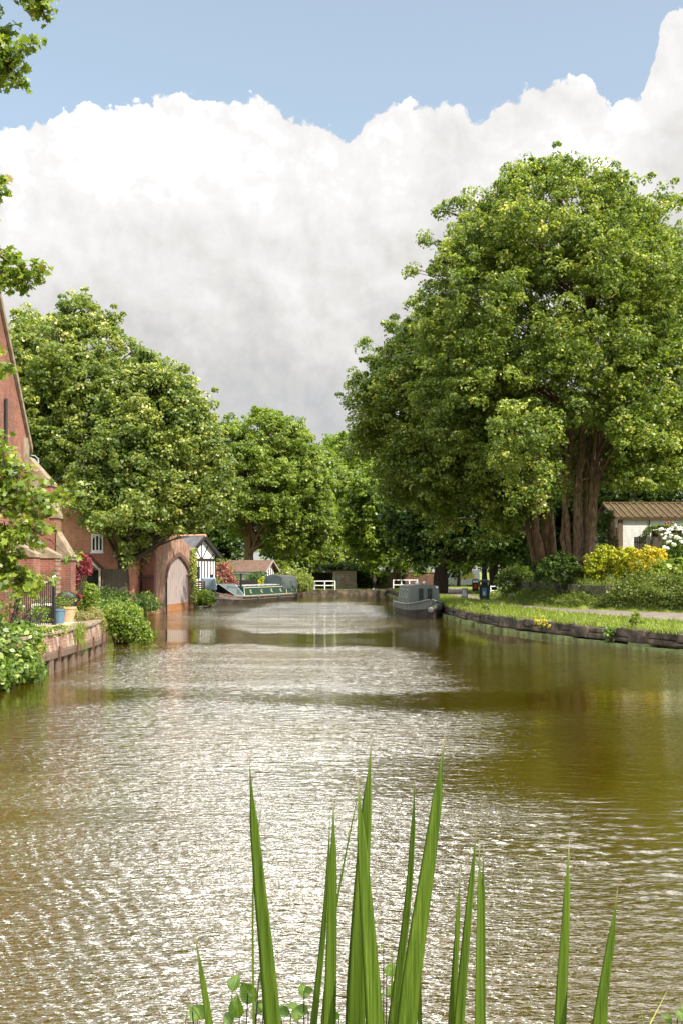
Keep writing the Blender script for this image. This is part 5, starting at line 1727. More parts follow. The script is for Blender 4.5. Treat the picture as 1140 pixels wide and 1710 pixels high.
# ivy on the boathouse, right of its door
D = (B - A) / L
cc = []
for k in range(260):
    s_ = RNG.uniform(L * .89, L + .1)
    q = A + D * s_
    zt__ = 4.4 - abs(RNG.normal(0, .4))
    z = RNG.uniform(.3, zt__)
    wob = .9 - .5 * abs(z - 2.6) / 2.6
    if RNG.random() < wob:
        cc.append((q.x + .08 + RNG.uniform(0, .14), q.y, z))
cc = np.array(cc)
T = thing('ivy', 'yellow-green ivy climbing the brick at the right of the boathouse door', 'ivy', (B.x, B.y, 0))
p, n, t = clump_leaves(cc, np.full(len(cc), .15), 14, up=.15)
n = unit(n + np.array([.8, -.3, 0]))
link_mesh('leaves', leaf_mesh('ivy_leaves', p - np.array((B.x, B.y, 0)), n, RNG.uniform(.07, .15, len(p)), np.clip(t + .15, 0, 1)), M['lf_ivy'], T)
for px, y, z0, r, h, mt, nm, lab, cat in (
        (338, 71.5, .1, .8, .55, 'lf_bright', 'waterside_plant', 'low green plants at the water between boathouse and boat', 'plant'),
        (372, 82, .7, 1.0, 1.1, 'lf_rust', 'rusty_acer', 'dull red bushy maple above the bow of the green boat', 'tree'),
        (392, 86, .7, .55, .5, 'lf_lime', 'garden_plant', 'lime green bush behind the bow cover of the green boat', 'bush'),
        (436, 93, .7, 1.5, .9, 'lf_dark', 'garden_shrub', 'dark shrub below the shed gable', 'shrub'),
        (440, 90, .7, .5, .6, 'lf_lime', 'garden_plant', 'small yellow-green bush behind the middle of the green boat', 'bush'),
        (493, 97, .5, 1.6, 1.3, 'lf_left', 'waterside_shrub', 'pale tipped shrub crowding the stern of the green boat', 'shrub'),
        (508, 101, .5, .8, 1.0, 'lf_left', 'waterside_shrub', 'shrub beside the white barrier at the far left', 'shrub'),
        (470, 103, .6, 2.0, 1.7, 'lf_mid', 'garden_shrub', 'tall leafy shrub right of the garden shed', 'shrub'),
        (355, 98, .6, 2.2, 1.9, 'lf_mid', 'garden_shrub', 'tall light green shrub behind the rusty maple', 'shrub')):
    x = XP(px, y)
    up_ = 1.1 if nm == 'rusty_acer' else .75
    shrub(nm, lab, cat, (x, y, z0), [(x, y, z0 + h * (1.35 if nm == 'rusty_acer' else 1), r, r, h), (x - r * .4, y, z0 + h * .7, r * .8, r * .8, h * .8), (x + r * .5, y - .2, z0 + h * .6, r * .7, r * .8, h * .7)], 90, 12, .16, M[mt], clump_r=(.14, .3), bright=.05)
# spiky cordyline in front of the acer
x, y = XP(362, 79.5), 79.5
T = thing('spiky_plant', 'spiky grey-green plant left of the green boat bow cover', 'plant', (x, y, 1.2))
pts = np.array([(RNG.normal(0, .05), RNG.normal(0, .05), .1) for _ in range(70)])
o = blades('leaves', pts, RNG.uniform(.6, 1.0, 70), np.full(70, .05), M['lf_weed'], lean=.6)
o.parent = T
MB().tube([(0, 0, -.6), (0, 0, .2)], .06, 7).build('stem', M['bark_dark'], T)
# covered water butt and slatted crate beside the boat
x, y = XP(350, 73.5), 73.5
T = thing('water_tank', 'wrapped blue-grey square tank on the bank left of the green boat', 'tank', (x, y, .55))
mb = MB()
mb.box(-.45, -.45, 0, .45, .45, .95)
mb.build('body', M['tar'], T, bevel=.05)
mb = MB()
mb.hexa([(-.5, -.5, .62), (.5, -.5, .58), (.5, .5, .6), (-.5, .5, .64)], [(-.47, -.47, 1.5), (.45, -.47, 1.46), (.45, .45, 1.52), (-.45, .45, 1.54)])
mb.build('cover', M['teal_plastic'], T, bevel=.06)
x, y = XP(332, 72.2), 72.2
T = thing('log_rack', 'dark slatted timber rack beside the wrapped tank', 'rack', (x, y, .5))
mb = MB()
for k in range(9):
    mb.box(-.45, -.3, .05 + k * .14, .45, -.26, .14 + k * .14)
    mb.box(-.45, .26, .05 + k * .14, .45, .3, .14 + k * .14)
for sx in (-.42, .42):
    for sy in (-.25, .25):
        mb.box(sx - .03, sy - .03, 0, sx + .03, sy + .03, 1.35)
mb.build('slats', M['timber_brown'], T)
mb = MB()
x, y = XP(405, 84.5), 84.5
for k in range(26):
    q = -3.2 + k * .26
    f = Vector((x, y, .55)) + dirb * q
    mb.bar(f, f + Vector((0, 0, 1.25)), .03, .2)
mb.bar(Vector((x, y, 1.5)) + dirb * -3.3, Vector((x, y, 1.5)) + dirb * 3.4, .05, .09)
o = mb.build('board_fence', M['timber_black'])
tag(o, 'black upright board fence along the garden behind the green boat', 'fence')

# ------------------------------------------------------------------ right garden
gx = lambda px, y: (XP(px, y), y, ground_z(XP(px, y), y))
HY = 62.0
T = thing('white_outbuilding', 'long white painted brick outbuilding with mossy brown tiled roof at the right edge', 'outbuilding', (XP(1030, HY), HY, 3.0))
off = (XP(1030, HY), HY, 3.0)
x0, x1, zt = XP(1032, HY), XP(1320, HY), ZP(865, HY)
mb = MB()
mb.box(x0, HY, 2.0, x1, HY + 5, zt)
mb.prism([(x0, HY, zt), (x0, HY + 2.5, zt + .9), (x0, HY + 5, zt)], (.3, 0, 0))
mb.build('wall', M['brick_white'], T, off=off)
mb = MB()
zr_ = ZP(842, HY + 2.5)
mb.prism([(x0 - .35, HY - .25, zt - .10), (x0 - .35, HY + 2.5, zr_ - .08), (x0 - .35, HY + 2.5, zr_ + .04), (x0 - .35, HY - .25, zt + .05)], (x1 - x0 + .4, 0, 0))
mb.prism([(x0 - .35, HY + 5.2, zt - .10), (x0 - .35, HY + 2.5, zr_ - .08), (x0 - .35, HY + 2.5, zr_ + .04), (x0 - .35, HY + 5.2, zt + .05)], (x1 - x0 + .4, 0, 0))
rf = mb.build('roof', M['tile_moss'], T, off=off)
mb = MB()
k = x0 - .3
while k < x1:
    mb.tube([(k, HY - .27, zt + .05), (k - .0, HY + 2.5, zr_ + .06)], .06, 6)
    k += .42
mb.build('tile_rolls', M['tile_moss2'], rf, off=off)
MB().tube([(x0 - .36, HY + 2.5, zr_ + .06), (x1, HY + 2.5, zr_ + .06)], .09, 7).build('ridge', M['tile_moss'], rf, off=off)
mb = MB()
mb.box(x0 - .05, HY - .08, zt - 3.2, x0 + .25, HY - .003, zt - .12)
mb.build('end_post', M['timber_brown'], T, off=off)
MB().tube([(XP(1083, HY), HY - .06, zt - 2.6), (XP(1083, HY), HY - .06, zt - .1)], .03, 6).build('downpipe', M['iron'], T, off=off)
HY2 = 65.5
T = thing('white_wall', 'lower white painted wall seen between the great sycamore trunk and the ivied stump', 'wall', (XP(1000, HY2), HY2, 2.6))
MB().box(XP(960, HY2), HY2, 2.0, XP(1031, HY2), HY2 + .3, ZP(868, HY2)).build('brickwork', M['brick_white'], T, off=(XP(1000, HY2), HY2, 2.6))
MB().box(XP(958, HY2), HY2 - .04, ZP(867.8, HY2), XP(1031, HY2), HY2 + .34, ZP(864, HY2)).build('coping', M['stone'], T, off=(XP(1000, HY2), HY2, 2.6))

# ivied stump
b = gx(1024, 57)
T = thing('tree_stump', 'tall dead brown trunk with ivy standing by the end of the white outbuilding', 'tree', b)
mb = MB()
mb.tube([(.05, 0, 0), (0, 0, 1.2), (-.12, 0, 2.4), (-.22, 0, 3.6)], [.34, .26, .25, .22], 11)
mb.tube([(.15, -.1, 0), (.2, -.05, 1.4), (.12, 0, 2.8)], [.16, .12, .08], 8)
mb.build('trunk', M['bark_red'], T, smooth=True)
q = np.array([(-.55 + RNG.normal(0, .28), RNG.normal(0, .25), RNG.uniform(.6, 3.7)) for _ in range(150)])
p, n, t = clump_leaves(q, np.full(150, .2), 12)
link_mesh('ivy', leaf_mesh('stump_ivy', p, n, RNG.uniform(.1, .18, len(p)), t), M['lf_dark'], T)
# hanging basket
hx = (XP(1005, 63), 63.2, ZP(897, 63))
T = thing('hanging_basket', 'dark round hanging basket in front of the white wall', 'basket', hx)
mb = MB()
mb.lathe((0, 0, 0), [(.02, -.26), (.2, -.2), (.29, -.02), (.27, 0)], 16)
mb.build('basket', M['bark_dark'], T)
mb = MB()
for a in range(3):
    mb.tube([(.27 * math.cos(a * 2.1), .27 * math.sin(a * 2.1), 0), (0, 0, .75)], .012, 4)
mb.bar((0, 0, .75), (0, 2.35, .75), .03, .03)
mb.build('chain', M['iron'], T)
q = np.array([(RNG.normal(0, .13), RNG.normal(0, .13), .08) for _ in range(14)])
p, n, t = clump_leaves(q, np.full(14, .12), 8)
link_mesh('plant', leaf_mesh('basket_plant', p, n, RNG.uniform(.08, .14, len(p)), t), M['lf_dark'], T)
# clipped hedge and dark fence
y = 57.5
xa, xb = XP(1068, y), XP(1300, y)
T = thing('hedge', 'clipped dark green hedge with rounded end in front of the white outbuilding', 'hedge', (xa, y, 2.6))
q = []
for _ in range(1500):
    xx, yy, zz1 = RNG.uniform(xa, xb), y + RNG.uniform(-.6, .6), RNG.uniform(2.6, 5.15)
    f = RNG.integers(0, 3)
    e = min(1, (xx - xa) / .9)
    ztop_ = 3.6 + 1.55 * math.sqrt(max(0, 1 - (1 - e) ** 2))
    q.append((xx, y - .6 + RNG.normal(0, .03), min(zz1, ztop_)) if f == 0 else (xx, yy, ztop_ - RNG.random() * .08))
q = np.array(q)
p, n, t = clump_leaves(q, np.full(len(q), .13), 14)
link_mesh('foliage', leaf_mesh('hedge_foliage', p - np.array((xa, y, 2.6)), n, RNG.uniform(.06, .11, len(p)), t), M['lf_weed'], T)
MB().hexa([(xa + .5, y - .5, 2.3), (xb, y - .5, 2.3), (xb, y + .5, 2.3), (xa + .5, y + .5, 2.3)], [(xa + .8, y - .45, 4.9), (xb, y - .45, 4.9), (xb, y + .45, 4.9), (xa + .8, y + .45, 4.9)]).build('branches', M['bark_dark'], T, off=(xa, y, 2.6))
y = 55.0
xa, xb = XP(1058, y), XP(1115, y)
mb = MB()
x = xa
while x < xb:
    mb.box(x, y, 2.3, x + .10, y + .025, ZP(896, y) + random.uniform(-.04, .04))
    x += .115
for z in (3.0, 4.1):
    mb.box(xa, y + .026, z, xb, y + .07, z + .08)
tag(mb.build('board_fence', M['timber_fence']), 'weathered dark board fence under the clipped hedge and white roses', 'fence')


def garden(nm, lab, cat, px, y, zc, r, h, mt, extra=(), n=170, per=13, leaf=.10, cr=(.08, .16), bright=0.0, shape='quad'):
    x = XP(px, y)
    z0 = ground_z(x, y)
    bl = [(x, y, zc, r, r * .8, h)] + [(x + a, y + b_, zc + c, r * s, r * s * .8, h * s) for a, b_, c, s in extra]
    return shrub(nm, lab, cat, (x, y, z0), bl, n, per, leaf, M[mt], clump_r=cr, bright=bright, shape=shape)


y = 50.5
garden('golden_shrub', 'lime and gold shrub at the foot of the great sycamore trunk', 'shrub', 1003, 51.0, 2.95, .85, .85, 'lf_lime', [(-.3, -.1, -.4, .7), (.35, .1, .35, .6)], bright=.10)
garden('golden_shrub', 'yellow-green shrub between the lime shrub and the bright golden one', 'shrub', 1042, 50.3, 3.0, .7, .8, 'lf_lime', [(.3, 0, .25, .6), (.0, -.1, -.5, .8)], bright=.28)
garden('golden_shrub', 'brightest golden yellow rounded shrub in the right garden', 'shrub', 1080, 49.6, 3.02, .85, .72, 'lf_gold', [(.45, .1, .18, .65), (-.4, -.1, -.25, .6), (.1, -.2, -.45, .7)], bright=.3)
garden('leafy_plant', 'large leaved light green plant below the white roses', 'plant', 1112, 48.6, 2.35, .8, .6, 'lf_bright', [(.6, 0, .2, .8), (-.3, -.2, -.2, .7)], n=60, per=7, leaf=.26, cr=(.15, .3), bright=.15, shape='oval')
garden('green_bush', 'dark green bush between the trunks of the sycamores above the stone wall', 'bush', 938, 52.5, 2.65, .95, .95, 'lf_dark', [(.4, 0, -.2, .7), (-.6, 0, -.2, .8)], bright=.12)
garden('green_bush', 'mid green bush left of the sycamore trunks', 'bush', 862, 63.5, 2.0, 1.1, 1.0, 'lf_mid', [(.6, 0, -.3, .8), (-.5, 0, -.2, .8)])
garden('green_bush', 'shaded bush right of the leaning sycamore trunks', 'bush', 905, 58.0, 2.5, .7, .8, 'lf_dark', [(.4, 0, -.2, .8)], bright=.08)
garden('ivy', 'dark ivy mound at the base of the great sycamore', 'ivy', 985, 52.3, 2.2, .45, .6, 'lf_dark', [(-.2, 0, -.2, .8)])
T = garden('rose_bush', 'bush of white roses by the board fence at the right edge', 'rose bush', 1128, 51.0, 3.6, .85, .75, 'lf_shrub', [(.5, 0, .1, .8), (-.4, 0, -.5, .8)], n=110, leaf=.09)
fl = MB()
c0 = Vector(T.location)
for px, py in ((1103, 884), (1108, 890), (1113, 886), (1120, 882), (1124, 879), (1131, 884), (1136, 881), (1140, 890), (1118, 893), (1127, 896), (1110, 898), (1134, 899), (1115, 905), (1122, 908), (1138, 905), (1106, 914), (1113, 915), (1146, 886), (1150, 898)):
    q = Vector(PX(px + random.uniform(-1, 1), py, 50.2)) - c0
    for k in range(4):
        fl.ball(q + Vector(RNG.normal(0, .05, 3)), random.uniform(.05, .09), 7, 5, sz=.8)
fl.build('blossoms', M['white_flower'], T)
b = gx(1112, 56.6)
for px, py, mt in ((1120, 864, 'pink'),):
    T = garden('hollyhock', 'slender plant with dark pink flowers against the white outbuilding wall', 'plant', 1117, 59.5, 4.6, .35, .9, 'lf_shrub', n=24, per=7)
    fl = MB()
    for _ in range(7):
        fl.ball((RNG.normal(0, .25), -.1, 2.3 + RNG.normal(0, .35)), .07, 7, 5)
    fl.build('blossoms', M['pink_flower'], T)

# bank of tall weeds below the wall, and the verges
pts, hh, wd = [], [], []
while len(pts) < 15000:
    y = RNG.uniform(28, 73)
    d2 = RNG.uniform(.15, 1.75) if RNG.random() < .75 else RNG.uniform(1.5, 5)
    x = pathR(y) + d2
    if x > XP(1230, y):
        continue
    k = .5 + .5 * math.sin(x * 1.9 + 1.3 * math.sin(y * .8)) * math.sin(y * 1.1)
    tall = (.16 + .5 * sstep(.1, .9, d2)) * (.55 + .75 * k) * (1.2 if y < 47.5 else .6)
    pts.append((x, y, float(zright(x, y)) - .02))
    hh.append(tall * RNG.uniform(.5, 1.1))
    wd.append(RNG.uniform(.02, .05))
o = blades('bank_weeds', np.array(pts), np.array(hh), np.array(wd), M['lf_weed'], lean=.4)
tag(o, 'tall weeds and long grass on the bank between the towpath and garden wall', 'weeds', kind='stuff')
q, rr_ = [], []
while len(q) < 2300:
    y = RNG.uniform(34, 48) if len(q) < 1100 else RNG.uniform(38, 70)
    d2 = RNG.uniform(.4, 1.7)
    x = pathR(y) + d2
    if x > XP(1230, y):
        continue
    k = .5 + .5 * math.sin(x * 1.9 + 1.3 * math.sin(y * .8)) * math.sin(y * 1.1)
    q.append((x, y, float(zright(x, y)) + RNG.uniform(.05, .2 + (.5 + .7 * k if y < 47.5 else .25 * k))))
    rr_.append(RNG.uniform(.1, .22))
p, n, t = clump_leaves(np.array(q), np.array(rr_), 12)
o = link_mesh('bank_plants', leaf_mesh('bank_plants', p, n, RNG.uniform(.05, .12, len(p)), t), M['lf_weed'])
tag(o, 'leafy wild plants mixed into the bank below the garden wall', 'wild plants', kind='stuff')
pts, hh = [], []
while len(pts) < 42000:
    y = RNG.uniform(26, 76) if RNG.random() < .85 else RNG.uniform(70, 109)
    side = RNG.random()
    if side < .72:
        x = RNG.uniform(bankR(y) + .06, pathL(y) + .15 + .25 * math.sin(y * 2.1))
    else:
        x = pathR(y) + RNG.uniform(-.25, 1.2) if y < 70 else RNG.uniform(pathR(y), pathR(y) + 6)
    if x > XP(1230, y):
        continue
    e = abs(x - bankR(y))
    pts.append((x, y, float(zright(x, y)) - .01))
    hh.append(RNG.uniform(.05, .15) + (.12 if RNG.random() < .10 else 0) + (.16 * RNG.random() if e < .5 and RNG.random() < .3 else 0) + (.25 * RNG.random() if 52 < y < 62 and RNG.random() < .25 else 0))
for _ in range(5200):                                  # tufts hanging over the edge of the wall
    y = RNG.uniform(26, 62)
    if math.sin(y * 3.1) + math.sin(y * 1.37 + 2) + RNG.normal(0, .5) < .3:
        continue
    pts.append((float(bankR(y)) + RNG.uniform(-.12, .12), y, .57))
    hh.append(RNG.uniform(.10, .28))
for _ in range(6000):
    x, y = RNG.uniform(-4.8, 14), RNG.uniform(109.9, 118)
    pts.append((x, y, .5))
    hh.append(RNG.uniform(.08, .2) if not 110.6 < y < 112.1 else .02)
o = blades('verge_grass', np.array(pts), np.array(hh), np.full(len(pts), .022), M['lf_grass'], lean=.45)
tag(o, 'short bright grass on the verges beside the towpath and far bank', 'grass', kind='stuff')
# plants on the towpath wall
y = 38.4
q = [(float(bankR(y)) - .05 + RNG.normal(0, .12), y + RNG.normal(0, .42), .56 + RNG.normal(0, .05)) for _ in range(46)]
T = thing('yellow_flowers', 'clump of bright yellow flowers spilling over the towpath wall', 'flowers', (float(bankR(y)), y, .6))
c0 = np.array(T.location)
p, n, t = clump_leaves(np.array(q), np.full(46, .08), 9)
link_mesh('blossoms', leaf_mesh('yellow_blossoms', p - c0, n, RNG.uniform(.05, .08, len(p)), np.clip(t + .45, 0, 1)), M['lf_gold'], T)
p, n, t = clump_leaves(np.array(q) - np.array([.02, 0, .08]), np.full(46, .08), 6)
link_mesh('leaves', leaf_mesh('yellow_flower_leaves', p - c0, n, RNG.uniform(.05, .08, len(p)), t), M['lf_shrub'], T)
for px, y, zc, h, mt, lab in ((1060, 33.6, .28, .30, 'lf_shrub', 'pale green weed growing from the foot of the towpath wall'), (1087, 33.0, .75, .32, 'lf_weed', 'leafy tall weed on the edge of the towpath verge'),
                              (770, 50.5, .72, .24, 'lf_weed', 'grey-green weed on the verge beside the grey boat'), (818, 46.0, .74, .22, 'lf_weed', 'small weed clump on the verge right of the grey boat')):
    x = float(bankR(y)) + (-.2 if zc < .5 else .3)
    shrub('weed', lab, 'weed', (x, y, max(zc - h, .0)), [(x, y, zc + .05, .2, .22, h)], 34, 9, .09, M[mt], clump_r=(.05, .1))

# ------------------------------------------------------------------ towpath furniture
def litter_bin(name, label, px, y, w, h, poster):
    x = XP(px, y)
    T = thing(name, label, 'litter bin', (x, y, ground_z(x, y)), -.15)
    mb = MB()
    mb.hexa([(-w * .46, -w * .46, 0), (w * .46, -w * .46, 0), (w * .46, w * .46, 0), (-w * .46, w * .46, 0)], [(-w / 2, -w / 2, h * .72), (w / 2, -w / 2, h * .72), (w / 2, w / 2, h * .72), (-w / 2, w / 2, h * .72)])
    mb.build('body', M['tar'], T, bevel=.02)
    mb = MB()
    for sx in (-1, 1):
        mb.box(sx * w * .46 - .04, -w * .5, h * .72, sx * w * .46 + .04, w * .5, h * .88)
    mb.hexa([(-w * .54, -w * .54, h * .88), (w * .54, -w * .54, h * .88), (w * .54, w * .54, h * .88), (-w * .54, w * .54, h * .88)], [(-w * .36, -w * .36, h), (w * .36, -w * .36, h), (w * .36, w * .36, h), (-w * .36, w * .36, h)])
    mb.build('lid', M['tar'], T, bevel=.015)
    pn = MB()
    pn.box(-w * .2, -w * .515, h * .2, w * .22, -w * .475, h * .6)
    if poster:
        pn.build('poster', M['blue_sign'], T)
        MB().box(-w * .12, -w * .53, h * .26, w * .08, -w * .516, h * .42).build('poster', M['white'], T)
    else:
        pn.build('poster', M['red_sign'], T)


litter_bin('litter_bin', 'black litter bin with a blue and white poster beside the towpath', 808, 64.5, .68, 1.32, True)
litter_bin('litter_bin', 'smaller dark litter bin with a red panel further up the towpath', 793, 94, .62, 1.15, False)
x, y = XP(775, 68), 68
T = thing('sandwich_board', 'small dark folding sign board standing on the towpath', 'sign', (x, y, ground_z(x, y) + .02), -.2)
mb = MB()
mb.prism([(-.2, -.2, 0), (.2, -.2, 0), (.2, -.01, .68), (-.2, -.01, .68)], (0, .025, 0))
mb.prism([(-.2, .2, 0), (.2, .2, 0), (.2, .015, .68), (-.2, .015, .68)], (0, .025, 0))
mb.build('board', M['tar'], T)
mb = MB()
mb.prism([(-.15, -.17, .14), (.15, -.17, .14), (.15, -.034, .60), (-.15, -.034, .60)], (0, -.008, 0))
mb.build('panel', mat_plain('slate_grey_panel', (.08, .09, .10), .5), T)


def barrier(label, xa, xb, y, z, h, posts, rails=(.98, .5), close=False):
    T = thing('white_barrier', label, 'railing', (xa, y, z))
    for k in range(posts):
        x = (xb - xa) * k / (posts - 1)
        MB().box(x - .055, -.055, 0, x + .055, .055, h).build('post', M['white'], T, bevel=.012)
    for f in rails:
        MB().box(-.04, -.052, h * f - .05, xb - xa + .04, .052, h * f + .05).build('rail', M['white'], T)


barrier('white timber railing on the far bank behind the grey boat', XP(657.5, 108.8), XP(698, 108.8), 110.3, .5, 1.12, 4)
barrier('white timber railing on the far bank beside the pale stone hut', XP(508, 110.3), XP(559.5, 110.3), 110.3, .5, 1.0, 4)
x, y = XP(741, 88), 88
T = thing('gate_post', 'pair of white posts with a cap at the bend of the towpath', 'post', (x, y, ground_z(x, y)))
mb = MB()
mb.box(-.13, -.06, 0, -.02, .06, .92)
mb.box(.03, -.06, 0, .13, .06, .85)
mb.box(-.16, -.08, .92, .04, .08, .98)
for z in (.25, .6):
    mb.box(-.12, -.03, z, .12, .03, z + .08)
mb.build('posts', M['white'], T, bevel=.01)
x, y = XP(818, 72), 72
T = thing('white_rail', 'short pale rail with a rounded end behind the litter bin', 'railing', (x, y, ground_z(x, y)))
mb = MB()
mb.tube([(0, 0, .75), (.40, 0, .75), (.5, 0, .70), (.54, 0, .6), (.5, 0, .48), (.4, 0, .44), (0, 0, .44)], .035, 8)
mb.tube([(.02, 0, 0), (.02, 0, .8)], .045, 8)
mb.build('rail', M['white'], T)

# far bank: stone hut, lean-to, garden wall, house
HY = 115.5
T = thing('stone_hut', 'pale stone hut wall with a small blue notice across the far bank', 'hut', (XP(575, HY), HY, .5))
off = (XP(575, HY), HY, .5)
MB().box(XP(557, HY), HY, .4, XP(594.5, HY), HY + 3, ZP(953.5, HY)).build('wall', M['stone_pale'], T, off=off)
MB().box(XP(556, HY), HY - .1, ZP(953.5, HY), XP(596, HY), HY + 3.1, ZP(951.5, HY)).build('coping', M['stone_dark'], T, off=off)
MB().box(XP(559.5, HY), HY - .03, ZP(968, HY), XP(563.5, HY), HY - .003, ZP(964, HY)).build('notice', M['blue_sign'], T, off=off)
T = thing('lean_to', 'dark open lean-to shed left of the pale stone hut', 'shed', (XP(535, HY + 1), HY + 1, .5))
off = (XP(535, HY + 1), HY + 1, .5)
mb = MB()
mb.prism([(XP(512, HY), HY + .2, ZP(945, HY)), (XP(556, HY), HY + .2, ZP(954, HY)), (XP(556, HY), HY + .2, ZP(957, HY)), (XP(512, HY), HY + .2, ZP(948, HY))], (0, 3.4, 0))
mb.build('roof', M['slate'], T, off=off)
MB().box(XP(513, HY), HY + 3, .4, XP(555, HY), HY + 3.3, ZP(956, HY)).build('back_wall', M['timber_black'], T, off=off)
for px in (514, 553):
    MB().box(XP(px, HY) - .07, HY + .3, .4, XP(px, HY) + .07, HY + .44, ZP(948 if px < 530 else 955, HY)).build('post', M['timber_black'], T, off=off)
y = HY + 1
garden('ivy', 'thick ivy growing over the top of the stone hut', 'ivy', 578, HY + 1.4, ZP(949, HY), 2.0, .55, 'lf_dark', [(2.0, 0, -.2, .6), (-1.8, 0, .1, .6)], n=110, leaf=.2, cr=(.2, .35), bright=.1)
T = thing('brick_wall', 'long dark red brick garden wall behind the walking person', 'garden wall', (XP(600, 119), 119, .5))
off = (XP(600, 119), 119, .5)
MB().box(XP(596, 119), 119, .3, XP(728, 119), 119.35, ZP(957, 119)).build('brickwork', M['brick_dark'], T, off=off)
mb = MB()
x = XP(595, 119)
while x < XP(728, 119):
    mb.box(x, 118.94, ZP(957, 119), x + .43, 119.41, ZP(955.5, 119))
    x += .45
mb.build('coping', M['brick_dark'], T, off=off)
garden('hedge', 'dark shrub growing against the brick garden wall behind the walking person', 'shrub', 612, 117.6, 1.6, 1.6, 1.2, 'lf_dark', [(1.5, .2, .1, .8), (-1.0, .2, .2, .8)], n=110, leaf=.2, cr=(.2, .35))
WY = 163.0
T = thing('white_house', 'white rendered house with slate roof half hidden by trees beyond the far wall', 'house', (XP(675, WY), WY, .5))
off = (XP(675, WY), WY, .5)
mb = MB()
xa, xm, xb = XP(636, WY), XP(690, WY), XP(711, WY)
mb.box(xa, WY, .3, xm, WY + 8, ZP(940, WY))
mb.prism([(xm + .02, WY - 1, .3), (xb, WY - 1, .3), (xb, WY - 1, ZP(934, WY)), ((xm + xb) / 2, WY - 1, ZP(922, WY)), (xm + .02, WY - 1, ZP(934, WY))], (0, 9, 0))
mb.build('wall', M['render_white'], T, off=off)
mb = MB()
mb.prism([(xa - .3, WY - .4, ZP(941, WY)), (xa - .3, WY + 4, ZP(925, WY)), (xa - .3, WY + 8.4, ZP(941, WY))], (xm - xa + .2, 0, 0))
mb.build('roof', M['slate'], T, off=off)
for px in (647, 660, 676):
    w = MB().box(XP(px, WY) - .45, WY - .04, 2.0, XP(px, WY) + .45, WY + .1, 3.3).build('window', M['glass'], T, off=off)
MB().box(XP(700, WY) - .4, WY - 1.04, 2.6, XP(700, WY) + .4, WY - .9, 3.8).build('window', M['glass'], T, off=off)


def vehicle(name, label, cat, loc, rz, L_, W_, H_, paint, van=False):
    T = thing(name, label, cat, loc, rz)
    mb = MB()
    h1 = H_ * (.55 if not van else .5)
    lower = [(-L_ / 2, .28), (-L_ / 2 + .05, h1 * .95), (-L_ * .28 if not van else -L_ * .36, h1), (L_ * .5 - .1, h1), (L_ / 2, h1 * .85), (L_ / 2, .28)]
    mb.prism([(x, -W_ / 2, z) for x, z in lower], (0, W_, 0))
    if van:
        up_ = [(-L_ * .36, h1), (-L_ * .24, H_), (L_ * .485, H_), (L_ * .495, h1)]
    else:
        up_ = [(-L_ * .26, h1), (-L_ * .1, H_), (L_ * .28, H_), (L_ * .43, h1)]
    k = len(mb.v)
    ci = [(x, -W_ / 2 + .03 + .12 * (z > h1 + .01), z - .001) for x, z in up_]
    co = [(x, -y_, z) for x, y_, z in ci]
    mb.add(ci + co, [(0, 1, 2, 3), (7, 6, 5, 4), (0, 4, 5, 1), (1, 5, 6, 2), (2, 6, 7, 3)])
    mb.build('body', M[paint], T, bevel=.05)
    for sy in (-1, 1):
        g_ = MB()
        q = [up_[0], up_[1], up_[2], up_[3]] if not van else [up_[0], up_[1], (-L_ * .12, H_), (-L_ * .1, h1)]
        cx_, cz_ = sum(a for a, b_ in q) / 4, sum(b_ for a, b_ in q) / 4
        pts = [(cx_ + (a - cx_) * .8, sy * (W_ / 2 - .02 - .10 * ((cz_ + (b_ - cz_) * .72) - h1) / (H_ - h1)), cz_ + (b_ - cz_) * .72) for a, b_ in q]
        g_.prism(pts, (0, sy * .02, 0))
        g_.build('window', M['glass'], T)
    g_ = MB()
    a, b_ = up_[0], up_[1]
    g_.prism([(a[0] - .03, -W_ * .42, a[1] + .06), (a[0] - .03, W_ * .42, a[1] + .06), (b_[0] - .03, W_ * .36, b_[1] - .06), (b_[0] - .03, -W_ * .36, b_[1] - .06)], (-.02, 0, 0))
    g_.build('windscreen', M['glass'], T)
    for sx in (-.3, .3):
        for sy in (-1, 1):
            w = MB()
            w.lathe((sx * L_, sy * (W_ / 2 - .1) - .1, .32), [(.2, 0), (.31, .02), (.32, .1), (.31, .19), (.2, .21)], 18, axis='y')
            w = w.build('wheel', M['tar'], T)
            MB().lathe((sx * L_, sy * (W_ / 2 - .1) - .12, .32), [(.17, 0), (.19, .03), (.19, .21), (.17, .24)], 14, axis='y').build('rim', M['steel'], w)
    for sy in (-.36, .36):
        MB().box(-L_ / 2 - .01, sy * W_ - .16, h1 * .62, -L_ / 2 + .06, sy * W_ + .16, h1 * .82).build('headlight', M['white'], T)
    return T


T = vehicle('parked_van', 'white van with a yellow panel parked beyond the trees by the road', 'van', (XP(768, 130), 130.5, .53), .2, 4.9, 1.9, 2.2, 'car_white', True)
MB().box(-.2, -.972, 1.1, 1.6, -.953, 1.7).build('side_panel', M['yellow'], T)
vehicle('parked_car', 'silver car parked at the right of the tree trunks beyond the park', 'car', (XP(842, 131), 131.5, .53), .1, 4.3, 1.78, 1.5, 'car_silver')
x, y = XP(846, 104), 104
T = thing('sign_post', 'white and red banded post between the tree trunks and the great sycamore', 'post', (x, y, .7))
MB().tube([(0, 0, 0), (0, 0, 3.0)], .06, 8).build('pole', M['white'], T)
MB().lathe((0, 0, 1.9), [(.085, 0), (.085, .55)], 10).build('band', M['red_sign'], T)

# ------------------------------------------------------------------ the person walking on the far bank
PXC, PYD = XP(625, 111.4), 111.4
T = thing('person', 'person with brown hair in beige jacket and black trousers walking on the far bank', 'person', (PXC, PYD, .53), math.radians(-70))


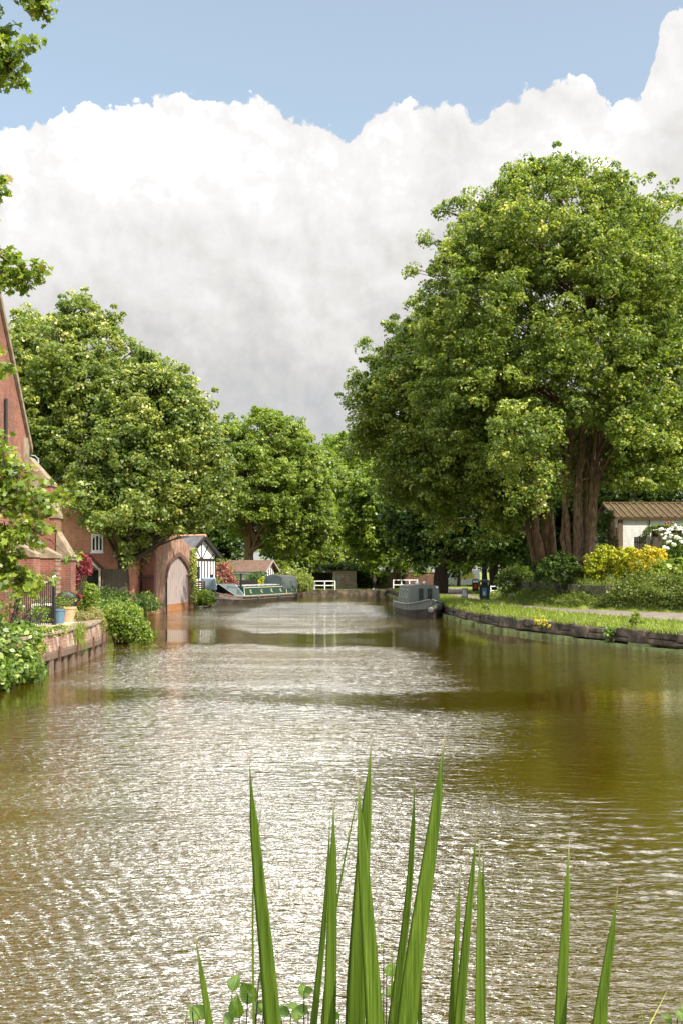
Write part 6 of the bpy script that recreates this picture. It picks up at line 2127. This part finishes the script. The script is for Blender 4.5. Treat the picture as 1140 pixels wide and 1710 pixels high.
def skinned(name, verts, edges, rad, mat, parent, root=0, lev=2):
    me = bpy.data.meshes.new(name)
    me.from_pydata(verts, edges, [])
    o = link_mesh(name, me, mat, parent)
    m = o.modifiers.new('skin', 'SKIN')
    m.use_smooth_shade = True
    for v, r in zip(me.skin_vertices[0].data, rad):
        v.radius = (r, r)
    me.skin_vertices[0].data[root].use_root = True
    s = o.modifiers.new('sub', 'SUBSURF')
    s.levels = s.render_levels = lev
    return o


# walking towards local -y, arms a little swung
bv = [(0, 0, .92), (0, 0, 1.12), (0, 0, 1.32), (0, 0, 1.44), (0, -.02, 1.50), (0, -.03, 1.60), (0, -.02, 1.70)]
br_ = [.12, .11, .13, .075, .048, .085, .065]
be = [(0, 1), (1, 2), (2, 3), (3, 4), (4, 5), (5, 6)]
for s in (1, -1):
    k = len(bv)
    bv += [(s * .09, 0, .86), (s * .095, -.12 * s, .48), (s * .095, -.20 * s + .05, .09), (s * .10, -.20 * s - .09, .035)]
    br_ += [.095, .06, .042, .035]
    be += [(0, k), (k, k + 1), (k + 1, k + 2), (k + 2, k + 3)]
    k = len(bv)
    bv += [(s * .19, 0, 1.40), (s * .24, .06 * s, 1.13), (s * .24, .02 * s - .06, .89), (s * .235, .02 * s - .085, .81)]
    br_ += [.058, .043, .03, .026]
    be += [(3, k), (k, k + 1), (k + 1, k + 2), (k + 2, k + 3)]
    for f in range(5):
        k2 = len(bv)
        a = (f - 2) * .014
        bv += [(s * .235 + (.02 * -s if f == 0 else 0), .02 * s - .085 + a, .765), (s * .225, .02 * s - .09 + a * 1.2, .725 + (.03 if f in (0, 4) else 0))]
        br_ += [.009, .007]
        be += [(k + 3, k2), (k2, k2 + 1)]
body = skinned('body', bv, be, br_, M['skin'], T)
jv = [(0, 0, .88), (0, 0, 1.12), (0, 0, 1.32), (0, 0, 1.45)]
jr = [.165, .145, .155, .085]
je = [(0, 1), (1, 2), (2, 3)]
for s in (1, -1):
    k = len(jv)
    jv += [(s * .19, 0, 1.40), (s * .24, .06 * s, 1.13), (s * .24, .02 * s - .055, .91)]
    jr += [.075, .062, .05]
    je += [(3, k), (k, k + 1), (k + 1, k + 2)]
skinned('jacket', jv, je, jr, M['jacket'], T)
tv = [(0, 0, .92)]
tr_ = [.14]
te = []
for s in (1, -1):
    k = len(tv)
    tv += [(s * .09, 0, .84), (s * .095, -.12 * s, .48), (s * .095, -.20 * s + .05, .11)]
    tr_ += [.11, .075, .058]
    te += [(0, k), (k, k + 1), (k + 1, k + 2)]
skinned('trousers', tv, te, tr_, M['trouser'], T)
for s in (1, -1):
    mb = MB()
    mb.ball((s * .098, -.20 * s - .03, .045), .06, 10, 7, sx=.75, sy=2.1, sz=.75)
    mb.build('shoe', M['white'], T, smooth=True)
hv = [(0, .0, 1.72), (0, .05, 1.66), (0, .085, 1.55), (0, .095, 1.42)]
skinned('hair', hv, [(0, 1), (1, 2), (2, 3)], [.075, .092, .085, .06], M['hair'], T)
mb = MB()
mb.ball((0, -.118, 1.60), .018, 8, 6, sz=1.4)
for s in (1, -1):
    mb.ball((s * .034, -.103, 1.628), .011, 8, 6)
mb.build('face', M['skin'], T)

# ------------------------------------------------------------------ foreground irises
def blade_mesh(mb, pts, wid, fold=.22, seg=22):
    """sword leaf: polyline of 3D points, widths at each, folded along its midrib with real thickness"""
    P_ = [Vector(p) for p in pts]
    cum = [0]
    for a, b_ in zip(P_[:-1], P_[1:]):
        cum.append(cum[-1] + (b_ - a).length)
    arr = np.array([tuple(p) for p in P_])
    ts = np.linspace(0, cum[-1], seg + 1)
    C = np.stack([np.interp(ts, cum, arr[:, i]) for i in range(3)], axis=1)
    ker = np.ones(5) / 5
    for i in range(3):
        pad = np.pad(C[:, i], 2, mode='edge')
        sm = np.convolve(pad, ker, 'valid')
        sm[0], sm[-1] = C[0, i], C[-1, i]
        C[:, i] = sm
    W = np.interp(ts, cum, wid)
    W = W * np.clip((1 - ts / cum[-1]) * 14, .05, 1) ** .7
    k = len(mb.v)
    a = Vector((math.cos(mb.yaw), math.sin(mb.yaw), 0))
    nrm = Vector((-math.sin(mb.yaw), math.cos(mb.yaw), 0))
    for c, w in zip(C, W):
        c = Vector(c)
        th = min(.0016, w * .12)
        row = []
        for u in (-.5, -.25, 0, .25, .5):
            row.append(c + a * (u * w) - nrm * ((abs(u) - .25) * w * fold * 2 + th * (1 - abs(u) * 1.8)))
        for u in (.25, 0, -.25):
            row.append(c + a * (u * w) - nrm * ((abs(u) - .25) * w * fold * 2 - th * (1 - abs(u) * 1.8)))
        mb.v += [tuple(p) for p in row]
    for i in range(seg):
        for j in range(8):
            mb.f.append((k + i * 8 + j, k + i * 8 + (j + 1) % 8, k + (i + 1) * 8 + (j + 1) % 8, k + (i + 1) * 8 + j))
    mb.f.append(tuple(k + seg * 8 + j for j in range(8)))


def mat_iris():
    m, nt, out = new_mat('iris_leaf')
    uv = nt.nodes.new('ShaderNodeTexCoord')
    mp = N(nt, 'ShaderNodeMapping')
    mp.inputs['Scale'].default_value = (330, 330, 2.2)
    nt.links.new(uv.outputs['Object'], mp.inputs[0])
    n1 = noise(nt, mp.outputs[0], 1.0, 3, .6)
    mp2 = N(nt, 'ShaderNodeMapping')
    mp2.inputs['Scale'].default_value = (30, 30, 5)
    nt.links.new(uv.outputs['Object'], mp2.inputs[0])
    n2 = noise(nt, mp2.outputs[0], 1.0, 3, .6)
    col = ramp(nt, math_(nt, 'ADD', math_(nt, 'MULTIPLY', n1, .75), math_(nt, 'MULTIPLY', n2, .25)), [(.36, (.055, .098, .012)), (.47, (.092, .15, .017)), (.56, (.12, .182, .020)), (.68, (.19, .255, .036))])
    # dry tips
    g_ = N(nt, 'ShaderNodeAttribute', attribute_name='tip')
    col = mixc(nt, ramp(nt, g_.outputs['Fac'], [(.97, (0, 0, 0)), (1, (1, 1, 1))]), col, (.24, .17, .06))
    p = N(nt, 'ShaderNodeBsdfPrincipled', i_Roughness=.38)
    p.inputs['Specular IOR Level'].default_value = .4
    nt.links.new(col, p.inputs['Base Color'])
    nt.links.new(bump(nt, n1, .35, .0006), p.inputs['Normal'])
    t = N(nt, 'ShaderNodeBsdfTranslucent')
    nt.links.new(mixc(nt, 1.0, col, (1.4, 1.35, .4), 'MULTIPLY'), t.inputs[0])
    mx = N(nt, 'ShaderNodeMixShader')
    mx.inputs[0].default_value = .42
    nt.links.new(p.outputs[0], mx.inputs[1])
    nt.links.new(t.outputs[0], mx.inputs[2])
    nt.links.new(mx.outputs[0], out.inputs[0])
    return m


M['iris'] = mat_iris()


def iris(label, leaves, group='iris plants along the near bank'):
    """leaves = (pixel points tip to base, base width px, depth, yaw)"""
    b0 = None
    T = None
    for pts, wpx, dep, yaw in leaves:
        q = [Vector(PX(px, py, dep)) for px, py in pts][::-1]
        d_ = (q[1] - q[0]) if len(q) < 3 else (q[1] - q[0])
        z0 = .92
        k = (q[0].z - z0) / max(d_.z, .05)
        root = q[0] - d_ * k
        root.x = q[0].x + (root.x - q[0].x) * .45
        if T is None:
            b0 = Vector((root.x, dep, z0))
            T = thing('iris_plant', label, 'iris', b0, 0, group)
        w = wpx * (1.1 if wpx > 8 else 1.0) / FPX * dep
        pts3 = [root] + q
        cum = [0]
        for a, c in zip(pts3[:-1], pts3[1:]):
            cum.append(cum[-1] + (c - a).length)
        ws = [w * (.9 if s < .5 else .9) * np.interp(s, [0, .55, .8, 1], [1, 1.0, .62, .02]) / .95 for s in (c / cum[-1] for c in cum)]
        # finer width profile
        fine = [Vector(tuple(np.interp(f * cum[-1], cum, [p[i] for p in pts3]) for i in range(3))) for f in np.linspace(0, 1, 14)]
        wf = [w * float(np.interp(f, [0, .5, .7, .85, .95, 1], [1.0, .98, .86, .62, .36, .12])) for f in np.linspace(0, 1, 14)]
        mb = MB()
        mb.yaw = yaw
        blade_mesh(mb, fine, wf, seg=26)
        o = mb.build('leaf', M['iris'], T, smooth=True, off=tuple(b0))
        at = o.data.attributes.new('tip', 'FLOAT', 'POINT')
        at.data.foreach_set('value', np.repeat(np.linspace(0, 1, 27), 8).astype(np.float32))
    return T


iris('short single iris leaf leaning left, leftmost of the foreground leaves', [([(324, 1548), (333, 1610), (353, 1710)], 19, 1.55, .3)])
iris('tall broad iris leaf leaning left with a thin dark stem beside it', [([(416, 1262), (424, 1380), (458, 1710)], 31, 1.5, -.15), ([(446, 1302), (424, 1395), (421, 1540), (424, 1710)], 5, 1.62, .4)])
iris('pair of narrow upright iris leaves left of the crossing pair', [([(557, 1325), (556, 1480), (549, 1710)], 24, 1.6, .25), ([(551, 1350), (548, 1520), (530, 1650), (522, 1710)], 15, 1.56, -.5), ([(604, 1290), (585, 1390), (558, 1510), (536, 1710)], 6, 1.7, .2)])
iris('two broad iris leaves crossing each other in the middle', [([(597, 1290), (602, 1400), (626, 1710)], 33, 1.48, .15), ([(620, 1235), (612, 1350), (598, 1560), (592, 1710)], 34, 1.62, -.2)])
iris('tallest iris leaf leaning right with narrow leaves at its foot', [([(743, 1220), (726, 1370), (700, 1530), (674, 1710)], 36, 1.5, .1), ([(692, 1285), (690, 1420), (678, 1560), (652, 1710)], 18, 1.58, -.5), ([(655, 1570), (654, 1640), (653, 1710)], 9, 1.6, 0), ([(700, 1540), (699, 1620), (700, 1710)], 12, 1.66, .4)])
iris('two slender iris leaves rising together right of the tallest leaf', [([(768, 1440), (764, 1540), (752, 1710)], 17, 1.62, .3), ([(796, 1372), (786, 1480), (764, 1710)], 20, 1.55, -.2)])
iris('upright narrow iris leaf with a doubled tip', [([(799, 1392), (800, 1520), (798, 1710)], 22, 1.58, .5), ([(806, 1400), (806, 1540), (804, 1710)], 14, 1.6, -.3)])
iris('lone upright iris leaf well to the right', [([(950, 1398), (944, 1530), (932, 1710)], 26, 1.56, .2)])
iris('rightmost iris leaf leaning right', [([(1031, 1478), (1020, 1580), (994, 1710)], 27, 1.52, -.1), ([(1016, 1640), (1012, 1680), (1008, 1710)], 12, 1.58, .2)])

# alder saplings among them
T0 = None
for lab, px, dep, lf in (('leafy sapling with rounded leaves left of the broad leaning iris leaf', 372, 1.75, [(345, 1700, 60), (330, 1705, 40), (388, 1655, 60), (428, 1672, 80), (432, 1635, 60), (400, 1700, 70), (322, 1690, 26), (414, 1660, 30), (440, 1690, 50)]),
                         ('leafy sapling between the leaning leaf and the narrow iris pair', 500, 1.75, [(485, 1692, 60), (508, 1668, 60), (515, 1690, 50), (498, 1705, 50), (470, 1700, 40), (566, 1702, 30), (508, 1655, 30)]),
                         ('leafy sapling behind the crossing iris leaves', 640, 1.9, [(645, 1630, 45), (660, 1632, 40), (612, 1690, 55), (618, 1665, 50), (640, 1582, 14), (690, 1680, 50), (700, 1700, 40), (632, 1700, 40), (616, 1640, 40)]),
                         ('small sprig of leaves at the lower right corner', 1128, 1.8, [(1130, 1700, 50), (1120, 1708, 40), (1138, 1706, 40), (1150, 1695, 50)])):
    x0 = XP(px, dep)
    T = thing('sapling', lab, 'sapling', (x0, dep, .92))
    mb = MB()
    P0, Nn, S = [], [], []
    for (lx_, ly_, s_) in lf:
        e = Vector(PX(lx_, ly_, dep + RNG.normal(0, .04)))
        a = Vector((x0, dep, .92))
        mb.tube(bez(a, Vector((x0 * .4 + e.x * .6, dep, (.92 + e.z) / 2)), e, 6), [.004, .0035, .003, .0025, .002, .0015, .001], 5)
        P0.append(tuple(e))
        Nn.append(tuple(Vector((RNG.normal(0, .4), -.7, .5 + RNG.normal(0, .3))).normalized()))
        S.append(s_ * .5 / FPX * dep)
        for j in range(5):
            f = RNG.uniform(.55, .97)
            e2 = a.lerp(e, f) + Vector(RNG.normal(0, .02, 3))
            P0.append(tuple(e2)); Nn.append(tuple(Vector(RNG.normal(0, .4, 3)).normalized() * .5 + Vector((0, -.3, .8)))); S.append(RNG.uniform(.012, .032))
    tips = [Vector((RNG.normal(0, .7), RNG.normal(0, .3), RNG.uniform(.1, 1))) for _ in S]
    big_leaves('sapling_leaves', P0, Nn, tips, S, M['lf_sap'], T, (x0, dep, .92))
    mb.build('stem', M['bark_dark'], T, off=(x0, dep, .92))

# grass on the near bank, below the frame
pts = np.stack([RNG.uniform(-4, 5, 5000), RNG.uniform(.9, 2.68, 5000), np.full(5000, .9)], axis=1)
pts[:, 2] = [ground_z(0, 1)] * 5000 if False else .92
o = blades('bank_grass', pts, RNG.uniform(.15, .45, 5000), np.full(5000, .01), M['lf_grass'], lean=.4)
tag(o, 'long grass on the near bank around the iris plants', 'grass', kind='stuff')

# ------------------------------------------------------------------ light and sky
el, az = math.asin(SUN_TO.z), math.atan2(SUN_TO.x, SUN_TO.y)
sd = bpy.data.lights.new('sun', 'SUN')
sd.energy = 4.6
sd.angle = math.radians(.5)
sd.color = (1.0, .93, .82)
so = bpy.data.objects.new('sun', sd)
COL.objects.link(so)
so.rotation_euler = SUN_TO.to_track_quat('Z', 'Y').to_euler()

w = bpy.data.worlds.new('World')
scene.world = w
w.use_nodes = True
nt = w.node_tree
nt.nodes.clear()
out = nt.nodes.new('ShaderNodeOutputWorld')
bg = nt.nodes.new('ShaderNodeBackground')
bg.inputs[1].default_value = .15
nt.links.new(bg.outputs[0], out.inputs[0])
sky = nt.nodes.new('ShaderNodeTexSky')
sky.sky_type = 'NISHITA'
sky.sun_disc = False
sky.sun_elevation = el
sky.sun_rotation = az
sky.air_density = 1.0
sky.dust_density = 2.2
sky.ozone_density = 1.0
tc = nt.nodes.new('ShaderNodeTexCoord')
d_ = tc.outputs['Generated']
sep = nt.nodes.new('ShaderNodeSeparateXYZ')
nt.links.new(d_, sep.inputs[0])
azn = math_(nt, 'MULTIPLY', math_(nt, 'ARCTAN2', sep.outputs[0], sep.outputs[1]), 180 / math.pi)
eln = math_(nt, 'MULTIPLY', math_(nt, 'ARCSINE', sep.outputs[2]), 180 / math.pi)
# height of the cloud bank's top, by direction
AZ0, AZ1, EMAX = -60.0, 60.0, 60.0
prof = [(-900, 300), (-600, 150), (-350, 250), (-150, 190), (0, 216), (50, 212), (62, 190), (100, 172), (150, 166), (220, 164), (300, 152), (350, 150), (420, 160), (480, 178), (520, 186), (560, 200), (585, 222), (600, 214), (625, 186), (660, 172), (710, 164), (750, 164), (785, 188), (806, 186), (830, 165), (880, 138), (930, 128), (985, 130), (1000, 150), (1008, 182), (1030, 165), (1080, 145), (1088, 90), (1096, 40), (1130, 14), (1180, -30), (1300, -60), (1500, 60), (1900, 200)]
cv = nt.nodes.new('ShaderNodeFloatCurve')
c_ = cv.mapping.curves[0]
pp = []
for px, py in prof:
    a = math.atan((px - 570) / FPX)
    e = math.atan((YHOR - py) / FPX * math.cos(a))
    pp.append(((math.degrees(a) - AZ0) / (AZ1 - AZ0), math.degrees(e) / EMAX))
while len(c_.points) < len(pp):
    c_.points.new(.5, .5)
for pt, q in zip(c_.points, pp):
    pt.location = q
    pt.handle_type = 'VECTOR'
cv.mapping.update()
mr = N(nt, 'ShaderNodeMapRange')
mr.inputs[1].default_value, mr.inputs[2].default_value = AZ0, AZ1
nt.links.new(azn, mr.inputs[0])
nt.links.new(mr.outputs[0], cv.inputs['Value'])
top = math_(nt, 'MULTIPLY', cv.outputs[0], EMAX)
n_big = noise(nt, d_, 9.0, 3, .55, .3)
n_mid = noise(nt, d_, 30.0, 8, .6, .15)
bil = math_(nt, 'ABSOLUTE', math_(nt, 'SUBTRACT', noise(nt, d_, 13.0, 5, .5, .1), .5))
edge = math_(nt, 'ADD', math_(nt, 'MULTIPLY', math_(nt, 'SUBTRACT', n_mid, .5), 2.6), math_(nt, 'MULTIPLY', math_(nt, 'SUBTRACT', bil, .09), 5.0))
depth_ = math_(nt, 'SUBTRACT', math_(nt, 'ADD', top, edge), eln)           # degrees below the cloud's top
mask = nt.nodes.new('ShaderNodeMapRange')
mask.interpolation_type = 'SMOOTHSTEP'
mask.inputs[1].default_value, mask.inputs[2].default_value = -.04, .20
nt.links.new(depth_, mask.inputs[0])
# billows lit from the sun's side
off_ = N(nt, 'ShaderNodeVectorMath', operation='ADD')
nt.links.new(d_, off_.inputs[0])
off_.inputs[1].default_value = (.022, 0, .030)
nb = noise(nt, d_, 7.5, 7, .55, .25)
nb2 = noise(nt, off_.outputs[0], 7.5, 7, .55, .25)
relief = math_(nt, 'SUBTRACT', nb, nb2)
base_ = N(nt, 'ShaderNodeMapRange')
base_.interpolation_type = 'SMOOTHSTEP'
base_.inputs[1].default_value, base_.inputs[2].default_value = .5, 16.5
base_.inputs[3].default_value, base_.inputs[4].default_value = 1.0, 0.0
nt.links.new(depth_, base_.inputs[0])
nc = noise(nt, d_, 21.0, 6, .6, .2)
off2 = N(nt, 'ShaderNodeVectorMath', operation='ADD')
nt.links.new(d_, off2.inputs[0])
off2.inputs[1].default_value = (.006, 0, .009)
relief2 = math_(nt, 'SUBTRACT', nc, noise(nt, off2.outputs[0], 21.0, 6, .6, .2))
lobe = N(nt, 'ShaderNodeMapRange')                     # the great sunlit head of the cumulus on the left
lobe.interpolation_type = 'SMOOTHSTEP'
lobe.inputs[1].default_value, lobe.inputs[2].default_value = 7.0, 1.0
dl = N(nt, 'ShaderNodeVectorMath', operation='DISTANCE')
nt.links.new(d_, dl.inputs[0])
dl.inputs[1].default_value = Vector(((250 - 570) / FPX, 1, (YHOR - 215) / FPX)).normalized()
nt.links.new(math_(nt, 'ADD', math_(nt, 'MULTIPLY', dl.outputs['Value'], 40.0), math_(nt, 'MULTIPLY', math_(nt, 'SUBTRACT', nb, .5), 9.0)), lobe.inputs[0])
lum = math_(nt, 'ADD', math_(nt, 'MULTIPLY', base_.outputs[0], .56), math_(nt, 'MULTIPLY', relief, .9))
lum = math_(nt, 'ADD', lum, math_(nt, 'MULTIPLY', relief2, .75))
lum = math_(nt, 'ADD', lum, math_(nt, 'MULTIPLY', lobe.outputs[0], .22))
lum = math_(nt, 'ADD', lum, math_(nt, 'MULTIPLY', math_(nt, 'SUBTRACT', nb, .5), .42))
lum = math_(nt, 'ADD', lum, math_(nt, 'MULTIPLY', math_(nt, 'SUBTRACT', bil, .09), 1.1))
lum = math_(nt, 'ADD', lum, .29)
ccol = ramp(nt, lum, [(0.0, (.56, .57, .59)), (.25, (.665, .66, .655)), (.5, (.80, .78, .762)), (.78, (.93, .915, .90)), (1.0, (1.0, 1.0, 1.0))])
glare = N(nt, 'ShaderNodeMapRange')                    # sunlit cumulus is far brighter than the grey base
glare.inputs[1].default_value, glare.inputs[2].default_value = .88, 1.12
glare.inputs[3].default_value, glare.inputs[4].default_value = 3.75, 13.0
nt.links.new(lum, glare.inputs[0])
ck = N(nt, 'ShaderNodeVectorMath', operation='SCALE')
nt.links.new(ccol, ck.inputs[0])
nt.links.new(glare.outputs[0], ck.inputs['Scale'])
veil = mixc(nt, .36, sky.outputs[0], (2.7, 2.95, 2.6))
# bright broken cloud added high overhead, out of view, to brighten the water
n_hi = noise(nt, d_, 3.2, 5, .55, .4)
hi_n = ramp(nt, n_hi, [(.40, (0, 0, 0)), (.56, (1, 1, 1))])
hi_e = N(nt, 'ShaderNodeMapRange')
hi_e.interpolation_type = 'SMOOTHSTEP'
hi_e.inputs[1].default_value, hi_e.inputs[2].default_value = 33.0, 40.0
nt.links.new(eln, hi_e.inputs[0])
hi = math_(nt, 'MULTIPLY', hi_n, hi_e.outputs[0])
col = mixc(nt, mask.outputs[0], veil, ck.outputs[0])
col = mixc(nt, hi, col, (16.0, 16.3, 16.8))
# bright sky patch added above the view to whiten water glints and backlight leaves
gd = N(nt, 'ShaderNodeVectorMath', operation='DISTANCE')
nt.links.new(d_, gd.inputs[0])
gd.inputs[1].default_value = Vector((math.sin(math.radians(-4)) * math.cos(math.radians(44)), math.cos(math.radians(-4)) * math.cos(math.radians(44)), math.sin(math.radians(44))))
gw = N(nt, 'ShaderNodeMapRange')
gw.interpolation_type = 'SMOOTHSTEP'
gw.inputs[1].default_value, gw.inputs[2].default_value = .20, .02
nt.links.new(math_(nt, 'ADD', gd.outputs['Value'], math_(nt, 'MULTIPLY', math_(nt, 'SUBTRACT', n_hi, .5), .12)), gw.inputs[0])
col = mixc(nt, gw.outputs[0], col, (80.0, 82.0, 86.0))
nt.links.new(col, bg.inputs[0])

cam = bpy.data.cameras.new('camera')
cam.sensor_fit = 'VERTICAL'
cam.sensor_height = 36
cam.sensor_width = 24
cam.lens = FPX / 1710 * 36
cam.shift_y = (YHOR - 855) / 1710
cam.clip_start, cam.clip_end = .05, 6000
co = bpy.data.objects.new('camera', cam)
COL.objects.link(co)
co.location = (0, 0, HCAM)
co.rotation_euler = (math.radians(90), 0, 0)
scene.camera = co
scene.view_settings.view_transform = 'Standard'
scene.view_settings.look = 'None'
scene.view_settings.exposure = .85
scene.view_settings.gamma = 1
scene.cycles.use_denoising = True
scene.cycles.max_bounces = 12
scene.cycles.diffuse_bounces = 6
scene.cycles.transmission_bounces = 6
scene.cycles.sample_clamp_indirect = 6
